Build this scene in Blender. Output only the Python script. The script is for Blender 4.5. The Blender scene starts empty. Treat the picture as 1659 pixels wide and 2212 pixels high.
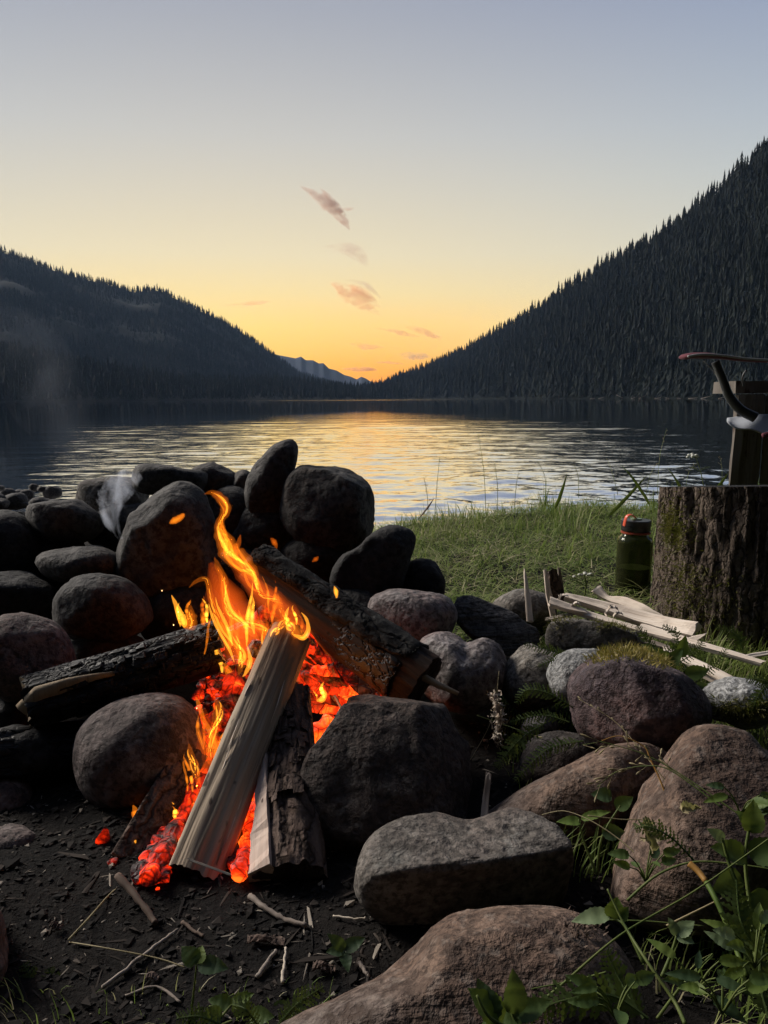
import bpy, bmesh, math, random
import numpy as np
from mathutils import Vector, Matrix

R = math.radians
rng = np.random.default_rng(7)
random.seed(7)
scene = bpy.context.scene
C = scene.collection

# ------------------------------------------------------------------ camera
CAM = np.array([0.0, 0.0, 0.55])
PITCH = math.atan((1106 - 861) / 1662.0)
ROLL = R(0.3)
_f = np.array([0, math.cos(PITCH), -math.sin(PITCH)])
_u0 = np.array([0, math.sin(PITCH), math.cos(PITCH)])
_x = np.array([1.0, 0, 0])
_r = _x * math.cos(ROLL) - _u0 * math.sin(ROLL)
_u = _u0 * math.cos(ROLL) + _x * math.sin(ROLL)
cam_data = bpy.data.cameras.new('camera')
cam_data.sensor_fit = 'HORIZONTAL'
cam_data.sensor_width = 36.0
cam_data.lens = 36.0 * 1662.0 / 1659.0
cam_data.clip_start = 0.02
cam_data.clip_end = 60000
cam = bpy.data.objects.new('camera', cam_data)
C.objects.link(cam)
cam.matrix_world = Matrix(((_r[0], _u[0], -_f[0], CAM[0]), (_r[1], _u[1], -_f[1], CAM[1]),
                           (_r[2], _u[2], -_f[2], CAM[2]), (0, 0, 0, 1)))
scene.camera = cam

# ------------------------------------------------------------------ world: dusk sky
SUN_AZ, SUN_EL = R(-58), R(33)          # azimuth from the view axis (+Y), left is negative
SKY_K = 0.94
world = bpy.data.worlds.new('World')
scene.world = world
world.use_nodes = True
wn = world.node_tree
wn.nodes.clear()


def s2l(c):
    return tuple(((x / 255) / 12.92 if x <= 10 else (((x / 255) + 0.055) / 1.055) ** 2.4) for x in c)


class NT:
    """small helper round a node tree"""
    def __init__(self, nt):
        self.nt = nt

    def n(self, typ, ins=None, **props):
        nd = self.nt.nodes.new(typ)
        for k, v in props.items():
            setattr(nd, k, v)
        if ins:
            for k, v in ins.items():
                self.set(nd, k, v)
        return nd

    def set(self, nd, k, v):
        s = nd.inputs[k]
        if isinstance(v, bpy.types.NodeSocket):
            self.nt.links.new(v, s)
        else:
            if hasattr(s.default_value, '__len__') and not isinstance(v, (int, float)):
                if len(v) == 3 and len(s.default_value) == 4:
                    v = tuple(v) + (1,)
            s.default_value = v

    def math(self, op, a, b=None, c=None, clamp=False):
        nd = self.n('ShaderNodeMath', operation=op, use_clamp=clamp)
        self.set(nd, 0, a)
        if b is not None: self.set(nd, 1, b)
        if c is not None: self.set(nd, 2, c)
        return nd.outputs[0]

    def mix(self, f, a, b, blend='MIX'):
        nd = self.n('ShaderNodeMix', data_type='RGBA', blend_type=blend)
        nd.clamp_factor = True
        self.set(nd, 0, f); self.set(nd, 6, a); self.set(nd, 7, b)
        return nd.outputs[2]

    def ramp(self, f, stops, interp='LINEAR'):
        nd = self.n('ShaderNodeValToRGB')
        cr = nd.color_ramp
        cr.interpolation = interp
        while len(cr.elements) < len(stops): cr.elements.new(0.5)
        while len(cr.elements) > len(stops): cr.elements.remove(cr.elements[-1])
        for e, (p, c) in zip(cr.elements, stops):
            e.position = p
            if isinstance(c, (int, float)): c = (c, c, c)
            e.color = tuple(c)[:3] + (1,)
        self.set(nd, 0, f)
        return nd.outputs[0]

    def noise(self, vec, scale, detail=4, rough=0.55, dist=0.0, typ=None):
        nd = self.n('ShaderNodeTexNoise')
        if typ: nd.noise_type = typ
        if vec is not None: self.set(nd, 'Vector', vec)
        nd.inputs['Scale'].default_value = scale
        nd.inputs['Detail'].default_value = detail
        nd.inputs['Roughness'].default_value = rough
        nd.inputs['Distortion'].default_value = dist
        return nd.outputs['Fac']

    def vor(self, vec, scale, feature='F1', rand=1.0, out='Distance'):
        nd = self.n('ShaderNodeTexVoronoi', feature=feature)
        if vec is not None: self.set(nd, 'Vector', vec)
        nd.inputs['Scale'].default_value = scale
        nd.inputs['Randomness'].default_value = rand
        return nd.outputs[out]

    def mapping(self, vec, scale=(1, 1, 1), loc=(0, 0, 0), rot=(0, 0, 0)):
        nd = self.n('ShaderNodeMapping')
        self.set(nd, 0, vec)
        nd.inputs['Scale'].default_value = scale
        nd.inputs['Location'].default_value = loc
        nd.inputs['Rotation'].default_value = rot
        return nd.outputs[0]

    def bump(self, h, strength=0.5, dist=0.01, normal=None):
        nd = self.n('ShaderNodeBump')
        self.set(nd, 'Height', h)
        nd.inputs['Strength'].default_value = strength
        nd.inputs['Distance'].default_value = dist
        if normal is not None: self.set(nd, 'Normal', normal)
        return nd.outputs[0]


W = NT(wn)
tc = W.n('ShaderNodeTexCoord').outputs['Generated']
sep = W.n('ShaderNodeSeparateXYZ', {0: tc})
zc = W.math('MAXIMUM', sep.outputs[2], 0.0)
el = W.math('POWER', zc, 0.5)
GLOW_AZ = R(-11)
hyp = W.math('SQRT', W.math('ADD', W.math('MULTIPLY', sep.outputs[0], sep.outputs[0]),
                            W.math('ADD', W.math('MULTIPLY', sep.outputs[1], sep.outputs[1]), 1e-5)))
dt = W.math('DIVIDE', W.math('ADD', W.math('MULTIPLY', sep.outputs[0], math.sin(GLOW_AZ)),
                             W.math('MULTIPLY', sep.outputs[1], math.cos(GLOW_AZ))), hyp)
az = W.math('POWER', W.math('MULTIPLY', W.math('ADD', dt, 1.0), 0.5), 7.0)
warm = W.ramp(el, [(0.0, s2l((255, 188, 34))), (0.187, s2l((255, 199, 58))), (0.30, s2l((252, 214, 116))),
                   (0.417, s2l((222, 206, 168))), (0.548, s2l((187, 184, 177))), (0.65, s2l((154, 157, 166))),
                   (0.84, s2l((126, 134, 152))), (1.0, s2l((100, 112, 140)))])
dt2 = W.math('DIVIDE', W.math('ADD', W.math('MULTIPLY', sep.outputs[0], math.sin(R(1))),
                              W.math('MULTIPLY', sep.outputs[1], math.cos(R(1)))), hyp)
lobe = W.math('POWER', W.math('MAXIMUM', dt2, 0.0), 45.0)
lobe = W.math('MULTIPLY', lobe, W.ramp(el, [(0.0, 1.0), (0.14, 0.85), (0.24, 0.32), (0.36, 0.0)]))
cool = W.ramp(el, [(0.0, s2l((172, 166, 150))), (0.30, s2l((186, 189, 180))), (0.50, s2l((150, 170, 186))),
                   (0.65, s2l((108, 130, 168))), (0.84, s2l((100, 116, 148))), (1.0, s2l((100, 112, 140)))])
rear = W.math('ADD', W.math('MULTIPLY', W.math('SMOOTH_MIN', W.math('ADD', W.math('MULTIPLY', dt, 0.7), 0.9), 1.0, 0.3), 0.78), 0.22)
grad = W.mix(lobe, W.mix(az, cool, warm), s2l((255, 148, 14)))
nish = W.n('ShaderNodeTexSky', sky_type='NISHITA')
nish.sun_disc = False
nish.sun_elevation = SUN_EL
nish.sun_rotation = SUN_AZ
nish.altitude = 30
grad = W.mix(1.0, grad, W.n('ShaderNodeCombineXYZ', {0: rear, 1: rear, 2: rear}).outputs[0], 'MULTIPLY')
skyc = W.mix(0.97, W.mix(1.0, nish.outputs[0], (0.09, 0.09, 0.09), 'MULTIPLY'), grad)
bg = W.n('ShaderNodeBackground', {0: skyc, 1: SKY_K})
wo = W.n('ShaderNodeOutputWorld', {0: bg.outputs[0]})

# ------------------------------------------------------------------ the low western light
sun_d = bpy.data.lights.new('sun', 'SUN')
sun_d.energy = 3.7
sun_d.angle = R(22)
sun_d.color = (1.0, 0.92, 0.82)
sun = bpy.data.objects.new('sun', sun_d)
C.objects.link(sun)
_sd = Vector((math.sin(SUN_AZ) * math.cos(SUN_EL), math.cos(SUN_AZ) * math.cos(SUN_EL), math.sin(SUN_EL)))
sun.rotation_euler = _sd.to_track_quat('Z', 'Y').to_euler()
sun.location = _sd * 50
HAZE_D = 0.000028

vs = scene.view_settings
vs.view_transform = 'Standard'
vs.look = 'None'
vs.exposure = 0.4
vs.gamma = 1.0
vs.use_curve_mapping = False
scene.cycles.use_denoising = True
scene.cycles.max_bounces = 7
scene.cycles.diffuse_bounces = 3
scene.cycles.use_adaptive_sampling = True
scene.cycles.adaptive_threshold = 0.02
scene.cycles.volume_step_rate = 3.0
scene.cycles.transparent_max_bounces = 24
scene.cycles.volume_bounces = 1
scene.cycles.sample_clamp_indirect = 4.0


# ------------------------------------------------------------------ pixel <-> place (picture measured 1659 wide)
def ray(u, v):
    a = (u - 829.5) / 1662.0
    b = (1106 - v) / 1662.0
    return a * _r + _f + b * _u


def PY(u, v, y):
    d = ray(u, v)
    return CAM + d * (y / d[1])


def PZ(u, v, z):
    d = ray(u, v)
    return CAM + d * ((z - CAM[2]) / d[2])


# ------------------------------------------------------------------ numpy noise
def _hash(ix, iy, iz, seed):
    h = (ix.astype(np.int64) * 374761393 + iy.astype(np.int64) * 668265263 + iz.astype(np.int64) * 2147483647
         + seed * 1274126177) & 0xffffffff
    h = ((h ^ (h >> 13)) * 1274126177) & 0xffffffff
    h = ((h ^ (h >> 16)) * 2246822519) & 0xffffffff
    h = h ^ (h >> 15)
    return (h & 0xffff) / 65535.0


def vnoise(P, seed=0):
    P = np.asarray(P, float)
    i = np.floor(P).astype(np.int64)
    f = P - i
    f = f * f * f * (f * (f * 6 - 15) + 10)
    r = 0
    for dx in (0, 1):
        wx = f[..., 0] if dx else 1 - f[..., 0]
        for dy in (0, 1):
            wy = f[..., 1] if dy else 1 - f[..., 1]
            for dz in (0, 1):
                wz = f[..., 2] if dz else 1 - f[..., 2]
                r = r + wx * wy * wz * _hash(i[..., 0] + dx, i[..., 1] + dy, i[..., 2] + dz, seed)
    return r * 2 - 1


def fbm(P, octaves=4, seed=0, gain=0.5):
    P = np.asarray(P, float)
    s = 0; a = 1.0; t = 0
    for k in range(octaves):
        s = s + a * vnoise(P * (2.03 ** k) + 17.3 * k, seed + k)
        t += a; a *= gain
    return s / t


def sstep(a, b, x):
    t = np.clip((np.asarray(x, float) - a) / (b - a), 0, 1)
    return t * t * (3 - 2 * t)


# ------------------------------------------------------------------ mesh / object helpers
def mesh_from(name, V, F, smooth=True):
    me = bpy.data.meshes.new(name)
    V = np.asarray(V, np.float32)
    if isinstance(F, np.ndarray):
        k = F.shape[1]
        nf = len(F)
        me.vertices.add(len(V)); me.vertices.foreach_set('co', V.ravel())
        me.loops.add(nf * k); me.loops.foreach_set('vertex_index', F.astype(np.int32).ravel())
        me.polygons.add(nf)
        me.polygons.foreach_set('loop_start', np.arange(0, nf * k, k, dtype=np.int32))
        me.update(calc_edges=True)
    else:
        me.from_pydata([tuple(map(float, p)) for p in V], [], F)
        me.update()
    me.polygons.foreach_set('use_smooth', [bool(smooth)] * len(me.polygons))
    return me


def attr(me, name, vals):
    a = me.attributes.new(name, 'FLOAT', 'POINT')
    a.data.foreach_set('value', np.asarray(vals, np.float32))


def tag(o, label=None, cat=None, group=None, kind=None):
    if label: o['label'] = label
    if cat: o['category'] = cat
    if group: o['group'] = group
    if kind: o['kind'] = kind
    return o


def empty(name, M=None, loc=None):
    o = bpy.data.objects.new(name, None)
    o.empty_display_size = 0.02
    C.objects.link(o)
    if M is not None: o.matrix_world = M
    elif loc is not None: o.location = [float(q) for q in loc]
    return o


def place(name, me, mat, parent=None, loc=None, M=None):
    o = bpy.data.objects.new(name, me)
    C.objects.link(o)
    if mat is not None and not me.materials: me.materials.append(mat)
    if parent is not None: o.parent = parent
    if M is not None: o.matrix_world = M
    elif loc is not None: o.location = [float(q) for q in loc]
    return o


def part(name, V, F, mat, parent, origin, smooth=True):
    """a part given in world coordinates under an untilted parent whose origin is `origin`"""
    return place(name, mesh_from(name, np.asarray(V) - np.asarray(origin), F, smooth), mat, parent)


def solo(name, V, F, mat, smooth=True, origin=None):
    V = np.asarray(V, float)
    if origin is None:
        origin = np.array([V[:, 0].mean(), V[:, 1].mean(), V[:, 2].min()])
    return place(name, mesh_from(name, V - origin, F, smooth), mat, None, origin)


def frame(p0, p1, front=(0, -1, 0)):
    """matrix with local Z along p0->p1, local Y towards `front` (camera side), X = Y x Z"""
    p0 = np.asarray(p0, float); p1 = np.asarray(p1, float)
    z = p1 - p0; L = np.linalg.norm(z); z = z / L
    y = np.asarray(front, float); y = y - z * y.dot(z); y /= np.linalg.norm(y)
    x = np.cross(y, z)
    return Matrix(((x[0], y[0], z[0], p0[0]), (x[1], y[1], z[1], p0[1]), (x[2], y[2], z[2], p0[2]), (0, 0, 0, 1))), L


def crom(P, n=8, closed=False):
    P = np.asarray(P, float)
    if len(P) < 3 and not closed:
        return np.array([P[0] + (P[-1] - P[0]) * t for t in np.linspace(0, 1, n + 1)])
    m = len(P); out = []
    rngk = range(m) if closed else range(m - 1)
    for k in rngk:
        if closed:
            p0, p1, p2, p3 = P[(k - 1) % m], P[k], P[(k + 1) % m], P[(k + 2) % m]
        else:
            p0, p1, p2, p3 = P[max(k - 1, 0)], P[k], P[k + 1], P[min(k + 2, m - 1)]
        for j in range(n):
            t = j / n
            out.append(0.5 * (2 * p1 + (p2 - p0) * t + (2 * p0 - 5 * p1 + 4 * p2 - p3) * t * t
                              + (3 * p1 - 3 * p2 + p3 - p0) * t ** 3))
    if not closed: out.append(P[-1])
    return np.array(out)


def sharpen(o, deg=32):
    o.data.set_sharp_from_angle(angle=R(deg))
    return o


def tube(P, rad, ns=7, flat=1.0, side=None):
    """swept closed tube; rad per point; `side` = wide direction when flat != 1"""
    P = np.asarray(P, float); n = len(P)
    rad = np.broadcast_to(np.asarray(rad, float), (n,))
    T = np.gradient(P, axis=0); T /= (np.linalg.norm(T, axis=1)[:, None] + 1e-12)
    ref = np.asarray(side if side is not None else (0.31, -0.9, 0.3), float)
    V = []
    for k in range(n):
        a = ref - T[k] * ref.dot(T[k])
        if np.linalg.norm(a) < 1e-4: a = np.cross(T[k], (0.2, 0.3, 0.9))
        a /= np.linalg.norm(a); b = np.cross(T[k], a)
        for j in range(ns):
            th = 2 * math.pi * j / ns
            V.append(P[k] + rad[k] * (a * math.cos(th) + b * math.sin(th) * flat))
    F = []
    for k in range(n - 1):
        for j in range(ns):
            j2 = (j + 1) % ns
            F.append((k * ns + j, k * ns + j2, (k + 1) * ns + j2, (k + 1) * ns + j))
    F.append(tuple(range(ns - 1, -1, -1)))
    F.append(tuple(range((n - 1) * ns, n * ns)))
    return np.array(V), F


def join(parts):
    V = []; F = []; o = 0
    for v, f in parts:
        V.append(np.asarray(v, float)); F += [tuple(int(i) + o for i in q) for q in f]; o += len(v)
    return np.concatenate(V), F


def boxm(a, b):
    x0, y0, z0 = a; x1, y1, z1 = b
    V = [(x0, y0, z0), (x1, y0, z0), (x1, y1, z0), (x0, y1, z0), (x0, y0, z1), (x1, y0, z1), (x1, y1, z1), (x0, y1, z1)]
    F = [(3, 2, 1, 0), (4, 5, 6, 7), (0, 1, 5, 4), (1, 2, 6, 5), (2, 3, 7, 6), (3, 0, 4, 7)]
    return np.array(V, float), F


_ico = {}


def ico(sub):
    if sub not in _ico:
        bm = bmesh.new()
        bmesh.ops.create_icosphere(bm, subdivisions=sub, radius=1)
        bm.verts.ensure_lookup_table()
        _ico[sub] = (np.array([v.co[:] for v in bm.verts]), np.array([[q.index for q in f.verts] for f in bm.faces]))
        bm.free()
    return _ico[sub]


# ================================================================== materials
def newmat(name):
    m = bpy.data.materials.new(name)
    m.use_nodes = True
    nt = m.node_tree
    nt.nodes.clear()
    N = NT(nt)
    out = N.n('ShaderNodeOutputMaterial')
    return m, N, out


def objco(N, vary=True):
    co = N.n('ShaderNodeTexCoord').outputs['Object']
    if not vary: return co
    rnd = N.n('ShaderNodeObjectInfo').outputs['Random']
    off = N.n('ShaderNodeCombineXYZ', {0: N.math('MULTIPLY', rnd, 37.0), 1: N.math('MULTIPLY', rnd, 91.0), 2: N.math('MULTIPLY', rnd, 53.0)})
    ad = N.n('ShaderNodeVectorMath', {0: co, 1: off.outputs[0]}, operation='ADD')
    return ad.outputs[0]


def principled(N, out, **k):
    p = N.n('ShaderNodeBsdfPrincipled')
    for a, b in k.items():
        N.set(p, {'col': 'Base Color', 'rough': 'Roughness', 'normal': 'Normal', 'spec': 'Specular IOR Level', 'metal': 'Metallic',
                  'trans': 'Transmission Weight', 'ior': 'IOR', 'ec': 'Emission Color', 'es': 'Emission Strength'}[a], b)
    N.nt.links.new(p.outputs[0], out.inputs[0])
    return p


def stone_mat(name, c1, c2, c3=None, speck=0.0, speckc=(0.4, 0.4, 0.38), scale=9.0, bump=0.5, lichen=0.0, lichc=(0.34, 0.34, 0.31), rough=0.85, layer=0.0):
    m, N, out = newmat(name)
    co = objco(N)
    n1 = N.noise(co, scale, 6, 0.62)
    col = N.mix(N.ramp(n1, [(0.36, 0), (0.64, 1)]), c1, c2)
    n2 = N.noise(co, scale * 0.45, 3, 0.5, 0.4)
    if c3: col = N.mix(N.ramp(n2, [(0.48, 0), (0.62, 1)]), col, c3)
    n3 = N.noise(co, scale * 11, 3, 0.7)
    col = N.mix(N.ramp(n3, [(0.40, 0.85), (0.55, 0.0)]), col, tuple(0.30 * q for q in c1))
    n6 = N.noise(co, scale * 3.2, 6, 0.7, 0.3)
    col = N.mix(N.ramp(n6, [(0.38, 0.7), (0.54, 0.0)]), col, tuple(0.45 * q for q in c1))
    if speck > 0:
        n4 = N.noise(co, scale * 8, 2, 0.6)
        col = N.mix(N.math('MULTIPLY', N.ramp(n4, [(0.55, 0), (0.66, 1)]), speck), col, speckc)
    if lichen > 0:
        n5 = N.noise(co, scale * 1.3, 7, 0.75, 0.6)
        col = N.mix(N.math('MULTIPLY', N.ramp(n5, [(0.56, 0), (0.62, 1)]), lichen), col, lichc)
    big = N.noise(co, scale * 0.9, 5, 0.6)
    h = N.math('ADD', N.math('MULTIPLY', big, 1.0), N.math('ADD', N.math('MULTIPLY', n3, 0.22), N.math('MULTIPLY', n6, 0.5)))
    pit = N.vor(co, scale * 6)
    h = N.math('ADD', h, N.math('MULTIPLY', N.ramp(pit, [(0.0, 0.0), (0.35, 1.0)]), 0.16))
    if layer > 0:
        lay = N.noise(N.mapping(co, (1.5, 1.5, 14.0), rot=(0.25, 0.35, 0)), scale * 0.6, 4, 0.6)
        h = N.math('ADD', h, N.math('MULTIPLY', lay, layer))
    nrm = N.bump(h, min(1.0, bump * 1.5), 0.022)
    principled(N, out, col=col, rough=rough, normal=nrm, spec=0.3)
    return m


def k3(r, g, b): return (r, g, b)


M = {}
M['st_grey'] = stone_mat('stone_grey', (0.16, 0.155, 0.15), (0.27, 0.26, 0.25), speck=0.3, lichen=0.25)
M['st_dark'] = stone_mat('stone_sooty', (0.048, 0.044, 0.042), (0.098, 0.09, 0.084), (0.066, 0.053, 0.044), scale=7, lichen=0.15, lichc=(0.12, 0.12, 0.115))
M['st_soot'] = stone_mat('stone_black_soot', (0.020, 0.019, 0.019), (0.048, 0.045, 0.043), scale=7)
M['st_tan'] = stone_mat('stone_tan', (0.13, 0.115, 0.10), (0.22, 0.195, 0.165), (0.10, 0.085, 0.075), speck=0.2, lichen=0.2)
M['st_brown'] = stone_mat('stone_brown', (0.105, 0.064, 0.045), (0.185, 0.122, 0.088), (0.12, 0.095, 0.082), speck=0.25, speckc=(0.3, 0.25, 0.21), layer=0.5)
M['st_red'] = stone_mat('stone_purple_red', (0.070, 0.045, 0.046), (0.14, 0.086, 0.080), (0.055, 0.045, 0.055), speck=0.22, speckc=(0.28, 0.22, 0.22), bump=0.7)
M['st_pink'] = stone_mat('stone_pink_grey', (0.17, 0.14, 0.135), (0.28, 0.25, 0.245), (0.20, 0.13, 0.115), speck=0.2, lichen=0.2)
M['st_granite'] = stone_mat('stone_granite', (0.22, 0.22, 0.215), (0.46, 0.46, 0.45), (0.30, 0.29, 0.28), speck=0.8, speckc=(0.06, 0.06, 0.06), scale=14, lichen=0.3, lichc=(0.6, 0.6, 0.58))
M['st_greybrown'] = stone_mat('stone_grey_brown', (0.095, 0.082, 0.070), (0.185, 0.163, 0.143), (0.12, 0.092, 0.078), speck=0.25, speckc=(0.3, 0.27, 0.24), lichen=0.2)
M['st_slate'] = stone_mat('stone_slate', (0.075, 0.07, 0.068), (0.125, 0.115, 0.11), layer=1.2, bump=0.6)
M['st_redgran'] = stone_mat('stone_red_granite', (0.075, 0.055, 0.05), (0.155, 0.12, 0.11), (0.11, 0.068, 0.058), speck=0.5, speckc=(0.20, 0.165, 0.155), scale=8, lichen=0.3, lichc=(0.20, 0.17, 0.16))
M['st_soil'] = stone_mat('stone_soil_covered', (0.042, 0.029, 0.024), (0.084, 0.061, 0.050), (0.047, 0.042, 0.040), speck=0.35, speckc=(0.14, 0.12, 0.105), bump=0.9, scale=10)
M['st_shore'] = stone_mat('stone_shore', (0.10, 0.095, 0.085), (0.19, 0.175, 0.155), scale=6)

# soil
m, N, out = newmat('soil'); M['soil'] = m
co = N.n('ShaderNodeTexCoord').outputs['Object']
n1 = N.noise(co, 9, 7, 0.65); n2 = N.noise(co, 85, 5, 0.7); n3 = N.noise(co, 2.3, 4, 0.6)
col = N.mix(N.ramp(n1, [(0.35, 0), (0.65, 1)]), (0.0025, 0.0022, 0.0022), (0.008, 0.0064, 0.0054))
col = N.mix(N.ramp(n2, [(0.55, 0), (0.72, 0.8)]), col, (0.018, 0.0145, 0.012))
col = N.mix(N.ramp(n3, [(0.5, 0), (0.7, 0.7)]), col, (0.009, 0.007, 0.006))
h = N.math('ADD', N.math('MULTIPLY', n1, 0.5), N.math('MULTIPLY', n2, 0.4))
principled(N, out, col=col, rough=0.95, normal=N.bump(h, 0.9, 0.02), spec=0.15)


def wood_mat(name, c1, c2, dark=(0.10, 0.07, 0.045), char_from=None, char_to=None, charc=(0.012, 0.011, 0.011), grain=1.0, bump=0.5, spots=True, tan=None):
    """split wood with the grain along local Z; optional charring towards one end of the log"""
    m, N, out = newmat(name)
    co = N.n('ShaderNodeTexCoord').outputs['Object']
    rnd = N.n('ShaderNodeObjectInfo').outputs['Random']
    cv = N.n('ShaderNodeVectorMath', {0: co, 1: N.n('ShaderNodeCombineXYZ', {0: rnd, 1: rnd, 2: rnd}).outputs[0]}, operation='ADD').outputs[0]
    g1 = N.noise(N.mapping(cv, (90 * grain, 90 * grain, 3.0)), 1.0, 5, 0.6, 0.3)
    g2 = N.noise(N.mapping(cv, (330 * grain, 330 * grain, 7.0)), 1.0, 3, 0.6)
    g3 = N.noise(N.mapping(cv, (22 * grain, 22 * grain, 2.2)), 1.0, 4, 0.6)
    col = N.mix(N.ramp(g1, [(0.3, 0), (0.7, 1)]), c1, c2)
    col = N.mix(N.ramp(g2, [(0.56, 0), (0.72, 0.55)]), col, dark)
    col = N.mix(N.ramp(g3, [(0.56, 0), (0.75, 0.45)]), col, tuple(0.5 * q for q in c1))
    if spots:
        sp = N.noise(N.mapping(cv, (60, 60, 26)), 1.0, 2, 0.5)
        col = N.mix(N.ramp(sp, [(0.665, 0), (0.70, 0.9)]), col, (0.05, 0.028, 0.02))
    if char_from is not None:
        z = N.n('ShaderNodeSeparateXYZ', {0: co}).outputs[2]
        z = N.math('ADD', z, N.math('MULTIPLY', N.math('SUBTRACT', N.noise(cv, 16, 4, 0.6), 0.5), 0.10))
        z = N.math('ADD', z, N.math('MULTIPLY', N.math('SUBTRACT', g1, 0.5), 0.05))
        mr = N.n('ShaderNodeMapRange', {0: z, 1: char_from, 2: char_to, 3: 0.0, 4: 1.0}).outputs[0]
        if tan: col = N.mix(N.math('MULTIPLY', mr, 1.3, clamp=True), col, tan)
        col = N.mix(N.ramp(mr, [(0.62, 0.0), (0.98, 1.0)]), col, charc)
    h = N.math('ADD', N.math('MULTIPLY', g1, 0.8), N.math('ADD', N.math('MULTIPLY', g2, 0.4), N.math('MULTIPLY', g3, 0.35)))
    principled(N, out, col=col, rough=0.8, normal=N.bump(h, bump, 0.004), spec=0.2)
    return m


M['split'] = wood_mat('split_wood', (0.28, 0.215, 0.15), (0.46, 0.37, 0.275), dark=(0.09, 0.06, 0.04), char_from=0.20, char_to=0.368, tan=(0.27, 0.15, 0.08), bump=0.9)
M['split2'] = wood_mat('split_wood_pink', (0.50, 0.38, 0.31), (0.62, 0.50, 0.42), dark=(0.25, 0.13, 0.09))
M['kindling'] = wood_mat('kindling_wood', (0.62, 0.51, 0.41), (0.80, 0.70, 0.59), dark=(0.30, 0.20, 0.14), spots=False)
M['charsplit'] = wood_mat('charred_split', (0.012, 0.008, 0.006), (0.040, 0.022, 0.013), dark=(0.015, 0.012, 0.01), bump=0.9)
M['oldwood'] = wood_mat('weathered_wood', (0.09, 0.075, 0.062), (0.16, 0.14, 0.12), dark=(0.015, 0.013, 0.012), grain=0.45, bump=0.8)
M['endwood'] = wood_mat('charred_log_pale_end', (0.26, 0.20, 0.13), (0.36, 0.28, 0.19), char_from=0.03, char_to=0.09)
M['twig'] = wood_mat('twig', (0.15, 0.12, 0.10), (0.26, 0.22, 0.185), bump=0.4, spots=False)
M['twig_dark'] = wood_mat('twig_brown', (0.075, 0.05, 0.038), (0.12, 0.085, 0.065), bump=0.4, spots=False)
M['twig_pale'] = wood_mat('twig_pale', (0.40, 0.34, 0.27), (0.52, 0.45, 0.36), bump=0.3, spots=False)


def warp(N, co, sc, amt):
    nd = N.n('ShaderNodeTexNoise', {'Vector': co, 'Scale': sc, 'Detail': 3.0})
    sub = N.n('ShaderNodeVectorMath', {0: nd.outputs['Color'], 1: (0.5, 0.5, 0.5)}, operation='SUBTRACT').outputs[0]
    scl = N.n('ShaderNodeVectorMath', {0: sub}, operation='SCALE'); scl.inputs['Scale'].default_value = amt
    return N.n('ShaderNodeVectorMath', {0: co, 1: scl.outputs[0]}, operation='ADD').outputs[0]


def bark_mat(name, c1, c2, c3, bump=1.0, sc=1.0):
    m, N, out = newmat(name)
    co = objco(N)
    a = N.noise(N.mapping(co, (38 * sc, 38 * sc, 11 * sc)), 1.0, 6, 0.65, 0.6)
    b = N.noise(co, 60 * sc, 5, 0.7)
    c = N.vor(N.mapping(warp(N, co, 30 * sc, 0.045 / sc), (30 * sc, 30 * sc, 8 * sc)), 1.0, 'DISTANCE_TO_EDGE')
    col = N.mix(N.ramp(a, [(0.35, 0), (0.65, 1)]), c1, c2)
    col = N.mix(N.ramp(b, [(0.52, 0), (0.7, 0.8)]), col, c3)
    col = N.mix(N.ramp(c, [(0.0, 0.85), (0.09, 0.0)]), col, tuple(q * 0.2 for q in c1))
    h = N.math('ADD', N.math('MULTIPLY', a, 1.0), N.math('ADD', N.math('MULTIPLY', b, 0.5), N.math('MULTIPLY', N.ramp(c, [(0, 0), (0.15, 1)]), 0.5)))
    principled(N, out, col=col, rough=0.95, normal=N.bump(h, bump, 0.012), spec=0.15)
    return m


M['bark'] = bark_mat('bark', (0.075, 0.05, 0.04), (0.13, 0.095, 0.078), (0.16, 0.12, 0.10))
M['bark_stump'] = bark_mat('bark_stump', (0.075, 0.055, 0.042), (0.16, 0.125, 0.10), (0.22, 0.18, 0.14), sc=2.0)
M['bark_grey'] = bark_mat('bark_grey_charred', (0.009, 0.0085, 0.0085), (0.024, 0.023, 0.022), (0.075, 0.075, 0.072))


def char_mat(name, c=(0.007, 0.0068, 0.0068), glow=0.0):
    m, N, out = newmat(name)
    co = objco(N)
    v = N.vor(N.mapping(warp(N, co, 40, 0.03), (80, 80, 30)), 1.0, 'DISTANCE_TO_EDGE')
    g = N.noise(N.mapping(co, (140, 140, 14)), 1.0, 4, 0.6)
    n = N.noise(co, 40, 4, 0.6)
    col = N.mix(N.ramp(n, [(0.45, 0), (0.7, 1)]), c, tuple(q * 2.6 for q in c))
    h = N.math('ADD', N.math('MULTIPLY', N.ramp(v, [(0, 0), (0.14, 1)]), 1.0), N.math('MULTIPLY', g, 0.5))
    principled(N, out, col=col, rough=0.6, normal=N.bump(h, 0.9, 0.006), spec=0.3)
    return m


M['char'] = char_mat('charcoal')
M['endgrain'] = char_mat('end_grain_dark', (0.022, 0.017, 0.014))


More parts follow.
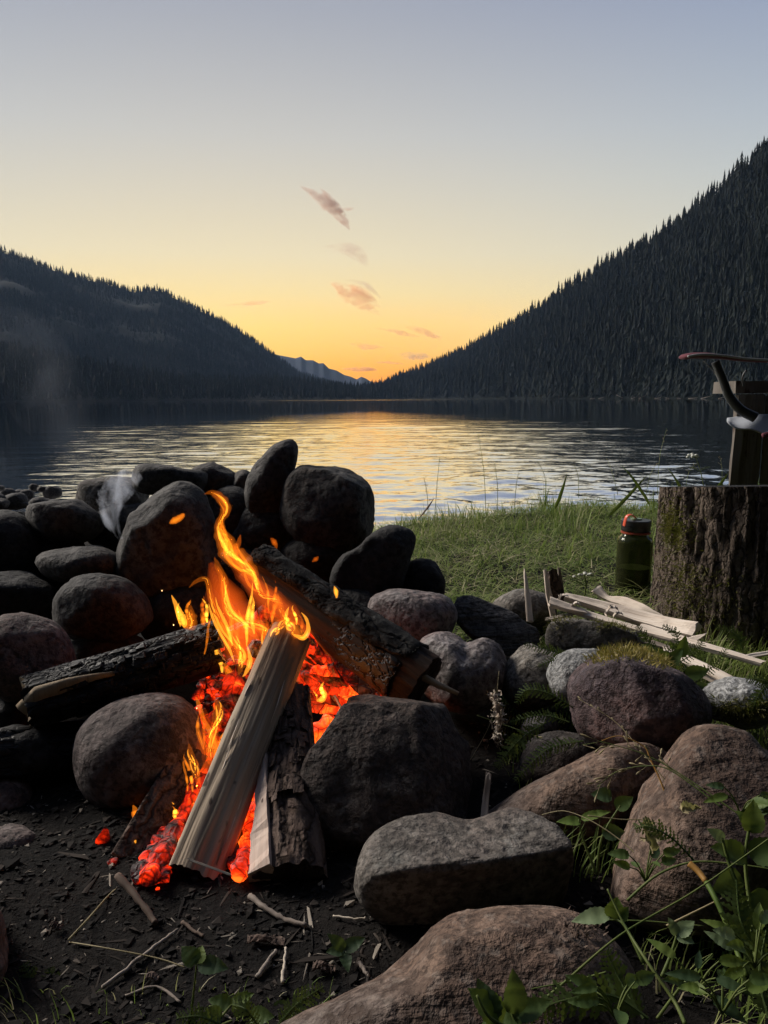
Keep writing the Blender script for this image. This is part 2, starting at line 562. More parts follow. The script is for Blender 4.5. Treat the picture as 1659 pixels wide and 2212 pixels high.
def ember_mat(name, hot=1.0, lo=0.40, hi=0.66, k=1.0, sc=26):
    """glowing charcoal: it gives off its own light, brighter where hotter"""
    m, N, out = newmat(name)
    co = objco(N)
    n = N.noise(co, sc, 5, 0.65, 0.5)
    cr = N.vor(N.mapping(co, (60, 60, 38)), 1.0, 'DISTANCE_TO_EDGE')
    f = N.ramp(n, [(lo, 0), (hi, 1)])
    ec = N.ramp(f, [(0.0, (0.25, 0.006, 0.001)), (0.35, (0.8, 0.022, 0.003)), (0.7, (1.0, 0.030, 0.003)), (1.0, (1.0, 0.11, 0.008))])
    f2 = N.math('POWER', f, 1.6)
    st = N.math('MULTIPLY', N.math('ADD', N.math('MULTIPLY', f2, 2.4), 0.03), hot * k)
    st = N.math('MULTIPLY', st, N.ramp(cr, [(0.0, 0.2), (0.07, 1.0)]))
    h = N.math('ADD', n, N.ramp(cr, [(0, 0), (0.12, 1)]))
    ash = N.ramp(N.noise(co, sc * 2.3, 4, 0.7), [(0.5, 0), (0.66, 1)])
    principled(N, out, col=N.mix(ash, (0.012, 0.011, 0.011), (0.13, 0.12, 0.115)), rough=0.9, normal=N.bump(h, 0.8, 0.006), ec=ec, es=st)
    return m


M['ember'] = ember_mat('ember_glow', 0.70, 0.40, 0.70)
M['ember_hot'] = ember_mat('ember_glow_hot', 0.80, 0.22, 0.62)
M['ember_dim'] = ember_mat('ember_glow_dim', 0.55, 0.46, 0.72)
M['ember_bed'] = ember_mat('ember_bed', 0.9, 0.46, 0.70, sc=30)


def flame_mat(name, col, k):
    m, N, out = newmat(name)
    e = N.n('ShaderNodeEmission', {0: col, 1: k})
    N.nt.links.new(e.outputs[0], out.inputs['Volume'])
    return m


M['flame'] = flame_mat('flame_orange', (1.0, 0.23, 0.010), 150)
M['flame_body'] = flame_mat('flame_thin_orange', (1.0, 0.20, 0.008), 62)
M['flame_hot'] = flame_mat('flame_yellow', (1.0, 0.36, 0.025), 330)
M['flame_soft'] = flame_mat('flame_faint', (1.0, 0.12, 0.01), 30)
M['flame_dim'] = flame_mat('flame_red_orange', (1.0, 0.17, 0.008), 85)
m, N, out = newmat('spark'); M['spark'] = m
N.nt.links.new(N.n('ShaderNodeEmission', {0: (1, 0.55, 0.2), 1: 3.0}).outputs[0], out.inputs[0])


def leaf_mat(name, c1, c2, sc=40, trans=0.35):
    m, N, out = newmat(name)
    co = objco(N)
    n = N.noise(co, sc, 4, 0.6)
    a = N.n('ShaderNodeAttribute', attribute_name='shade').outputs['Fac']
    col = N.mix(N.ramp(n, [(0.35, 0), (0.65, 1)]), c1, c2)
    d = N.n('ShaderNodeBsdfPrincipled')
    N.set(d, 'Base Color', col); N.set(d, 'Roughness', 0.55); N.set(d, 'Specular IOR Level', 0.3)
    N.set(d, 'Normal', N.bump(n, 0.3, 0.003))
    t = N.n('ShaderNodeBsdfTranslucent', {0: N.mix(0.5, col, (0.16, 0.20, 0.02))})
    mx = N.n('ShaderNodeMixShader', {0: trans, 1: d.outputs[0], 2: t.outputs[0]})
    N.nt.links.new(mx.outputs[0], out.inputs[0])
    return m


M['leaf'] = leaf_mat('leaf_green', (0.045, 0.085, 0.02), (0.085, 0.13, 0.032))
M['leaf_bright'] = leaf_mat('leaf_bright', (0.09, 0.15, 0.025), (0.15, 0.20, 0.042))
M['leaf_dark'] = leaf_mat('leaf_dark', (0.03, 0.06, 0.025), (0.05, 0.085, 0.032))
M['leaf_pale'] = leaf_mat('leaf_pale', (0.16, 0.22, 0.11), (0.22, 0.28, 0.14))
M['frond'] = leaf_mat('frond_green', (0.05, 0.085, 0.02), (0.10, 0.14, 0.04))
M['stem'] = leaf_mat('stem_green', (0.09, 0.13, 0.03), (0.15, 0.18, 0.05))
M['straw'] = leaf_mat('straw', (0.30, 0.24, 0.13), (0.42, 0.35, 0.2))
M['straw_orange'] = leaf_mat('straw_orange', (0.32, 0.15, 0.03), (0.42, 0.23, 0.06))
M['moss'] = leaf_mat('moss_golden', (0.20, 0.16, 0.035), (0.32, 0.25, 0.07), trans=0.25)
M['moss_green'] = leaf_mat('moss_green', (0.08, 0.08, 0.018), (0.16, 0.14, 0.035), trans=0.25)
M['white_petal'] = leaf_mat('petal_white', (0.55, 0.55, 0.48), (0.7, 0.7, 0.62), trans=0.2)


def shade_mat(name, stops, trans=0.35, rough=0.6):
    m, N, out = newmat(name)
    a = N.n('ShaderNodeAttribute', attribute_name='shade').outputs['Fac']
    col = N.ramp(a, stops)
    d = N.n('ShaderNodeBsdfPrincipled')
    N.set(d, 'Base Color', col); N.set(d, 'Roughness', rough); N.set(d, 'Specular IOR Level', 0.25)
    if trans > 0:
        t = N.n('ShaderNodeBsdfTranslucent', {0: col})
        mx = N.n('ShaderNodeMixShader', {0: trans, 1: d.outputs[0], 2: t.outputs[0]})
        N.nt.links.new(mx.outputs[0], out.inputs[0])
    else:
        N.nt.links.new(d.outputs[0], out.inputs[0])
    return m


M['grass'] = shade_mat('grass_blades', [(0.0, (0.06, 0.10, 0.018)), (0.35, (0.14, 0.205, 0.042)), (0.65, (0.24, 0.30, 0.08)), (0.85, (0.34, 0.32, 0.16)), (1.0, (0.50, 0.45, 0.28))], 0.4)
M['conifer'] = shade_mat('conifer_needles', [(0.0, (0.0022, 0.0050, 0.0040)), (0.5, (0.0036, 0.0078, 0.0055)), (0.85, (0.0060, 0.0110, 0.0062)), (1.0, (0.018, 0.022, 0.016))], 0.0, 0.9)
M['crumb'] = shade_mat('soil_crumbs', [(0.0, (0.0035, 0.003, 0.003)), (0.5, (0.009, 0.0072, 0.006)), (0.85, (0.032, 0.024, 0.019)), (1.0, (0.22, 0.19, 0.155))], 0.0, 0.95)
m, N, out = newmat('tree_trunk'); M['trunk'] = m
principled(N, out, col=N.mix(N.noise(objco(N), 2.0, 4, 0.6), (0.035, 0.028, 0.022), (0.085, 0.07, 0.058)), rough=0.95)
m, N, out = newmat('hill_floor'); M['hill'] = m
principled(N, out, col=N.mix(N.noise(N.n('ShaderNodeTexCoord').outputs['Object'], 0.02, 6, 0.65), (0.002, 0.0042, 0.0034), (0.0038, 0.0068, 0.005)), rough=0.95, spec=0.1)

m, N, out = newmat('far_haze_tint'); M['far_haze_tint'] = m  # far mountain rock, with the blue of distance haze put into its colour
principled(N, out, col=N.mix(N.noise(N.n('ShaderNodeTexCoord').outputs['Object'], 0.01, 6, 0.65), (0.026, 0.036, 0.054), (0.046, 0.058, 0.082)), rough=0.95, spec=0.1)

# lake
m, N, out = newmat('lake_water'); M['water'] = m
co = N.n('ShaderNodeTexCoord').outputs['Object']
sp = N.n('ShaderNodeSeparateXYZ', {0: co})
Y = sp.outputs[1]; X = sp.outputs[0]
w1 = N.noise(N.mapping(co, (1.6, 3.4, 1)), 1.0, 3, 0.55, 0.6)
w2 = N.noise(N.mapping(co, (5.0, 11.0, 1)), 1.0, 3, 0.6, 0.4)
w3 = N.noise(N.mapping(co, (0.35, 0.9, 1)), 1.0, 2, 0.5, 0.3)
patch = N.noise(N.mapping(co, (0.05, 0.14, 1)), 1.0, 3, 0.6, 0.3)
# calm towards the far bank and in the lee on the left, ruffled again at the far end
near = N.n('ShaderNodeMapRange', {0: Y, 1: 8.0, 2: 70.0, 3: 2.4, 4: 0.08}); near.interpolation_type = 'SMOOTHSTEP'
far = N.n('ShaderNodeMapRange', {0: Y, 1: 330.0, 2: 520.0, 3: 0.0, 4: 1.0}); far.interpolation_type = 'SMOOTHSTEP'
lee = N.n('ShaderNodeMapRange', {0: N.math('DIVIDE', X, N.math('ADD', Y, 0.5)), 1: -0.50, 2: -0.36, 3: 0.12, 4: 1.0}); lee.interpolation_type = 'SMOOTHSTEP'
amp = N.math('MULTIPLY', N.math('ADD', near.outputs[0], N.math('MULTIPLY', far.outputs[0], 5.0)), lee.outputs[0])
amp = N.math('MULTIPLY', amp, N.math('ADD', N.math('MULTIPLY', patch, 1.0), 0.5))
h = N.math('ADD', N.math('MULTIPLY', w1, 0.026), N.math('ADD', N.math('MULTIPLY', w2, 0.010), N.math('MULTIPLY', w3, 0.045)))
h = N.math('MULTIPLY', h, N.math('MULTIPLY', amp, 0.17))
nb = N.bump(h, 1.0, 1.0)
pr = principled(N, out, col=(0.006, 0.010, 0.012), rough=0.03, ior=1.333, normal=nb)
gl = N.n('ShaderNodeBsdfGlossy', {'Color': (0.93, 0.94, 0.96), 'Roughness': 0.03, 'Normal': nb})
mx = N.n('ShaderNodeMixShader', {0: 0.93, 1: pr.outputs[0], 2: gl.outputs[0]})
N.nt.links.new(mx.outputs[0], out.inputs[0])


# ================================================================== terrain
WATER_Z = -0.45


def bank_edge(x):
    x = np.asarray(x, float)
    return 3.05 + 0.42 * np.clip(x, 0, 4) + 0.10 * np.sin(x * 3.1) + 0.06 * np.sin(x * 7.7 + 1)


def ground_z(x, y):
    x = np.asarray(x, float); y = np.asarray(y, float)
    P = np.stack([x, y, np.zeros_like(x)], -1)
    z = 0.012 * fbm(P * 4, 3, 5) + 0.006 * fbm(P * 14, 3, 9)
    z = z + 0.045 * sstep(1.2, 1.8, y) * sstep(-0.2, 0.4, x)
    # grassy bank drops steeply on the right, a cobble beach shelves on the left
    e = bank_edge(x)
    steep = -0.95 * sstep(0.0, 0.8, y - e)
    gentle = -0.62 * sstep(1.9, 8.5, y) - 0.9 * sstep(8, 14, y)
    f = sstep(-1.9, -1.2, x)
    z = z + steep * f + gentle * (1 - f)
    z = z + 0.10 * sstep(1.0, 2.0, -y) * 0
    return z


def GP(u, v, lift=0.0):
    """point of the ground seen at a pixel"""
    z = 0.0
    for _ in range(12):
        p = PZ(u, v, z)
        z = float(ground_z(p[0], p[1]))
    p[2] = z + lift
    return p


xs = np.concatenate([np.linspace(-60, -3, 24)[:-1], np.linspace(-3, 4.2, 230), np.linspace(4.2, 60, 24)[1:]])
ys = np.concatenate([np.linspace(-60, 0.2, 20)[:-1], np.linspace(0.2, 5.2, 180), np.linspace(5.2, 16, 40)[1:]])
XX, YY = np.meshgrid(xs, ys)
ZZ = ground_z(XX, YY)
V = np.stack([XX, YY, ZZ], -1).reshape(-1, 3)
nx, ny = len(xs), len(ys)
I = np.arange(nx * ny).reshape(ny, nx)
F = np.stack([I[:-1, :-1], I[:-1, 1:], I[1:, 1:], I[1:, :-1]], -1).reshape(-1, 4)
tag(place('ground', mesh_from('ground', V, F), M['soil']), 'dark sooty soil of the camp shore around the fire', kind='structure')

# ================================================================== lake
ys = np.concatenate([np.geomspace(1.6, 50, 520), np.geomspace(50, 4500, 70)[1:]])
ss = np.concatenate([np.linspace(-0.78, -0.75, 4)[:-1], np.linspace(-0.75, 0.75, 330), np.linspace(0.75, 0.78, 4)[1:]])
YY, SS = np.meshgrid(ys, ss, indexing='ij')
XX = SS * (YY + 1.0)
P = np.stack([XX * 1.5, YY * 3.0, np.zeros_like(XX)], -1)
rap = sstep(46, 12, YY) * sstep(-0.52, -0.30, XX / (YY + 0.5))
rap2 = sstep(14, 6, YY) * sstep(-0.2, 0.15, XX / (YY + 0.5))
ZZ = WATER_Z + rap * (0.024 * fbm(P, 4, 3, 0.66) + 0.05 * sstep(10, 30, YY) * fbm(P * 0.3, 2, 33)) + rap2 * (0.046 * fbm(P * np.array([1.3, 1.0, 1]), 4, 13, 0.62) + 0.012 * fbm(P * 3.1, 2, 23))
V = np.stack([XX, YY, ZZ], -1).reshape(-1, 3)
nx, ny = len(ss), len(ys)
I = np.arange(nx * ny).reshape(ny, nx)
F = np.stack([I[:-1, :-1], I[:-1, 1:], I[1:, 1:], I[1:, :-1]], -1).reshape(-1, 4)
tag(place('lake', mesh_from('lake', V, F), M['water']), 'rippled lake reflecting the sunset sky', kind='structure')


# ================================================================== conifers
def conifer(tiers, sides, seed, full=1.0, sparse=0.0):
    """unit-height conifer crown: ragged drooping tiers of branches"""
    r = np.random.default_rng(seed)
    V = []; F = []
    for t in range(tiers):
        f = t / (tiers - 1 + 1e-6)
        z0 = 0.08 + 0.86 * f ** 0.92
        rad = (0.150 * (1 - f) ** 0.8 + 0.010) * full
        h = (1.25 / tiers) * (1.0 + 0.5 * (1 - f)) + 0.02
        apex = len(V); V.append((r.normal(0, 0.004), r.normal(0, 0.004), min(z0 + h, 1.0 + 0.02 * (t == tiers - 1))))
        ph = r.uniform(0, 6.28)
        ring = []
        for s in range(sides * 2):
            a = ph + math.pi * s / sides + r.normal(0, 0.12)
            long = (s % 2 == 0)
            rr = rad * (r.uniform(0.75, 1.3) if long else r.uniform(0.22, 0.5))
            zz = z0 - (rad * r.uniform(0.25, 0.6) if long else -h * 0.30)
            ring.append(len(V)); V.append((rr * math.cos(a), rr * math.sin(a), zz))
        for s in range(sides * 2):
            if sparse and r.random() < sparse: continue
            F.append((apex, ring[s], ring[(s + 1) % (2 * sides)]))
    return np.array(V), np.array(F)


def scatter_trees(pos, hts, variants, seed):
    r = np.random.default_rng(seed)
    Vs = []; Fs = []; sh = []; off = 0
    which = r.integers(0, len(variants), len(pos))
    for k, (v, f) in enumerate(variants):
        idx = np.nonzero(which == k)[0]
        if not len(idx): continue
        n = len(idx)
        a = r.uniform(0, 6.28, n); c, s = np.cos(a), np.sin(a)
        wid = r.uniform(0.75, 1.25, n) * hts[idx]
        x = v[None, :, 0] * wid[:, None]; y = v[None, :, 1] * wid[:, None]; z = v[None, :, 2] * hts[idx][:, None]
        X = x * c[:, None] - y * s[:, None] + pos[idx, 0][:, None]
        Y = x * s[:, None] + y * c[:, None] + pos[idx, 1][:, None]
        Z = z + pos[idx, 2][:, None]
        Vs.append(np.stack([X, Y, Z], -1).reshape(-1, 3))
        Fs.append((f[None] + (np.arange(n) * len(v))[:, None, None] + off).reshape(-1, 3))
        tone = np.clip(r.normal(0.42, 0.22, n), 0, 1)
        sh.append(np.repeat(tone, len(v)))
        off += n * len(v)
    return np.concatenate(Vs), np.concatenate(Fs), np.concatenate(sh)


MID = [conifer(9, 4, 150 + k, 0.9 + 0.14 * (k % 3)) for k in range(6)]
LOW = [conifer(5, 4, 100 + k, 1.0 + 0.12 * (k % 3)) for k in range(6)]


class Hill:
    """terrain between a shore line and a ridge line, both given by bearing"""
    def __init__(self, ridge, shore, depth, tree_h, power=0.92, seed=0, rough=0.05):
        self.ru = np.array([p[0] for p in ridge], float); self.rv = np.array([p[1] for p in ridge], float)
        self.su = np.array([p[0] for p in shore], float); self.sd = np.array([p[1] for p in shore], float)
        self.depth = depth; self.tree_h = tree_h; self.power = power; self.seed = seed; self.rough = rough

    def at(self, u, s):
        u = np.asarray(u, float); s = np.asarray(s, float)
        v = np.interp(u, self.ru, self.rv)
        ds = np.interp(u, self.su, self.sd)
        a = (u - 829.5) / 1662.0; b = (1106 - v) / 1662.0
        d = a[..., None] * _r + _f + b[..., None] * _u
        dr = ds * (1 + self.depth)
        # ridge height: the tree tops reach the traced skyline
        Hr = CAM[2] + dr * d[..., 2] / d[..., 1] - 1.15 * self.tree_h
        Hr = np.maximum(Hr, WATER_Z + 0.5)
        y = ds + (dr - ds) * s
        x = y * a / np.maximum(d[..., 1], .5)
        up = np.where(s <= 1, np.clip(s, 0, 1) ** self.power, 1 - 0.55 * (s - 1))
        z = (WATER_Z - 0.3) + (Hr - WATER_Z + 0.3) * up
        P = np.stack([x, y, z * 0], -1)
        sc = 6.0 / (ds.mean() * self.depth)
        bell = np.clip(s, 0, 1) * np.clip(1.0 - s, 0, 1) * 4
        z = z + bell * self.rough * Hr * fbm(P * sc, 3, self.seed)
        z = np.where(s < 0, WATER_Z - 0.3 + s * 20, z)
        return np.stack([x, y, z], -1)

    def terrain(self, name, label, u0, u1, nu=90, ns=40):
        U, S = np.meshgrid(np.linspace(u0, u1, nu), np.concatenate([np.linspace(-0.03, 1.08, ns - 12), np.linspace(1.12, 1.7, 12)]))
        V = self.at(U, S).reshape(-1, 3)
        I = np.arange(nu * ns).reshape(ns, nu)
        F = np.stack([I[:-1, :-1], I[:-1, 1:], I[1:, 1:], I[1:, :-1]], -1).reshape(-1, 4)
        o = np.array([V[:, 0].mean(), V[:, 1].mean(), 0])
        return tag(place(name, mesh_from(name, V - o, F), M['hill'], None, o), label, kind='structure')

    def trees(self, n, u0, u1, seed, smin=0.0, smax=1.05, bias=1.0):
        r = np.random.default_rng(seed)
        u = r.uniform(u0, u1, n); s = smin + (smax - smin) * r.uniform(0, 1, n) ** bias
        return u, s, self.at(u, s)


H_right = Hill([(760, 838), (815, 828), (860, 806), (900, 792), (1000, 748), (1100, 690), (1180, 640), (1250, 590), (1350, 532),
                (1420, 497), (1480, 452), (1550, 392), (1620, 332), (1659, 292), (1800, 190), (2100, 60), (2600, 0)],
               [(760, 1300), (830, 1150), (1000, 900), (1200, 650), (1500, 460), (1659, 400), (2600, 280)], 0.85, 20, 0.95, 41)
H_left = Hill([(-700, 470), (-300, 490), (0, 527), (80, 556), (150, 580), (240, 602), (290, 617), (345, 614), (385, 634), (450, 667), (500, 692),
               (560, 732), (600, 762), (650, 800), (700, 816), (760, 832), (800, 845)],
              [(-700, 950), (0, 1050), (400, 1200), (800, 1700)], 0.7, 13, 0.9, 61, 0.08)
H_low = Hill([(-700, 640), (0, 735), (100, 752), (200, 772), (300, 792), (380, 803), (480, 812), (560, 806), (650, 812), (740, 826), (830, 842), (870, 856)],
             [(-700, 380), (0, 520), (300, 640), (600, 820), (870, 1050)], 0.45, 14, 0.8, 71)
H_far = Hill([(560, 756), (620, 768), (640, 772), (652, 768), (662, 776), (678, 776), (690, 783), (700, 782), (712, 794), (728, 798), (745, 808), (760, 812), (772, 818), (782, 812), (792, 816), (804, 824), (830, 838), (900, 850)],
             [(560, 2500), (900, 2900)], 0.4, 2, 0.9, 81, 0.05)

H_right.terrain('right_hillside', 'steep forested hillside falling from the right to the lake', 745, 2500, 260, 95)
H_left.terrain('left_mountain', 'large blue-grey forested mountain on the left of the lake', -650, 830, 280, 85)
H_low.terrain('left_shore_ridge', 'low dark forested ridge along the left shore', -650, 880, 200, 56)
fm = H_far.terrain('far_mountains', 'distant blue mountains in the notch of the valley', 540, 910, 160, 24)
fm.data.materials.clear(); fm.data.materials.append(M['far_haze_tint'])

# forests that read as one mass
for hill, n, u0, u1, nm, lb, sd in ((H_left, 11500, -120, 820, 'mountain_forest', 'dense conifer forest covering the left mountain', 5),
                                    (H_low, 3400, -150, 880, 'shore_forest', 'dark conifer forest on the low left shore ridge', 6),
                                    (H_right, 9200, 770, 1800, 'hillside_forest', 'dense conifer forest covering the steep right hillside', 7)):
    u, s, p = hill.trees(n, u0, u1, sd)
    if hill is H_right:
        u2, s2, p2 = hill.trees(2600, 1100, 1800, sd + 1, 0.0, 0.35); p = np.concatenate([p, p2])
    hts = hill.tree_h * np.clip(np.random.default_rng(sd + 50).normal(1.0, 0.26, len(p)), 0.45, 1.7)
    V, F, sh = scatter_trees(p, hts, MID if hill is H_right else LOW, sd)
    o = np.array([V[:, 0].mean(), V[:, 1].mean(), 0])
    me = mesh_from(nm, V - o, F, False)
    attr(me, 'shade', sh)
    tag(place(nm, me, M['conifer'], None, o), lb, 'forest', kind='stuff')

# the conifers that can be told apart: skyline and near shore of the right hillside
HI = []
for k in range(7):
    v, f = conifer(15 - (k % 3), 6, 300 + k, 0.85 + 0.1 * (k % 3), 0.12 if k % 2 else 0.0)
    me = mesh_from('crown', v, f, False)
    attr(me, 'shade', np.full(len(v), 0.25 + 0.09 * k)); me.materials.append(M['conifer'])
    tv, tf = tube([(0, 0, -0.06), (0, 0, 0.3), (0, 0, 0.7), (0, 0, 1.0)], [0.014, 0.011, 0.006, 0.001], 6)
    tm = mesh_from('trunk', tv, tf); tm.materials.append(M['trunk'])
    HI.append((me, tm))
r = np.random.default_rng(77)
spots = []
for u in np.linspace(835, 1668, 120): spots.append((u + r.normal(0, 4), r.uniform(0.93, 1.03), 'ridge'))
for u in np.linspace(1000, 1690, 80): spots.append((u + r.normal(0, 5), r.uniform(0.0, 0.07), 'shore'))
for _ in range(90): spots.append((r.uniform(1150, 1690), r.uniform(0.06, 0.22), 'slope'))
LB = {'ridge': ('dark conifer standing on the skyline of the right hillside', 'conifers along the right-hand skyline'),
      'shore': ('dark conifer at the water edge below the right hillside', 'conifers along the right-hand shore'),
      'slope': ('tall dark conifer on the lower slope of the right hillside', 'conifers on the lower right-hand slope')}
for k, (u, s, kd) in enumerate(spots):
    p = H_right.at(np.array([u]), np.array([s]))[0]
    hh = 20 * float(np.clip(r.normal(1.0 if kd != 'ridge' else 0.95, 0.24), 0.5, 1.6))
    t = empty('pine_tree', loc=p)
    t.rotation_euler = (r.normal(0, 0.02), r.normal(0, 0.02), r.uniform(0, 6.28))
    w = r.uniform(0.8, 1.25)
    t.scale = (hh * w, hh * w, hh)
    cm, tm = HI[r.integers(0, 7)]
    place('crown', cm, None, t); place('trunk', tm, None, t)
    tag(t, LB[kd][0], 'tree', LB[kd][1])

# unseen woods added behind the viewer to block the rear sky light
a_ = np.radians(r.uniform(75, 285, 150)); d_ = r.uniform(7, 19, 150)
p = np.stack([d_ * np.sin(a_), d_ * np.cos(a_), 0 * d_], -1)
p = p[~((p[:, 0] < -4) & (p[:, 1] > -6))]
V, F, sh = scatter_trees(p, r.uniform(15, 24, len(p)), MID, 88)
V[:, :2] = p.mean(0)[:2] + (V[:, :2] - p.mean(0)[:2])
me = mesh_from('rear_blocker_woods', V, F, False); attr(me, 'shade', sh)
tag(place('rear_blocker_woods', me, M['conifer']), 'unseen conifer woods added behind the viewer to block sky light', 'forest', kind='stuff')

# rounded leafy bushes and stranded logs at the water's edge, far right
for k, (u, w, h_, lb) in enumerate(((1045, 9, 12, 'rounded pale bush at the far shore, leftmost of three'), (1100, 8, 9, 'rounded bush at the far shore, middle of three'),
                                    (1392, 5.5, 8, 'rounded bush at the right shore below the conifers'))):
    p = H_right.at(np.array([float(u)]), np.array([0.004]))[0]
    n = 900; rr = np.random.default_rng(900 + k)
    d = rr.normal(0, 1, (n, 3)); d /= np.linalg.norm(d, axis=1)[:, None]
    rad = rr.uniform(0.5, 1.0, n) ** 0.5 * (0.8 + 0.35 * fbm(d * 2.2, 3, 30 + k))
    c = d * rad[:, None] * np.array([w / 2, w / 2, h_ / 2]) + np.array([0, 0, h_ / 2])
    c[:, 2] = np.maximum(c[:, 2], 0.4)
    q = rr.normal(0, 0.35, (n, 3, 3)) + c[:, None]
    me = mesh_from('crown', q.reshape(-1, 3), np.arange(n * 3).reshape(-1, 3), False)
    attr(me, 'shade', np.repeat(np.clip(rr.normal(0.72, 0.12, n), 0, 1), 3))
    t = empty('shore_bush', loc=p)
    place('crown', me, M['conifer'], t)
    tv, tf = tube([(0, 0, -0.6), (0.2, 0, h_ * 0.3), (0.1, 0.2, h_ * 0.7)], [0.25, 0.18, 0.05], 6)
    place('trunk', mesh_from('trunk', tv, tf), M['trunk'], t)
    tag(t, lb, 'bush', 'bushes along the far right shore')
r = np.random.default_rng(15)
for k in range(11):
    u = 1290 + k * 30 + r.uniform(-10, 10)
    p = H_right.at(np.array([u]), np.array([-0.004]))[0]; p[2] = WATER_Z + 0.25
    a = r.uniform(-0.5, 0.5); L = r.uniform(3, 8); up = r.uniform(0.05, 0.5)
    d = np.array([math.cos(a), math.sin(a) * 0.5, up])
    if r.random() < 0.4: d[0] *= -1
    tv, tf = tube([p - d * L * 0.5, p, p + d * L * 0.5], [0.22, 0.2, 0.1], 6)
    tv[:, 2] += up * L * 0.5 - 0.2
    tag(solo('driftwood_log', tv, tf, M['twig'], True), 'pale driftwood log stranded at the foot of the right hillside', 'log', 'driftwood along the right shore')


# ================================================================== haze over the lake
hm = bpy.data.materials.new('haze'); hm.use_nodes = True
hn = NT(hm.node_tree); hm.node_tree.nodes.clear()
ho = hn.n('ShaderNodeOutputMaterial')
pv = hn.n('ShaderNodeVolumePrincipled')
pv.inputs['Color'].default_value = (0.45, 0.66, 1.0, 1)
pv.inputs['Density'].default_value = HAZE_D
pv.inputs['Anisotropy'].default_value = 0.2
hm.node_tree.links.new(pv.outputs[0], ho.inputs['Volume'])
if HAZE_D > 0:
    V, F = boxm((-3600, -150, -30), (3600, 4700, 440))
    hz = place('haze', mesh_from('haze', V, F, False), hm)
    tag(hz, 'thin evening haze over the lake', kind='stuff')


# ================================================================== stones of the fire ring
def stone(label, outline, y, depth, mat, lean=0.0, cuts=(), rough=0.085, seed=1, sub=5, group=None, full=0.80, name='stone'):
    """a boulder whose face towards the water-side viewer follows `outline`; it has its own distance and thickness"""
    O = crom(np.array(outline, float), 8, True)
    # the stone is turned to face the fire-side viewer: its outline lies square to the line of sight
    uc, vc = 0.5 * (O[:, 0].min() + O[:, 0].max()), 0.5 * (O[:, 1].min() + O[:, 1].max())
    cen = PY(uc, vc, y)
    wd = cen - CAM; dist = np.linalg.norm(wd); wd /= dist
    rt = np.cross(wd, (0, 0, 1.0)); rt /= np.linalg.norm(rt); up = np.cross(rt, wd)
    LX = []
    for u, v in O:
        d = ray(u, v); q_ = CAM + d * (dist / d.dot(wd)) - cen
        LX.append((q_.dot(rt), q_.dot(up)))
    LX = np.array(LX)
    th = np.arctan2(LX[:, 1], LX[:, 0]); rr = np.hypot(LX[:, 0], LX[:, 1])
    k = np.argsort(th); th = th[k]; rr = rr[k]
    th = np.concatenate([th - 2 * np.pi, th, th + 2 * np.pi]); rr = np.concatenate([rr, rr, rr])
    D, F = ico(sub)
    t = np.arctan2(D[:, 2], D[:, 0]); rho = np.hypot(D[:, 0], D[:, 2]) + 1e-9
    R0 = np.interp(t, th, rr)
    # the outline eases into a rounder section towards the front and back
    rm = rr.mean(); R0 = R0 * rho + (0.75 * R0 + 0.25 * rm) * (1 - rho)
    rc = np.random.default_rng(seed + 7)
    mfac = np.ones(len(D))
    for _ in range(11):
        n = rc.normal(0, 1, 3) * np.array([1, 1.2, 1]); n /= np.linalg.norm(n)
        dd = rc.uniform(0.80, 0.95); c = D @ n
        mfac = np.minimum(mfac, np.where(c > dd, 1 - 0.85 * (1 - dd / np.maximum(c, 0.01)), 1.0))
    q = np.clip(rho, 0, 1) ** full
    dy = np.sign(D[:, 1]) * np.abs(D[:, 1]) ** 0.85
    V = np.stack([R0 * q * np.cos(t), depth * dy, R0 * q * np.sin(t)], -1)
    V *= mfac[:, None] * 1.07
    V[:, 1] += lean * V[:, 2]
    size = rm
    for n, d in cuts:
        n = np.array(n, float); n = np.array([n @ rt, n @ wd, n @ up]); n /= np.linalg.norm(n)
        ex = V @ n - d * size
        V -= n[None] * (np.maximum(ex, 0) * 0.8)[:, None]
    S = V / size
    dsp = fbm(S * 1.3 + seed * 3.7, 4, seed) * rough + fbm(S * 4.5 + seed, 4, seed + 9) * rough * 0.35
    rid = 1 - np.abs(fbm(S * 2.1 + seed * 1.7, 3, seed + 20))
    dsp -= np.clip(rid - 0.90, 0, 1) * rough * 2.4
    nrm = D / np.array([1, 1, 1])
    V += nrm * (dsp * size)[:, None]
    V = V[:, :1] * rt + V[:, 1:2] * wd + V[:, 2:3] * up
    base = np.array([0, 0, V[:, 2].min()])
    o = place(name, mesh_from(name, V - base, F), M[mat], None, cen + base)
    tag(o, label, 'stone', group or 'stones of the fire ring')
    return o


def oval(u0, u1, v0, v1, tilt=0, sq=0.85, n=12, seed=0):
    """rounded outline filling a box, turned by tilt degrees"""
    r = np.random.default_rng(seed)
    cu, cv, a, b = (u0 + u1) / 2, (v0 + v1) / 2, (u1 - u0) / 2, (v1 - v0) / 2
    out = []
    for k in range(n):
        t = 2 * math.pi * k / n
        x = math.copysign(abs(math.cos(t)) ** sq, math.cos(t)); y = math.copysign(abs(math.sin(t)) ** sq, math.sin(t))
        x *= 1 + r.normal(0, 0.035); y *= 1 + r.normal(0, 0.035)
        c, s = math.cos(R(tilt)), math.sin(R(tilt))
        out.append((cu + a * (x * c - y * s), cv + b * (x * s + y * c)))
    return out


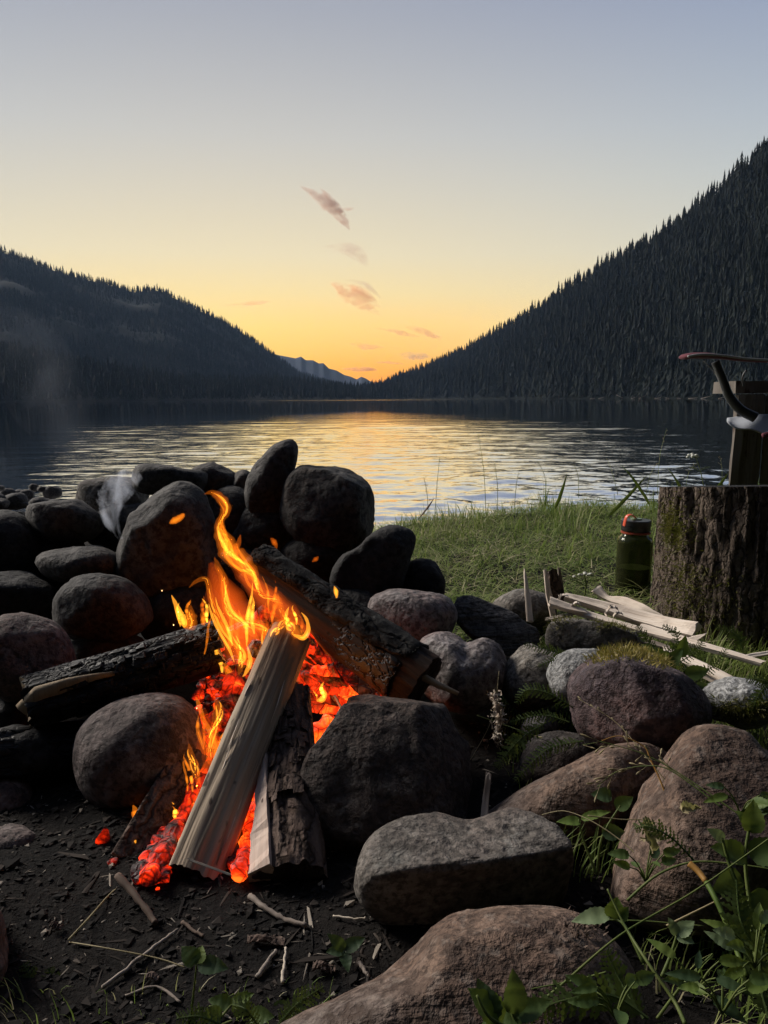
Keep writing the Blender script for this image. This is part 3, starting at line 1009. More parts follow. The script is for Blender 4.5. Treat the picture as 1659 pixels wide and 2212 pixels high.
STONES = {}
ST = [
    # back of the ring
    ('big', 'large round brown stone on top of the ring, right of the pointed one', [(612, 1085), (622, 1040), (655, 1012), (700, 1005), (745, 1008), (780, 1030), (800, 1065), (806, 1105), (795, 1150), (770, 1185), (720, 1200), (670, 1190), (630, 1150), (612, 1118)], 1.66, 0.085, 'st_dark', dict(rough=0.06)),
    ('point', 'tall pointed stone leaning to the right at the top of the ring', [(532, 1060), (540, 1025), (562, 995), (592, 966), (622, 955), (638, 964), (639, 990), (632, 1030), (622, 1070), (606, 1115), (578, 1138), (552, 1118), (536, 1092)], 1.70, 0.06, 'st_dark', dict(rough=0.06)),
    ('cap', 'round stone between the flat slab and the tall pointed stone', [(410, 1030), (420, 1006), (450, 997), (482, 1006), (508, 1026), (518, 1052), (508, 1082), (478, 1096), (440, 1086), (418, 1060)], 1.82, 0.06, 'st_dark', {}),
    ('wedge', 'small dark stone wedged left of the tall pointed stone', oval(498, 552, 1018, 1092, 5), 1.80, 0.05, 'st_dark', {}),
    ('slab', 'flat dark slab lying on the tall sooty stone', [(288, 1036), (292, 1014), (312, 1004), (360, 1008), (408, 1014), (441, 1022), (440, 1048), (418, 1066), (370, 1070), (318, 1066), (294, 1055)], 1.72, 0.08, 'st_dark', dict(full=0.6, rough=0.075)),
    ('pale', 'pale block behind the smoke at the left back of the ring', [(168, 1062), (178, 1040), (220, 1035), (300, 1036), (320, 1070), (315, 1110), (270, 1122), (210, 1118), (176, 1100)], 1.85, 0.08, 'st_tan', dict(full=0.55)),
    ('flatlit', 'broad dark stone with a pale flat top at the left back', [(54, 1108), (62, 1082), (88, 1066), (130, 1072), (180, 1090), (218, 1118), (214, 1150), (180, 1172), (120, 1170), (72, 1150)], 1.64, 0.09, 'st_dark', dict(cuts=(((-0.1, 0.1, 1), 0.55),))),
    ('tall', 'tall sooty egg-shaped stone behind the flames', [(256, 1180), (276, 1130), (310, 1085), (352, 1055), (398, 1046), (434, 1066), (455, 1110), (468, 1160), (470, 1215), (448, 1262), (400, 1285), (330, 1288), (282, 1262), (258, 1222)], 1.52, 0.10, 'st_dark', dict(rough=0.075)),
    ('flat', 'flat lens-shaped stone below the broad pale-topped one', [(80, 1212), (100, 1194), (150, 1184), (205, 1182), (246, 1194), (262, 1218), (246, 1246), (200, 1258), (140, 1256), (100, 1242)], 1.50, 0.09, 'st_dark', {}),
    ('oval', 'smooth oval stone in the left wall above the black log', [(118, 1318), (130, 1280), (168, 1252), (220, 1244), (272, 1256), (310, 1288), (324, 1326), (312, 1366), (268, 1390), (210, 1394), (158, 1382), (126, 1352)], 1.37, 0.10, 'st_dark', dict(rough=0.06)),
    ('lefty', 'rounded brown stone cut by the left edge, above the log end', [(-50, 1420), (-30, 1360), (20, 1332), (80, 1334), (128, 1362), (155, 1410), (156, 1455), (130, 1495), (80, 1515), (10, 1510), (-40, 1480)], 1.20, 0.10, 'st_redgran', dict(rough=0.06)),
    ('leftdark', 'black sooty boulder at the left edge behind the ring', [(-80, 1190), (-60, 1135), (0, 1108), (50, 1122), (84, 1160), (92, 1215), (70, 1270), (10, 1290), (-60, 1270)], 1.60, 0.10, 'st_soot', {}),
    # right side of the back wall
    ('leaner', 'black stone leaning right with a blunt top beside the grass', [(718, 1250), (740, 1205), (776, 1178), (815, 1148), (850, 1134), (880, 1144), (893, 1166), (884, 1205), (872, 1245), (850, 1290), (800, 1318), (750, 1305), (724, 1280)], 1.50, 0.07, 'st_soot', dict(rough=0.075, cuts=(((0, -1, 0.2), 0.55),))),
    ('small', 'small round black stone at the edge of the grass', [(868, 1262), (876, 1228), (905, 1210), (938, 1216), (957, 1244), (956, 1280), (936, 1306), (896, 1306), (872, 1290)], 1.53, 0.05, 'st_soot', {}),
    ('rusty', 'oval stone, grey above and rusty red below, right of the logs', [(800, 1322), (808, 1292), (845, 1276), (900, 1278), (955, 1290), (988, 1318), (984, 1352), (955, 1380), (900, 1396), (845, 1386), (810, 1360)], 1.40, 0.09, 'st_pink', dict(rough=0.04)),
    ('slate', 'angular grey slate sloping behind the pinkish stones', [(985, 1312), (1000, 1292), (1040, 1296), (1090, 1318), (1140, 1346), (1168, 1362), (1160, 1392), (1120, 1412), (1070, 1404), (1020, 1378), (992, 1345)], 1.44, 0.08, 'st_slate', dict(full=0.55, rough=0.06, cuts=(((0.2, -1, 0.7), 0.35),))),
    ('tanlow', 'low tan stone half sunk in the grass behind the splinters', [(1062, 1318), (1080, 1292), (1120, 1276), (1165, 1280), (1200, 1300), (1206, 1335), (1170, 1356), (1110, 1356), (1072, 1342)], 1.66, 0.09, 'st_tan', {}),
    ('pinkgrey', 'pinkish grey stone with a hollow in its top at the log end', [(908, 1420), (915, 1385), (945, 1370), (985, 1374), (1010, 1392), (1045, 1380), (1075, 1400), (1090, 1445), (1078, 1495), (1045, 1528), (990, 1535), (940, 1515), (912, 1470)], 1.25, 0.09, 'st_pink', dict(rough=0.075)),
    ('darkround', 'rounded brown-grey stone between the pinkish and purple ones', [(1085, 1455), (1096, 1416), (1130, 1398), (1175, 1398), (1212, 1410), (1224, 1455), (1210, 1505), (1170, 1532), (1120, 1528), (1092, 1498)], 1.24, 0.08, 'st_tan', dict(rough=0.075)),
    ('twotone', 'blocky stone, grey face and black mossy side, under the kindling', [(1185, 1372), (1196, 1346), (1235, 1336), (1290, 1346), (1345, 1356), (1376, 1372), (1374, 1405), (1340, 1424), (1270, 1426), (1205, 1416), (1186, 1398)], 1.38, 0.08, 'st_tan', dict(full=0.6, cuts=(((-0.4, -1, 0.1), 0.5),))),
    ('granite', 'pale speckled granite stone tucked behind the purple boulder', [(1184, 1470), (1190, 1436), (1215, 1412), (1255, 1404), (1300, 1410), (1320, 1450), (1310, 1500), (1260, 1522), (1212, 1514), (1188, 1496)], 1.17, 0.07, 'st_granite', dict(rough=0.06)),
    ('purple', 'big purple-red boulder under golden moss on the right', [(1238, 1480), (1250, 1440), (1285, 1416), (1345, 1408), (1420, 1418), (1470, 1446), (1505, 1490), (1522, 1545), (1500, 1590), (1450, 1618), (1370, 1620), (1300, 1606), (1258, 1570), (1242, 1525)], 1.08, 0.13, 'st_red', dict(rough=0.075)),
    ('whitegran', 'mottled white and grey granite stone at the right edge', [(1508, 1508), (1520, 1480), (1560, 1464), (1610, 1468), (1660, 1490), (1690, 1520), (1670, 1560), (1600, 1570), (1535, 1552), (1512, 1530)], 1.10, 0.09, 'st_granite', dict(rough=0.06)),
    # front right
    ('bigright', 'large smooth brown boulder cut by the right edge', [(1318, 1960), (1345, 1860), (1385, 1745), (1420, 1660), (1450, 1608), (1500, 1580), (1570, 1580), (1640, 1610), (1720, 1680), (1740, 1800), (1700, 1920), (1600, 2010), (1480, 2030), (1370, 2010)], 0.80, 0.13, 'st_brown', dict(lean=0.15, rough=0.06)),
    ('ridge', 'long brown stone sloping down to the left behind the grey boulder', [(1040, 1775), (1085, 1738), (1140, 1700), (1210, 1662), (1290, 1625), (1360, 1612), (1415, 1624), (1450, 1660), (1440, 1740), (1380, 1800), (1260, 1830), (1130, 1830), (1060, 1810)], 0.95, 0.10, 'st_brown', dict(rough=0.04)),
    ('greybig', 'big grey boulder with a pitted pale top in the right foreground', [(790, 1900), (800, 1848), (835, 1805), (895, 1776), (960, 1764), (1030, 1762), (1090, 1756), (1160, 1762), (1212, 1790), (1228, 1830), (1224, 1900), (1190, 1965), (1120, 2005), (1020, 2024), (910, 2018), (830, 1980), (795, 1935)], 0.80, 0.15, 'st_greybrown', dict(rough=0.06, full=0.62, cuts=(((0.15, -1, -0.25), 0.55), ((0, -0.15, 1), 0.78)))),
    ('bottom', 'long brown stone along the bottom edge of the picture', [(560, 2290), (640, 2205), (740, 2160), (850, 2110), (905, 2060), (955, 2000), (1030, 1962), (1110, 1950), (1190, 1968), (1260, 2010), (1320, 2070), (1350, 2150), (1340, 2300), (1200, 2380), (900, 2400), (680, 2370)], 0.585, 0.10, 'st_brown', dict(rough=0.075, lean=0.15)),
    ('soilbig', 'broad boulder strewn with dirt behind the bark log', [(655, 1640), (690, 1580), (740, 1535), (800, 1500), (880, 1498), (950, 1525), (985, 1575), (1020, 1605), (1026, 1645), (1010, 1720), (990, 1780), (930, 1820), (830, 1830), (740, 1822), (680, 1790), (656, 1720)], 0.99, 0.13, 'st_soil', dict(lean=0.1, rough=0.09, cuts=(((0.1, -0.75, 0.7), 0.62), ((0.8, -0.4, 0.5), 0.72)))),
    ('redgran', 'red granite stone inside the ring under the black log', [(168, 1630), (182, 1580), (220, 1540), (280, 1514), (350, 1506), (405, 1524), (430, 1570), (430, 1640), (405, 1700), (350, 1742), (280, 1752), (215, 1736), (178, 1690)], 1.06, 0.10, 'st_redgran', dict(rough=0.04)),
    ('leftlow', 'small dark stone at the left edge beside the embers', oval(-60, 76, 1676, 1800, 4), 1.04, 0.08, 'st_redgran', {}),
    ('leftred', 'low reddish stone at the left edge above the bare soil', oval(-50, 96, 1788, 1896, 3), 0.93, 0.07, 'st_redgran', {}),
    ('leftcut', 'reddish brown stone showing only its rim at the lower left edge', oval(-120, 16, 1950, 2160, 0), 0.70, 0.06, 'st_brown', {}),
    ('peek', 'small grey stone peeping out beside the smooth brown boulder', oval(1418, 1490, 1575, 1650, 0), 1.00, 0.04, 'st_slate', {}),
    ('holeb', 'brown stone in the dark hollow under the purple boulder', oval(1120, 1300, 1585, 1720, 10), 1.06, 0.07, 'st_soil', {}),
    ('holec', 'small grey stone among the ferns in the hollow', oval(1125, 1205, 1545, 1605, -8), 1.13, 0.05, 'st_slate', {}),
]
for k, (key, lb, ol, y, dp, mt, kw) in enumerate(ST):
    STONES[key] = stone(lb, ol, y, dp, mt, seed=11 + k * 3, sub=5 if key in ('purple', 'bigright', 'ridge', 'greybig', 'bottom', 'soilbig', 'redgran', 'pinkgrey', 'big', 'tall', 'oval') else 4, **kw)

# stones deeper in the wall that carry the ones above
FILL = [('sooty stone in the shadow left of the tall pointed stone', oval(440, 560, 1058, 1200, 8), 1.76, 0.09),
        ('sooty stone in the shadow below the tall pointed stone', oval(500, 640, 1090, 1215, 20), 1.72, 0.09),
        ('sooty stone below the large round one, behind the logs', oval(600, 760, 1160, 1290, 0), 1.66, 0.10),
        ('sooty stone low in the wall behind the main flame', oval(430, 620, 1190, 1330, 0), 1.62, 0.10),
        ('sooty stone at the foot of the tall egg-shaped stone', oval(300, 480, 1260, 1400, 0), 1.50, 0.10),
        ('sooty stone behind the flat lens-shaped stone', oval(20, 200, 1150, 1290, 0), 1.66, 0.10),
        ('sooty stone under the flat lens-shaped stone', oval(220, 330, 1215, 1310, 0), 1.56, 0.09),
        ('sooty stone low at the left edge under the lens-shaped stone', oval(-90, 130, 1240, 1360, 0), 1.46, 0.11),
        ('sooty stone carrying the oval stone in the left wall', oval(130, 330, 1370, 1480, 0), 1.38, 0.10),
        ('sooty stone behind the burning logs in the middle of the ring', oval(450, 660, 1290, 1420, 0), 1.55, 0.10),
        ('sooty stone under the black leaning stone', oval(690, 850, 1270, 1400, 0), 1.50, 0.10),
        ('sooty stone under the pale block at the left back', oval(180, 350, 1090, 1190, 0), 1.80, 0.10),
        ('black stone below the brown stone at the left edge', oval(-90, 110, 1490, 1620, 0), 1.20, 0.10),
        ('black stone under the left end of the charred log', oval(-70, 180, 1570, 1690, 3), 1.10, 0.09),
        ('sooty stone behind the glowing log', oval(640, 830, 1380, 1480, 0), 1.42, 0.10)]
for k, (lb, ol, y, dp) in enumerate(FILL):
    stone(lb, ol, y, dp, 'st_soot', seed=301 + k * 5, sub=4)

# cobbles on the beach behind, left
r = np.random.default_rng(31)
for k in range(18):
    u = -40 + (k % 9) * 19 + r.uniform(-8, 8); v = 1056 + (k // 9) * 20 + r.uniform(-8, 12) + (u > 120) * 0
    y = 7.0 - (k // 9) * 2.6 + r.uniform(-0.5, 0.5)
    w = r.uniform(10, 22) * (1 + 0.4 * (k // 9)); h = w * r.uniform(0.5, 0.75)
    o = stone('weathered cobble of the beach at the far left', oval(u - w, u + w, v - h * 0.4, v + h * 1.6, r.uniform(-12, 12), seed=k), y, r.uniform(0.05, 0.09), 'st_dark', seed=500 + k, sub=3,
              group='cobbles on the left beach', name='cobble')


# ================================================================== firewood
def log_geo(L, sec0, sec1, nl=46, nper=72, groove=0.0016, jag=0.005, seed=0, bend=0.0, smooth_sec=False):
    """a billet along local Z: cross-section eases from sec0 to sec1, fibre grooves, ragged ends. Returns side and cap meshes"""
    def dens(s):
        s = np.array(s, float)
        if smooth_sec: c = crom(s, 12, True)
        else:
            c = []
            for k in range(len(s)):
                for j in range(12): c.append(s[k] + (s[(k + 1) % len(s)] - s[k]) * j / 12)
            c = np.array(c)
            c = 0.5 * c + 0.25 * (np.roll(c, 1, 0) + np.roll(c, -1, 0))
        d = np.linalg.norm(np.roll(c, -1, 0) - c, axis=1); t = np.concatenate([[0], np.cumsum(d)])
        q = np.linspace(0, t[-1], nper, endpoint=False)
        cc = np.vstack([c, c[:1]])
        return np.stack([np.interp(q, t, cc[:, 0]), np.interp(q, t, cc[:, 1])], -1)
    A, B = dens(sec0), dens(sec1)
    V = np.zeros((nl, nper, 3)); per = np.arange(nper)
    for i in range(nl):
        t = i / (nl - 1)
        c = A * (1 - t) + B * t
        n = c - c.mean(0); n /= np.linalg.norm(n, axis=1)[:, None]
        Pn = np.stack([np.cos(per / nper * 6.283) * 5, np.sin(per / nper * 6.283) * 5, np.full(nper, t * 2.2)], -1)
        g = fbm(Pn * np.array([0.8, 0.8, 0.7]), 3, seed) * 1.6 + fbm(Pn * np.array([3, 3, 1.0]), 2, seed + 3) * 0.4
        c = c + n * (g * groove)[:, None]
        z = np.full(nper, t * L)
        if i == 0: z = z + jag * fbm(Pn * 0.8, 3, seed + 5)
        if i == nl - 1: z = z + jag * fbm(Pn * 0.8, 3, seed + 6)
        V[i, :, 0] = c[:, 0] + bend * math.sin(t * math.pi); V[i, :, 1] = c[:, 1]; V[i, :, 2] = z
    side = [(i * nper + j, i * nper + (j + 1) % nper, (i + 1) * nper + (j + 1) % nper, (i + 1) * nper + j) for i in range(nl - 1) for j in range(nper)]
    Vs = V.reshape(-1, 3)
    caps = []
    for i, flip in ((0, True), (nl - 1, False)):
        ring = V[i]; c = ring.mean(0); vv = [c]; K = 4
        for q in range(1, K + 1):
            rg = c + (ring - c) * (q / K)
            if q < K: rg = rg + np.stack([np.zeros(nper), np.zeros(nper), 0.0025 * fbm(rg * 160, 2, seed + 8)], -1)
            vv += list(rg)
        f = [(0, 1 + j, 1 + (j + 1) % nper) for j in range(nper)]
        for q in range(K - 1):
            a, b = 1 + q * nper, 1 + (q + 1) * nper
            f += [(a + j, b + j, b + (j + 1) % nper, a + (j + 1) % nper) for j in range(nper)]
        if flip: f = [tuple(reversed(x)) for x in f]
        caps.append((np.array(vv), f))
    return (Vs, side), caps


SIDES = {}


def billet(name, label, p0, p1, sec0, sec1, mat, capmat=('endgrain', 'endgrain'), front=(0, -1, 0), mirror=True, **kw):
    Mx, L = frame(p0, p1, front)
    if mirror: sec0, sec1 = ([(-a, b) for a, b in reversed(q)] for q in (sec0, sec1))
    (V, F), caps = log_geo(L, sec0, sec1, **kw)
    t = empty(name, M=Mx)
    tag(t, label, 'log', 'logs on the campfire')
    # keep the camera-facing winding outward
    SIDES[t.name] = place('split_side', mesh_from('split_side', V, F), M[mat], t)
    for (v, f), cm in zip(caps, capmat):
        place('cut_end', mesh_from('cut_end', v, f), M[cm], t)
    return t, Mx, L


# pale split billet leaning into the flames
p0 = PY(419, 1893, 0.835); p1 = PY(628, 1368, 1.09)
sec_a = [(-0.036, -0.016), (-0.031, 0.014), (-0.011, 0.023), (0.026, 0.018), (0.034, 0.002), (0.026, -0.028), (-0.012, -0.032)]
sec_b = [(-0.031, -0.016), (-0.026, 0.020), (0.004, 0.027), (0.028, 0.006), (0.032, -0.014), (0.020, -0.034), (-0.014, -0.034)]
LOG_MAIN, MX1, L1 = billet('split_log', 'pale split billet leaning up into the flames, its top alight', p0, p1, sec_a, sec_b, 'split', ('endgrain', 'char'), groove=0.0026, seed=2)
rs_ = np.random.default_rng(14)
for k in range(9):
    x = rs_.uniform(-0.028, 0.026); z = rs_.uniform(0.01, 0.24); l_ = rs_.uniform(0.03, 0.08)
    y0 = 0.0175 + rs_.uniform(0, 0.003)
    v, f = tube([(x, y0 - 0.003, z), (x + rs_.normal(0, 0.001), y0 + 0.001, z + l_ * 0.5), (x + rs_.normal(0, 0.002), y0 + rs_.uniform(0.001, 0.005), z + l_)], [0.0016, 0.0014, 0.0003], 5, 0.5)
    place('splinter', mesh_from('splinter', v, f), M['split2' if k % 3 else 'kindling'], SIDES[LOG_MAIN.name])
# bark billet at its right
p0 = PY(628, 1898, 0.82); p1 = PY(628, 1500, 1.07)
sec_a = [(-0.034, -0.010), (-0.040, 0.022), (-0.016, 0.034), (0.016, 0.034), (0.038, 0.014), (0.040, -0.012), (0.016, -0.034), (-0.016, -0.032)]
sec_b = [tuple(0.72 * q for q in p) for p in sec_a]
t, MX2, L2 = billet('bark_log', 'half-round billet with flaky brown bark standing right of the pale one', p0, p1, sec_a, sec_b, 'bark', ('endgrain', 'char'), groove=0.003, seed=5, jag=0.006)
# its split face, a clean strip on the left
v, f = boxm((-0.0445, -0.012, -0.004), (-0.034, 0.0235, L2 * 0.80))
bmv = bmesh.new()
fv = []
for i in range(24):
    tt = i / 23
    s = 1 - 0.24 * tt
    zz = tt * L2 * 0.82
    wob = 0.0012 * math.sin(tt * 23) + 0.0008 * math.sin(tt * 51)
    inn = -0.014 - 0.024 * tt
    fv += [(-0.0400 * s + wob - 0.003, -0.014 * s, zz), (-0.0450 * s + wob - 0.002, 0.008 * s, zz), (-0.0425 * s + wob - 0.001, 0.0265 * s, zz), (inn * s, 0.0375 * s + 0.001 + wob * 1.5, zz), (inn * s + 0.002, 0.027 * s, zz), (-0.030 * s, -0.01 * s, zz)]
ff = [(i * 6 + j, (i + 1) * 6 + j, (i + 1) * 6 + (j + 1) % 6, i * 6 + (j + 1) % 6) for i in range(23) for j in range(6)] + [tuple(range(6)), tuple(range(138, 144))[::-1]]
fv = [(-a, b, c) for a, b, c in fv]
place('split_face', mesh_from('split_face', fv, ff, False), M['split2'], t)
# loose bark plates standing off the log
rb = np.random.default_rng(8)
for k in range(34):
    a = -rb.uniform(-0.9, 1.35); z = rb.uniform(0.01, L2 * 0.86); s = 1 - 0.28 * z / L2
    n = np.array([math.sin(a), math.cos(a), 0]); tg = np.array([math.cos(a), -math.sin(a), 0])
    c = n * (0.0385 * s) + np.array([0, 0, z]); w, h, th = rb.uniform(0.004, 0.010), rb.uniform(0.007, 0.02), 0.0016
    lift = rb.uniform(0.0, 0.004); vv = []
    for q, (aa, bb) in enumerate(((-1, -1), (1, -1), (1, 1), (-1, 1))):
        pz = c + tg * aa * w * rb.uniform(0.6, 1.1) + np.array([0, 0, bb * h * rb.uniform(0.6, 1.1)]) + n * (lift if bb < 0 else 0)
        vv.append(pz)
    vv += [p + n * th for p in vv]
    place('bark_plate', mesh_from('bark_plate', vv, [(0, 1, 2, 3), (7, 6, 5, 4), (0, 4, 5, 1), (1, 5, 6, 2), (2, 6, 7, 3), (3, 7, 4, 0)], False), M['bark'], SIDES[t.name])

# charred log reaching down to the right, bark above and burnt split face below
p0 = PY(915, 1478, 1.13); p1 = PY(548, 1224, 1.30)
sec_a = [(-0.052, 0.012), (-0.034, 0.034), (0.004, 0.044), (0.040, 0.030), (0.052, 0.000), (0.036, -0.036), (-0.004, -0.044), (-0.042, -0.026)]
sec_b = [(-0.044, 0.002), (-0.020, 0.034), (0.024, 0.030), (0.042, 0.010), (0.034, -0.026), (0.0, -0.040), (-0.036, -0.026)]
t, MX3, L3 = billet('charred_log', 'charred log lying down to the right above the glowing embers', p0, p1, sec_a, sec_b, 'charsplit', ('charsplit', 'char'), groove=0.003, seed=9)
# char layer and bark strip along its upper edge
def strip(t, L, a0, a1, r0, r1, z0, z1, mat, nm, seed, th=0.006, n=40, m=10):
    rr = np.random.default_rng(seed); vv = []
    for i in range(n):
        tt = i / (n - 1); z = z0 + (z1 - z0) * tt
        for j in range(m):
            a = a0 + (a1 - a0) * j / (m - 1) + 0.18 * float(vnoise(np.array([tt * 9, j * .2, seed])))
            rad = r0 + (r1 - r0) * tt + th * (0.6 + 0.8 * float(fbm(np.array([tt * 14, j * 0.7, seed * 1.3]), 3, seed)))
            vv.append((math.cos(a) * rad, math.sin(a) * rad * 0.86, z + 0.004 * float(vnoise(np.array([j * 1.3, i * 0.2, seed])))))
    ff = [(i * m + j, i * m + j + 1, (i + 1) * m + j + 1, (i + 1) * m + j) for i in range(n - 1) for j in range(m - 1)]
    o = place(nm, mesh_from(nm, vv, ff), M[mat], t)
    sm = o.modifiers.new('thick', 'SOLIDIFY'); sm.thickness = th; sm.offset = -1
    return o
strip(t, L3, 2.0, 3.7, 0.050, 0.042, 0.03, L3 * 0.99, 'bark_grey', 'bark', 4)
strip(t, L3, 0.6, 2.1, 0.050, 0.036, 0.035, L3 * 0.66, 'char', 'char_crust', 6, th=0.004)
v, f = tube([(-0.012, 0.02, 0.03), (-0.016, 0.012, -0.025), (-0.02, 0.004, -0.055)], [0.014, 0.010, 0.006], 8, 0.5)
place('splintered_end', mesh_from('splintered_end', v, f), M['endwood'], t)

# black log with a pale broken end on the left
p0 = PY(62, 1520, 1.08); p1 = PY(470, 1395, 1.17)
sec_a = [(-0.038, -0.010), (-0.030, 0.026), (0.006, 0.040), (0.034, 0.020), (0.038, -0.016), (0.010, -0.038), (-0.024, -0.034)]
sec_b = [(-0.040, -0.014), (-0.030, 0.030), (0.008, 0.042), (0.036, 0.022), (0.040, -0.018), (0.012, -0.042), (-0.026, -0.036)]
t, MX4, L4 = billet('charred_log', 'black charred log with a pale broken left end', p0, p1, sec_a, sec_b, 'char', ('endwood', 'char'), groove=0.004, seed=12, jag=0.012)
# pale uncharred sliver at the end
pa, pb = PY(52, 1518, 1.065), PY(262, 1452, 1.10)
v, f = tube([PY(56, 1535, 1.06), PY(90, 1500, 1.062), PY(150, 1478, 1.07), PY(205, 1462, 1.08), PY(258, 1452, 1.09)], [0.017, 0.0165, 0.0115, 0.006, 0.003], 9, 0.6, (0, -0.3, 1))
tag(solo('wood_sliver', v, f, M['endwood']), 'pale broken sliver along the left end of the black log', 'wood', 'split wood')
# crust blocks along the black log's front, alligator char
rb = np.random.default_rng(18)
for k in range(60):
    z = rb.uniform(0.05, L4 * 0.98); a = rb.uniform(0.3, 2.6); rad = 0.0385
    n = np.array([math.cos(a), math.sin(a), 0]); tg = np.array([-math.sin(a), math.cos(a), 0])
    c = n * rad + np.array([0, 0, z]); w, h, th = rb.uniform(0.004, 0.008), rb.uniform(0.006, 0.014), rb.uniform(0.002, 0.006)
    base = [c + tg * aa * w + np.array([0, 0, bb * h]) for aa, bb in ((-1, -1), (1, -1), (1, 1), (-1, 1))]
    vv = base + [c + (p - c) * 0.75 + n * th for p in base]
    place('char_block', mesh_from('char_block', vv, [(4, 5, 6, 7), (0, 1, 5, 4), (1, 2, 6, 5), (2, 3, 7, 6), (3, 0, 4, 7)], False), M['char'], SIDES[t.name])

# black half-burnt log in the shadow beneath
p0 = PY(-30, 1640, 1.02); p1 = PY(330, 1600, 1.16)
billet('charred_log', 'burnt black log in the shadow at the left under the upper one', p0, p1, sec_a, sec_b, 'char', ('char', 'char'), groove=0.004, seed=15)

# short brown plank smouldering at the lower left
p0 = PY(272, 1866, 0.865); p1 = PY(415, 1625, 1.02)
s1 = [(-0.022, -0.010), (-0.022, 0.010), (0.022, 0.012), (0.022, -0.010)]
billet('burning_plank', 'short brown smouldering plank left of the pale billet', p0, p1, s1, s1, 'bark', ('endwood', 'char'), groove=0.0016, seed=21, nper=48)


# ================================================================== embers
def yc(u, v, y, z=0.008):
    """distance, brought forward where the line of sight would meet the ground first"""
    return min(y, float(PZ(u, v, z)[1])) if v > 1450 else y


def chunk(c, size, seed, flat=1.0, rot=None):
    """an angular lump of charcoal"""
    r = np.random.default_rng(seed)
    D, F = ico(2)
    V = D * (1 + 0.28 * fbm(D * 1.6 + seed, 3, seed))[:, None]
    for _ in range(7):
        n = r.normal(0, 1, 3); n /= np.linalg.norm(n); d = r.uniform(0.45, 0.75)
        ex = np.maximum(V @ n - d, 0); V -= n[None] * ex[:, None]
    V *= np.array([1, 1, flat])
    q = Matrix.Rotation(r.uniform(0, 6.28), 3, 'Z') @ Matrix.Rotation(r.normal(0, 0.5), 3, 'X')
    V = V @ np.array(q).T
    return V * np.asarray(size) + np.asarray(c), [tuple(x) for x in F]


# log burning from below: a wall of cracked glowing charcoal under the charred log
glow = empty('glowing_log', loc=PY(715, 1480, 1.20))
tag(glow, 'red glowing log cracked into charcoal blocks, right of the pale billet', 'log', 'logs on the campfire')
go = np.array(glow.location)
bp0, bp1 = PY(560, 1330, 1.30), PY(830, 1545, 1.20)
v, f = tube(crom([bp0, (bp0 + bp1) / 2 + np.array([0, 0.01, -0.01]), bp1], 8), 0.045, 12)
part('char_core', v, f, M['ember_dim'], glow, go)
rb = np.random.default_rng(5)
ROWS, COLS = 8, 5
lat = {}
for i in range(ROWS + 1):
    for j in range(COLS + 1):
        v0 = 1372 + i * 21; uL = 630; uR = 668 + (v0 - 1372) * 0.82
        lat[i, j] = np.array([uL + (uR - uL) * j / COLS + rb.normal(0, 5) * (0 < j < COLS) + (9 if i % 2 else -9) * (0 < j < COLS), v0 + rb.normal(0, 3) + 0.06 * (uR - uL) * j / COLS])
for i in range(ROWS):
    for j in range(COLS):
        if rb.random() < 0.06: continue
        cell = [lat[i, j], (lat[i, j] + lat[i, j + 1]) / 2 + rb.normal(0, 2.0, 2), lat[i, j + 1], (lat[i, j + 1] + lat[i + 1, j + 1]) / 2 + rb.normal(0, 2.0, 2), lat[i + 1, j + 1],
                (lat[i + 1, j + 1] + lat[i + 1, j]) / 2 + rb.normal(0, 2.0, 2), lat[i + 1, j], (lat[i + 1, j] + lat[i, j]) / 2 + rb.normal(0, 2.0, 2)]
        cu = np.mean(cell, 0); ins = rb.uniform(0.86, 0.97); yy = 1.165 + rb.normal(0, 0.005); tl = rb.normal(0, 0.05); tz = rb.normal(0, 0.10)
        cc = PY(cu[0], cu[1], yy)
        def lift(p, f, dy):
            q = PY(*(cu + (p - cu) * f), yy); q[1] += dy + tl * (q[0] - cc[0]) + tz * (q[2] - cc[2]); return q
        base = [lift(p, ins, 0.012) for p in cell]; mid = [lift(p, ins, 0.0) for p in cell]; top = [lift(p, ins * 0.80, -0.004) for p in cell]
        nb = 8
        vv = np.array(base + mid + top) - go
        ff = [tuple(range(2 * nb, 3 * nb))] + [(q, (q + 1) % nb, nb + (q + 1) % nb, nb + q) for q in range(nb)] + [(nb + q, nb + (q + 1) % nb, 2 * nb + (q + 1) % nb, 2 * nb + q) for q in range(nb)]
        place('ember_block', mesh_from('ember_block', vv, ff, False), M['ember_hot' if rb.random() < 0.4 else 'ember'], glow)

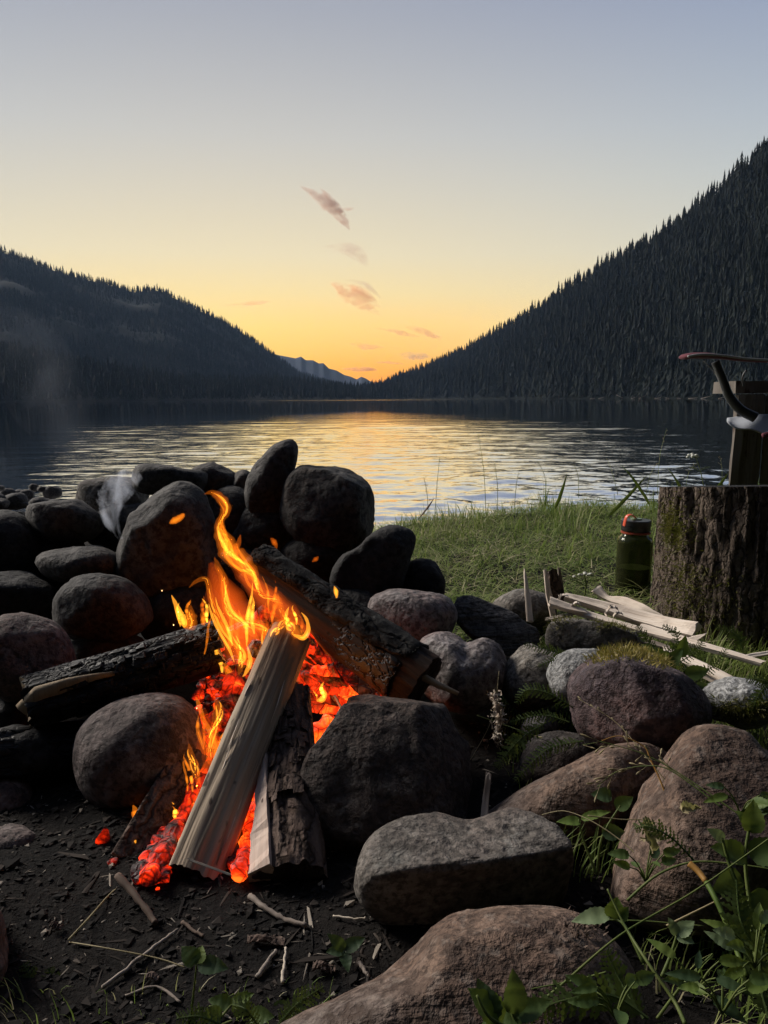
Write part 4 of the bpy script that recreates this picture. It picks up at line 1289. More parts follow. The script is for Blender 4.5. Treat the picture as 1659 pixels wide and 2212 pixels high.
# glowing pieces lying about the fire: (u, v, y, size px, material, label)
EMB = [
    (678, 1580, 1.10, 46, 'ember_hot', 'flat bright orange ember under the glowing log', 0.5),
    (712, 1560, 1.14, 30, 'ember_hot', 'upright orange ember flake under the glowing log', 1.1),
    (700, 1600, 1.12, 40, 'ember', 'red ember behind the bark log', 0.5),
    (520, 1790, 0.97, 34, 'ember_hot', 'bright red ember standing between the two billets', 1.6),
    (540, 1740, 1.0, 30, 'ember_hot', 'tall red ember behind the gap between the billets', 1.9),
    (518, 1850, 0.93, 26, 'ember_hot', 'low red ember in the gap between the billets', 0.5),
    (528, 1882, 0.90, 20, 'ember_dim', 'dull red ember at the foot of the gap between the billets', 0.5),
    (440, 1700, 1.00, 40, 'ember_hot', 'orange ember behind the left edge of the pale billet', 1.4),
    (420, 1760, 0.96, 38, 'ember_hot', 'orange ember low at the left edge of the pale billet', 1.3),
    (385, 1800, 0.93, 36, 'ember_hot', 'orange ember between the plank and the pale billet', 1.2),
    (362, 1850, 0.90, 38, 'ember', 'red ember at the lower left of the pale billet', 0.8),
    (330, 1878, 0.885, 30, 'ember_dim', 'dull ember lump at the foot of the plank', 0.7),
    (224, 1812, 0.93, 40, 'ember', 'fist-sized red smouldering chunk left of the plank', 1.25),
    (245, 1862, 0.89, 22, 'ember_dim', 'small smouldering lump below the red chunk', 0.7),
    (470, 1478, 1.12, 44, 'ember', 'red ember flakes under the end of the black log', 0.6),
    (430, 1500, 1.11, 32, 'ember_dim', 'dull ember under the black log', 0.6),
    (510, 1440, 1.18, 44, 'ember', 'red ember behind the pale billet at the middle', 0.9),
    (560, 1400, 1.22, 46, 'ember', 'red ember behind the top of the pale billet', 0.9),
    (500, 1530, 1.10, 40, 'ember_dim', 'dark red charcoal lump left of the pale billet', 0.8),
    (480, 1590, 1.07, 40, 'ember_dim', 'dark charcoal lump behind the small flames', 0.8),
    (455, 1640, 1.04, 36, 'ember', 'glowing lump below the small flames', 0.9),
    (520, 1360, 1.28, 44, 'ember', 'glowing lump behind the tall flames', 0.9),
    (470, 1400, 1.20, 30, 'ember_hot', 'bright ember at the broken end of the black log', 0.8),
    (300, 1905, 0.86, 12, 'ember_hot', 'tiny bright ember on the soil below the plank', 0.6),
    (340, 1920, 0.855, 9, 'ember_hot', 'tiny orange ember on the soil at the front of the fire', 0.6),
]
for k, (u, v, y, s, mt, lb, fl) in enumerate(EMB):
    sz = s * y / 1662 * 0.62
    V, F = chunk(PY(u, v, yc(u, v, y, 0.3 * sz * fl)), (sz, sz, sz * fl), 40 + k)
    tag(solo('ember', V, F, M[mt], False), lb, 'ember', 'embers of the campfire')

# burnt-through sticks that glow along their length
for k, (pts, rad, lb) in enumerate((([(516, 1890, 0.885), (530, 1845, 0.92), (547, 1770, 0.965), (562, 1690, 1.01)], 0.010, 'glowing red stick standing in the gap between the two billets'),
                                    ([(502, 1878, 0.90), (530, 1880, 0.895), (548, 1872, 0.895)], 0.006, 'short glowing stick lying at the foot of the gap between the billets'),
                                    ([(318, 1900, 0.872), (356, 1840, 0.90), (396, 1765, 0.935), (440, 1680, 0.985)], 0.012, 'glowing red stick along the left edge of the pale billet'),
                                    ([(452, 1700, 1.03), (470, 1610, 1.07), (492, 1530, 1.10), (520, 1450, 1.15)], 0.020, 'glowing charred stick behind the pale billet'),
                                    ([(640, 1625, 1.06), (676, 1596, 1.08), (720, 1560, 1.10)], 0.016, 'glowing stick end below the cracked red log'))):
    P = crom([PY(u_, v_, yc(u_, v_, y_, 0.012)) for u_, v_, y_ in pts], 8); rr = np.random.default_rng(k + 70)
    v, f = tube(P, rad * (1 + 0.18 * rr.normal(0, 1, len(P))), 11)
    c = np.repeat(P, 11, 0); v = c + (v - c) * (1 + 0.25 * fbm(v * 90, 3, k))[:, None]
    tag(solo('glowing_stick', v, f, M['ember_hot' if k in (0, 4) else 'ember'], False), lb, 'ember', 'embers of the campfire')

# bed of small coals under everything
Vs = []; Fs = []; off = 0
rb = np.random.default_rng(66)
for k in range(620):
    v = rb.uniform(1420, 1900)
    e0 = np.interp(v, [1420, 1640, 1895], [440, 452, 292]); l0 = np.interp(v, [1370, 1880], [583, 350]); l1 = np.interp(v, [1375, 1920], [672, 487]); l2 = np.interp(v, [1540, 1920], [640, 545])
    if v < 1600: u = rb.uniform(430, 640)
    elif rb.random() < 0.65: u = rb.uniform(e0, l0 + 6)
    else: u = rb.uniform(l1 - 4, l2 + 6)
    if v > 1880 and u > l0: continue
    lo = 1900 - (u - 290) * 0.2
    y = np.interp(v, [1400, 1900], [1.24, 0.87]) + rb.normal(0, 0.015)
    p = PY(u, v, yc(u, v, y + 0.03, 0.006))
    sz = rb.uniform(0.005, 0.013)
    V, F = ico(1)
    V = V * (1 + 0.3 * fbm(V * 1.7 + k, 2, k))[:, None] * np.array([1, 1, 0.7]) * sz + p
    Vs.append(V); Fs.append(F + off); off += len(V)
V = np.concatenate(Vs); F = np.concatenate(Fs)
o = solo('ember_bed', V, F, M['ember_bed'], False)
tag(o, 'bed of small glowing coals between the logs', 'embers', kind='stuff')


# ================================================================== flames
FLAMES = []


def flame(label, pts, mat='flame', depth=0.4, n=7, ns=20, strand_of=None):
    """a tongue of burning gas: closed body that glows through its volume. pts: (u, v, half width px, distance)"""
    A = np.array(pts, float)
    C4 = crom(A, n)
    P = np.array([PY(a[0], a[1], yc(a[0], a[1], a[3], 0.012)) for a in C4])
    rad = np.maximum(C4[:, 2], 0.25) * C4[:, 3] / 1662
    T = np.gradient(P, axis=0); T /= np.linalg.norm(T, axis=1)[:, None]
    V = []
    kk = np.arange(len(P)) * 0.45
    RG = 1 + 0.16 * np.stack([vnoise(np.stack([kk, kk * 0 + c_, kk * 0 + len(FLAMES) * 3.3], -1)) for c_ in (5.0, 1.0)], -1)
    for k in range(len(P)):
        fw = P[k] - CAM; fw /= np.linalg.norm(fw)
        a = np.cross(T[k], fw); a /= np.linalg.norm(a) + 1e-9; b = np.cross(T[k], a)
        for j in range(ns):
            th = 2 * math.pi * j / ns
            rg = RG[k, 1 if math.cos(th) > 0 else 0]
            sn = math.sin(th)
            V.append(P[k] + rad[k] * (a * math.cos(th) * rg * 1.22 + b * math.copysign(abs(sn) ** 3.2, sn) * depth))
    FLAMES.append(label)
    m = len(P)
    F = [(k * ns + j, k * ns + (j + 1) % ns, (k + 1) * ns + (j + 1) % ns, (k + 1) * ns + j) for k in range(m - 1) for j in range(ns)]
    F += [tuple(range(ns - 1, -1, -1)), tuple(range((m - 1) * ns, m * ns))]
    if strand_of is not None:
        return place('flame_strand', mesh_from('flame_strand', np.array(V) - np.array(strand_of.location), F), M[mat], strand_of)
    o = solo('flame', V, F, M[mat])
    tag(o, label, 'flame', 'flames of the campfire')
    return o


FL = [
    ('tall flame curling left at its tip above the logs', [(440, 1068, 2, 1.32), (458, 1064, 6, 1.32), (478, 1078, 11, 1.31), (488, 1100, 11, 1.30), (478, 1122, 9, 1.29), (474, 1142, 12, 1.28), (486, 1170, 19, 1.27), (500, 1196, 21, 1.26), (528, 1222, 20, 1.25), (548, 1246, 12, 1.25), (560, 1268, 3, 1.25)], 'flame', 0.30),
    ('broad orange flame running down the face of the upper log', [(484, 1180, 4, 1.25), (510, 1215, 14, 1.24), (540, 1250, 20, 1.235), (575, 1282, 13, 1.23), (612, 1305, 7, 1.22), (640, 1322, 2, 1.21)], 'flame_dim', 0.3),
    ('slender flame rising at the broken end of the black log', [(463, 1202, 2, 1.20), (470, 1222, 7, 1.20), (482, 1250, 9, 1.20), (486, 1285, 10, 1.19), (496, 1320, 11, 1.18), (520, 1345, 10, 1.17), (548, 1370, 7, 1.16), (560, 1385, 2, 1.16)], 'flame', 0.3),
    ('long wavering flame from the black log down to the coals', [(408, 1270, 2, 1.16), (425, 1255, 5, 1.16), (446, 1252, 6, 1.16), (454, 1285, 7, 1.15), (466, 1325, 9, 1.14), (484, 1362, 10, 1.13), (508, 1392, 8, 1.12), (522, 1420, 4, 1.11), (528, 1440, 2, 1.11)], 'flame', 0.35),
    ('bright flame licking up in front of the coals', [(500, 1360, 3, 1.12), (512, 1390, 9, 1.12), (524, 1420, 11, 1.11), (520, 1440, 9, 1.10), (516, 1458, 3, 1.10)], 'flame_hot', 0.3),
    ('yellow flame at the foot of the long wavering one', [(534, 1395, 2, 1.115), (540, 1425, 6, 1.11), (533, 1450, 5, 1.11), (524, 1462, 2, 1.11)], 'flame_hot', 0.4),
    ('thin tall flame at the left on the black log', [(368, 1280, 1.2, 1.14), (377, 1300, 5, 1.14), (388, 1325, 9, 1.135), (396, 1345, 9, 1.13), (400, 1356, 2, 1.13)], 'flame_hot', 0.35),
    ('short broad flame on top of the black log', [(412, 1306, 2, 1.14), (412, 1320, 8, 1.14), (410, 1335, 15, 1.135), (404, 1350, 17, 1.13), (398, 1358, 4, 1.13)], 'flame', 0.35),
    ('small flame at the right end of the black log', [(438, 1318, 1.5, 1.14), (440, 1330, 5, 1.14), (440, 1342, 8, 1.13), (436, 1350, 3, 1.13)], 'flame', 0.4),
    ('bright yellow flame on the top of the pale billet', [(592, 1280, 2, 1.09), (600, 1296, 9, 1.09), (610, 1322, 7, 1.085), (620, 1345, 10, 1.075), (632, 1358, 15, 1.065), (648, 1372, 11, 1.06), (658, 1382, 3, 1.06)], 'flame_hot', 0.35),
    ('yellow flame lapping over the left corner of the pale billet', [(628, 1336, 3, 1.07), (612, 1345, 10, 1.07), (598, 1358, 15, 1.065), (590, 1376, 12, 1.06), (590, 1390, 4, 1.06)], 'flame_hot', 0.3),
    ('curled flame at the right corner of the pale billet', [(650, 1322, 1.5, 1.07), (662, 1338, 4, 1.065), (666, 1360, 5, 1.06), (656, 1377, 6, 1.055), (640, 1374, 4, 1.055), (630, 1368, 2, 1.055)], 'flame_hot', 0.5),
    ('orange flame between the upper log and the pale billet', [(500, 1322, 3, 1.20), (530, 1338, 9, 1.19), (560, 1352, 11, 1.18), (585, 1374, 9, 1.16), (598, 1390, 2, 1.15)], 'flame', 0.3),
    ('leaf-shaped flame left of the pale billet', [(462, 1508, 2, 1.02), (470, 1522, 10, 1.02), (471, 1545, 13, 1.02), (464, 1575, 11, 1.01), (456, 1605, 9, 1.0), (452, 1640, 8, 1.0), (462, 1660, 2, 0.99)], 'flame_hot', 0.25),
    ('twisting flame beside the leaf-shaped one', [(422, 1502, 1.5, 1.03), (430, 1524, 6, 1.03), (440, 1556, 6, 1.02), (456, 1586, 7, 1.01), (466, 1618, 9, 1.0), (464, 1650, 4, 1.0)], 'flame', 0.4),
    ('pointed flame lower on the left edge of the pale billet', [(407, 1600, 1.5, 0.975), (411, 1625, 8, 0.975), (418, 1655, 10, 0.97), (427, 1680, 8, 0.965), (434, 1700, 2, 0.96)], 'flame_hot', 0.25),
    ('small flame above the smouldering plank', [(286, 1737, 1.5, 0.95), (292, 1752, 8, 0.95), (290, 1768, 5, 0.945), (288, 1782, 1.5, 0.945)], 'flame', 0.35),
    ('small yellow flame near the foot of the pale billet', [(386, 1790, 2, 0.90), (384, 1805, 6, 0.90), (380, 1820, 6, 0.90), (376, 1832, 2, 0.89)], 'flame_hot', 0.4),
    ('round yellow flame at the lower left corner of the pale billet', [(356, 1826, 3, 0.88), (360, 1838, 10, 0.88), (372, 1848, 8, 0.875), (378, 1858, 2, 0.87)], 'flame_hot', 0.4),
    ('tiny yellow flame in the gap between plank and billet', [(371, 1800, 1.5, 0.90), (368, 1815, 6, 0.90), (366, 1826, 2, 0.89)], 'flame_hot', 0.4),
    ('loose wisp of flame drifting left of the tall flame', [(366, 1131, 2, 1.30), (374, 1126, 7, 1.30), (386, 1120, 7, 1.30), (396, 1112, 5, 1.30), (399, 1110, 1.5, 1.30)], 'flame', 0.5),
    ('small wisp of flame right of the tall flame', [(584, 1162, 1.5, 1.32), (590, 1168, 6, 1.32), (596, 1178, 5, 1.31), (596, 1190, 1.5, 1.31)], 'flame_dim', 0.4),
    ('tiny wisp of flame above the upper log', [(674, 1214, 1.5, 1.32), (682, 1208, 5, 1.32), (688, 1202, 1.5, 1.32)], 'flame_dim', 0.5),
    ('bright drop of flame on the bark of the upper log', [(722, 1266, 1.5, 1.18), (726, 1278, 5.5, 1.18), (727, 1292, 2, 1.18)], 'flame_hot', 0.6),
    ('crescent of yellow flame on the glowing blocks', [(696, 1486, 1.5, 1.11), (702, 1498, 5, 1.11), (696, 1510, 7, 1.11), (684, 1513, 3, 1.11)], 'flame_hot', 0.5),
    ('narrow orange flame in the gap between the billets', [(566, 1690, 1.5, 0.96), (558, 1720, 6, 0.96), (548, 1760, 9, 0.95), (540, 1800, 9, 0.94), (534, 1830, 2, 0.93)], 'flame_dim', 0.4),
    ('faint flame veil behind the pale billet', [(455, 1215, 6, 1.26), (480, 1280, 34, 1.25), (510, 1340, 46, 1.24), (530, 1400, 44, 1.22), (525, 1460, 26, 1.20), (500, 1500, 8, 1.18)], 'flame_soft', 0.35),
    ('faint veil of flame along the underside of the upper log', [(520, 1240, 8, 1.22), (570, 1290, 26, 1.21), (630, 1340, 28, 1.20), (690, 1400, 14, 1.19), (720, 1430, 4, 1.18)], 'flame_soft', 0.35),
    ('faint veil of flame left of the pale billet', [(440, 1530, 6, 1.05), (450, 1600, 24, 1.03), (430, 1680, 26, 0.99), (400, 1760, 22, 0.95), (370, 1840, 12, 0.91), (350, 1880, 4, 0.89)], 'flame_soft', 0.3),
    ('red flame flicker right of the tall flame', [(520, 1152, 1.5, 1.30), (516, 1170, 6, 1.30), (508, 1190, 9, 1.29), (512, 1210, 3, 1.28)], 'flame_dim', 0.3),
]
FL += [
    ('thin bright filament inside the flames at the end of the black log', [(450, 1300, 1, 1.15), (458, 1330, 3.5, 1.145), (474, 1365, 4, 1.14), (494, 1400, 4, 1.13), (506, 1430, 1.5, 1.12)], 'flame_hot', 0.6),
    ('thin bright filament rising left of the upper log', [(482, 1240, 1, 1.2), (488, 1280, 3, 1.195), (500, 1318, 4, 1.19), (524, 1342, 3.5, 1.18), (546, 1360, 1, 1.17)], 'flame_hot', 0.6),
    ('low orange tongue over the coals left of the pale billet', [(480, 1430, 2, 1.13), (492, 1448, 8, 1.13), (500, 1472, 9, 1.12), (494, 1492, 3, 1.12)], 'flame', 0.35),
    ('short orange tongue behind the pale billet', [(556, 1330, 2, 1.17), (566, 1352, 8, 1.165), (572, 1384, 10, 1.16), (566, 1412, 8, 1.16), (556, 1430, 2, 1.15)], 'flame', 0.3),
    ('thin wisp of flame at the edge of the tall flame', [(508, 1170, 1, 1.27), (520, 1196, 3, 1.265), (538, 1222, 4, 1.26), (558, 1246, 3.5, 1.255), (580, 1268, 1, 1.25)], 'flame', 0.6),
    ('thin yellow streak along the left foot of the pale billet', [(436, 1690, 1.5, 0.955), (420, 1730, 4, 0.945), (402, 1770, 5, 0.93), (388, 1800, 4, 0.92), (378, 1822, 1.5, 0.91)], 'flame_dim', 0.5)]
rf = np.random.default_rng(53)
for lb, pts, mt, dp in FL:
    wmax = max(p[2] for p in pts)
    if mt == 'flame_soft' or wmax < 9.5:
        flame(lb, pts, mt, dp); continue
    # a broad flame: a thin body of gas with brighter strands twisting through it
    o = flame(lb, [(u, v, w * 1.05, y) for u, v, w, y in pts], 'flame_body' if mt != 'flame_dim' else 'flame_soft', dp)
    C4 = crom(np.array(pts, float), 3)
    for q in range(4):
        a0 = rf.uniform(0.0, 0.35); a1 = rf.uniform(0.65, 1.0); ph = rf.uniform(0, 6.28); fr = rf.uniform(0.6, 1.5); am = rf.uniform(0.25, 0.75); wd = rf.uniform(0.16, 0.36)
        sub_ = C4[int(a0 * (len(C4) - 1)):int(a1 * (len(C4) - 1)) + 1]; m_ = len(sub_)
        if m_ < 4: continue
        T2 = np.gradient(sub_[:, :2], axis=0); T2 /= np.linalg.norm(T2, axis=1)[:, None] + 1e-6
        sp2 = []
        for i in range(m_):
            t_ = i / (m_ - 1); of = sub_[i, 2] * am * math.sin(ph + 6.28 * fr * t_)
            sp2.append((sub_[i, 0] - T2[i, 1] * of, sub_[i, 1] + T2[i, 0] * of, max(0.4, sub_[i, 2] * wd * math.sin(math.pi * (0.06 + 0.88 * t_)) ** 0.7), sub_[i, 3] - 0.004))
        flame(lb, sp2, ('flame_hot' if (mt == 'flame_hot' or q == 0) else 'flame'), 0.6, 3, 14, o)
rw = np.random.default_rng(29)
for (u, v, y, hgt, nw, lb) in ((470, 1440, 1.13, 120, 4, 'thin wisp of flame rising from the coals at the end of the black log'), (505, 1400, 1.17, 130, 5, 'thin wisp of flame rising behind the long wavering flame'),
                               (545, 1385, 1.19, 120, 4, 'thin wisp of flame rising behind the top of the pale billet'), (440, 1352, 1.135, 60, 3, 'thin wisp of flame at the right top of the black log'),
                               (400, 1356, 1.13, 55, 3, 'thin wisp of flame at the left top of the black log'), (585, 1330, 1.21, 80, 4, 'thin wisp of flame under the upper log'), (636, 1366, 1.06, 60, 3, 'thin wisp of flame on the tip of the pale billet'),
                               (452, 1640, 1.0, 90, 4, 'thin wisp of flame left of the middle of the pale billet'), (424, 1720, 0.955, 80, 4, 'thin wisp of flame low at the left of the pale billet'), (388, 1800, 0.91, 55, 4, 'thin wisp of flame near the foot of the pale billet'),
                               (548, 1800, 0.945, 90, 3, 'thin wisp of flame in the gap between the billets'), (700, 1500, 1.12, 40, 2, 'thin wisp of flame on the glowing blocks'), (300, 1800, 0.92, 35, 2, 'thin wisp of flame above the red smouldering chunk')):
    for k in range(nw):
        u0, v0 = u + rw.normal(0, 14), v + rw.normal(0, 12); h_ = hgt * rw.uniform(0.5, 1.15); sway = rw.normal(0, 0.12); ph = rw.uniform(0, 6.28); w0 = rw.uniform(2.0, 5.5)
        pts = [(u0 + (sway - 0.10) * h_ * t + 7 * math.sin(ph + 5 * t) * t, v0 - h_ * t, max(0.5, w0 * math.sin(math.pi * min(1, 0.12 + 0.88 * t)) ** 0.8), y + 0.01 * rw.normal() + 0.02 * t) for t in (0, 0.2, 0.4, 0.6, 0.8, 1.0)]
        flame(lb, pts, ['flame', 'flame_hot', 'flame_dim'][rw.integers(0, 3)], 0.5, 5, 12)
# the light the fire throws on what stands round it
for nm, p, w in (('fire_light', PY(520, 1400, 1.17), 0.30), ('ember_light', PY(420, 1740, 0.985), 0.3), ('ember_light', PY(690, 1500, 1.10), 0.3)):
    ld = bpy.data.lights.new(nm, 'POINT'); ld.energy = w; ld.color = (1.0, 0.33, 0.07); ld.shadow_soft_size = 0.05
    lo = bpy.data.objects.new(nm, ld); lo.location = p; C.objects.link(lo)
for k, (u, v, y) in enumerate(((350, 1276, 1.2), (385, 1322, 1.2), (296, 1510, 1.06), (425, 1530, 1.03), (588, 1475, 1.1), (208, 1466, 1.1), (252, 1530, 1.05), (375, 1350, 1.12))):
    V, F = ico(1)
    tag(solo('spark', V * np.array([0.0007, 0.0007, 0.0014]) + PY(u, v, y), F, M['spark']), 'tiny bright spark flying off the fire', 'spark', 'sparks round the fire')


# ================================================================== chopping stump
SX, SY, SR = 0.868, 1.72, 0.226
def stump_top(x, y): return 0.374 - 0.113 * (y - 1.50) + 0.012 * (x - 0.6)
nt_, nz = 300, 110
th = np.linspace(0, 2 * np.pi, nt_, endpoint=False); zz = np.linspace(-0.03, 1.0, nz)
TH, ZF = np.meshgrid(th, zz)
Pn = np.stack([np.cos(TH) * 3.2, np.sin(TH) * 3.2, ZF * 1.1], -1)
rid = 1 - np.abs(fbm(Pn * np.array([3.6, 3.6, 1.0]) + 3, 5, 71, 0.6)) * 2.2
plate = fbm(Pn * np.array([9, 9, 5.0]), 3, 73)
rad = SR * (1.0 + 0.07 * (1 - np.clip(ZF, 0, 1)) ** 2 + 0.03 * np.cos(TH * 3 + 1) + 0.02 * np.cos(TH * 5)) + 0.012 * rid + 0.009 * plate + 0.004 * fbm(Pn * 14, 2, 75)
Xs = SX + rad * np.cos(TH); Ys = SY + rad * np.sin(TH)
Zs = np.where(ZF < 0, -0.04, ZF * stump_top(Xs, Ys))
V = np.stack([Xs, Ys, Zs], -1).reshape(-1, 3)
I = np.arange(nt_ * nz).reshape(nz, nt_)
I2 = np.concatenate([I, I[:, :1]], 1)
F = np.stack([I2[:-1, :-1], I2[:-1, 1:], I2[1:, 1:], I2[1:, :-1]], -1).reshape(-1, 4)
so = np.array([SX, SY, 0.0])
stump = empty('tree_stump', loc=so)
tag(stump, 'thick chopping stump with rugged bark standing beside the bottle', 'stump')
part('bark', V, F, M['bark_stump'], stump, so)
ring = np.stack([Xs[-1], Ys[-1], Zs[-1]], -1)
vv = [np.array([SX, SY, stump_top(SX, SY)])]
for q in (0.25, 0.5, 0.75, 0.94, 1.0):
    rg = vv[0] + (ring - vv[0]) * q
    rg[:, 2] = stump_top(rg[:, 0], rg[:, 1]) + (0.002 * fbm(rg * 30, 2, 3) if q < 1 else 0)
    vv += list(rg)
ff = [(0, 1 + j, 1 + (j + 1) % nt_) for j in range(nt_)]
for q in range(4):
    a, b = 1 + q * nt_, 1 + (q + 1) * nt_
    ff += [(a + j, b + j, b + (j + 1) % nt_, a + (j + 1) % nt_) for j in range(nt_)]
part('cut_top', vv, ff, M['endwood'], stump, so)


def tufts(pts, nrm, h, w, seed, n_each=1):
    """short mossy blades standing on given points"""
    r = np.random.default_rng(seed); n = len(pts)
    d = np.asarray(nrm) + r.normal(0, 0.55, (n, 3)); d /= np.linalg.norm(d, axis=1)[:, None]
    s = np.cross(d, r.normal(0, 1, (n, 3))); s /= np.linalg.norm(s, axis=1)[:, None]
    hh = h * r.uniform(0.5, 1.3, n)[:, None]; ww = w * r.uniform(0.6, 1.2, n)[:, None]
    a = pts - s * ww; b = pts + s * ww; c = pts + d * hh + r.normal(0, 0.15, (n, 3)) * hh
    V = np.stack([a, b, c], 1).reshape(-1, 3)
    return V, np.arange(n * 3).reshape(-1, 3)


r = np.random.default_rng(4)
n = 2600
k = r.integers(0, 2, n)
a = np.where(k == 0, r.normal(math.pi * 1.06, 0.16, n), r.normal(math.pi * 1.16, 0.22, n)); z = np.where(k == 0, r.normal(0.265, 0.026, n), r.uniform(0.0, 0.2, n))
nn = np.stack([np.cos(a), np.sin(a), 0 * a], -1)
idx = (np.round((a % (2 * np.pi)) / (2 * np.pi) * nt_).astype(int)) % nt_
rr = rad[np.clip((z / 0.36 * nz).astype(int), 0, nz - 1), idx]
V, F = tufts(np.stack([SX + rr * np.cos(a), SY + rr * np.sin(a), z], -1), nn, 0.011, 0.0014, 5)
part('moss', V, F, M['moss_green'], stump, so, False)

# ================================================================== drinking bottle
m, N, out = newmat('bottle_plastic'); M['bottle'] = m
principled(N, out, col=(0.20, 0.22, 0.10), rough=0.06, trans=0.94, ior=1.25)
m, N, out = newmat('bottle_water'); M['bwater'] = m
principled(N, out, col=(0.80, 0.80, 0.66), rough=0.0, trans=1.0, ior=1.05)
m, N, out = newmat('water_surface'); M['wsurf'] = m
N.nt.links.new(N.n('ShaderNodeMixShader', {0: 0.8, 1: N.n('ShaderNodeBsdfTransparent').outputs[0], 2: N.n('ShaderNodeBsdfGlossy', {'Color': (0.95, 0.95, 0.9), 'Roughness': 0.4}).outputs[0]}).outputs[0], out.inputs[0])
m, N, out = newmat('black_plastic'); M['blackplastic'] = m
principled(N, out, col=N.mix(N.noise(objco(N), 60, 3), (0.014, 0.014, 0.014), (0.026, 0.026, 0.026)), rough=0.32)
m, N, out = newmat('orange_plastic'); M['orange'] = m
principled(N, out, col=N.mix(N.noise(objco(N), 60, 3), (0.62, 0.075, 0.03), (0.72, 0.10, 0.04)), rough=0.4)
m, N, out = newmat('ring_plastic'); M['ringred'] = m
principled(N, out, col=N.mix(N.noise(objco(N), 60, 3), (0.20, 0.03, 0.015), (0.28, 0.045, 0.02)), rough=0.4)
m, N, out = newmat('label_orange_print'); M['print'] = m
principled(N, out, col=N.mix(N.noise(objco(N), 90, 2), (0.30, 0.10, 0.03), (0.38, 0.15, 0.04)), rough=0.5)
m, N, out = newmat('lid_label_green'); M['lidlabel'] = m
principled(N, out, col=N.mix(N.noise(objco(N), 90, 2), (0.10, 0.16, 0.08), (0.15, 0.21, 0.11)), rough=0.35)


def lathe(prof, n=48, c=(0, 0, 0), flute=0, fl=0.0):
    V = []; m_ = len(prof)
    for (r0, z) in prof:
        for j in range(n):
            t = 2 * math.pi * j / n
            rr = r0 * (1 + (fl * math.cos(flute * t) if flute else 0))
            V.append((c[0] + rr * math.cos(t), c[1] + rr * math.sin(t), c[2] + z))
    F = [(i * n + j, i * n + (j + 1) % n, (i + 1) * n + (j + 1) % n, (i + 1) * n + j) for i in range(m_ - 1) for j in range(n)]
    F += [tuple(range(n - 1, -1, -1)), tuple(range((m_ - 1) * n, m_ * n))]
    return np.array(V), F


bo = PY(1365, 1287, 1.95)
bot = empty('water_bottle', loc=bo); bot.rotation_euler = (0, R(1.0), R(20))
tag(bot, 'olive see-through drinking bottle with a black lid and orange loop', 'bottle')
BR = 0.0445
outer = [(0.0405, 0.0), (0.0435, 0.003), (BR, 0.010), (BR, 0.060), (BR, 0.120), (BR, 0.143), (0.0435, 0.150), (0.040, 0.156), (0.0345, 0.160), (0.0325, 0.164), (0.0325, 0.172)]
inner = [(0.0300, 0.172), (0.0300, 0.163), (0.0325, 0.158), (0.0375, 0.154), (0.0410, 0.149), (0.0420, 0.143), (0.0420, 0.012), (0.041, 0.006), (0.038, 0.004)]
V, F = lathe(outer + inner, 56)
bbody = place('body', mesh_from('body', V, F), M['bottle'], bot)
V, F = lathe([(0.0378, 0.0046), (0.0408, 0.0070), (0.0417, 0.0125), (0.0417, 0.0755), (0.0410, 0.0762)], 56)
place('water', mesh_from('water', V, F), M['bwater'], bot)
V, F = lathe([(0.030, 0.1725), (0.0355, 0.1725), (0.0362, 0.174), (0.0362, 0.186), (0.0372, 0.187), (0.0372, 0.199), (0.0355, 0.2005), (0.020, 0.2012), (0.0, 0.2012)][:-1], 96, (0, 0, 0), 48, 0.008)
lid = place('lid', mesh_from('lid', V, F), M['blackplastic'], bot)
V, F = lathe([(0.0145, 0.2010), (0.0145, 0.2040), (0.012, 0.2046)], 32)
place('lid_label', mesh_from('lid_label', V, F), M['lidlabel'], lid)
V, F = lathe([(0.0330, 0.1655), (0.0372, 0.1660), (0.0372, 0.1700), (0.0330, 0.1708)], 48)
place('neck_ring', mesh_from('neck_ring', V, F), M['ringred'], bot)
P = crom([(-0.0372, 0.0, 0.186), (-0.034, -0.004, 0.210), (-0.022, -0.006, 0.2155), (-0.010, -0.004, 0.2085), (0.0, 0.0, 0.2035)], 8)
V, F = tube(P, np.full(len(P), 0.0055), 10, 0.25, (0, 1, 0.0))
place('strap', mesh_from('strap', V, F), M['orange'], bot)
# printed mark on the side: a rounded badge
vv = []; ffs = []
for i in range(9):
    for j in range(6):
        t = R(-52 + i * 4.2); z = 0.108 + j * 0.0036
        vv.append((0.0448 * math.cos(t), 0.0448 * math.sin(t), z))
ffs = [(i * 6 + j, (i + 1) * 6 + j, (i + 1) * 6 + j + 1, i * 6 + j + 1) for i in range(8) for j in range(5) if not ((i in (0, 7)) and j in (0, 4))]
place('printed_badge', mesh_from('printed_badge', vv, ffs), M['print'], bbody)

V, F = lathe([(0.0415, 0.0768), (0.0415, 0.0774)], 56)
place('water_surface', mesh_from('water_surface', V, F, False), M['wsurf'], bot)
for q in bot.children_recursive: sharpen(q)

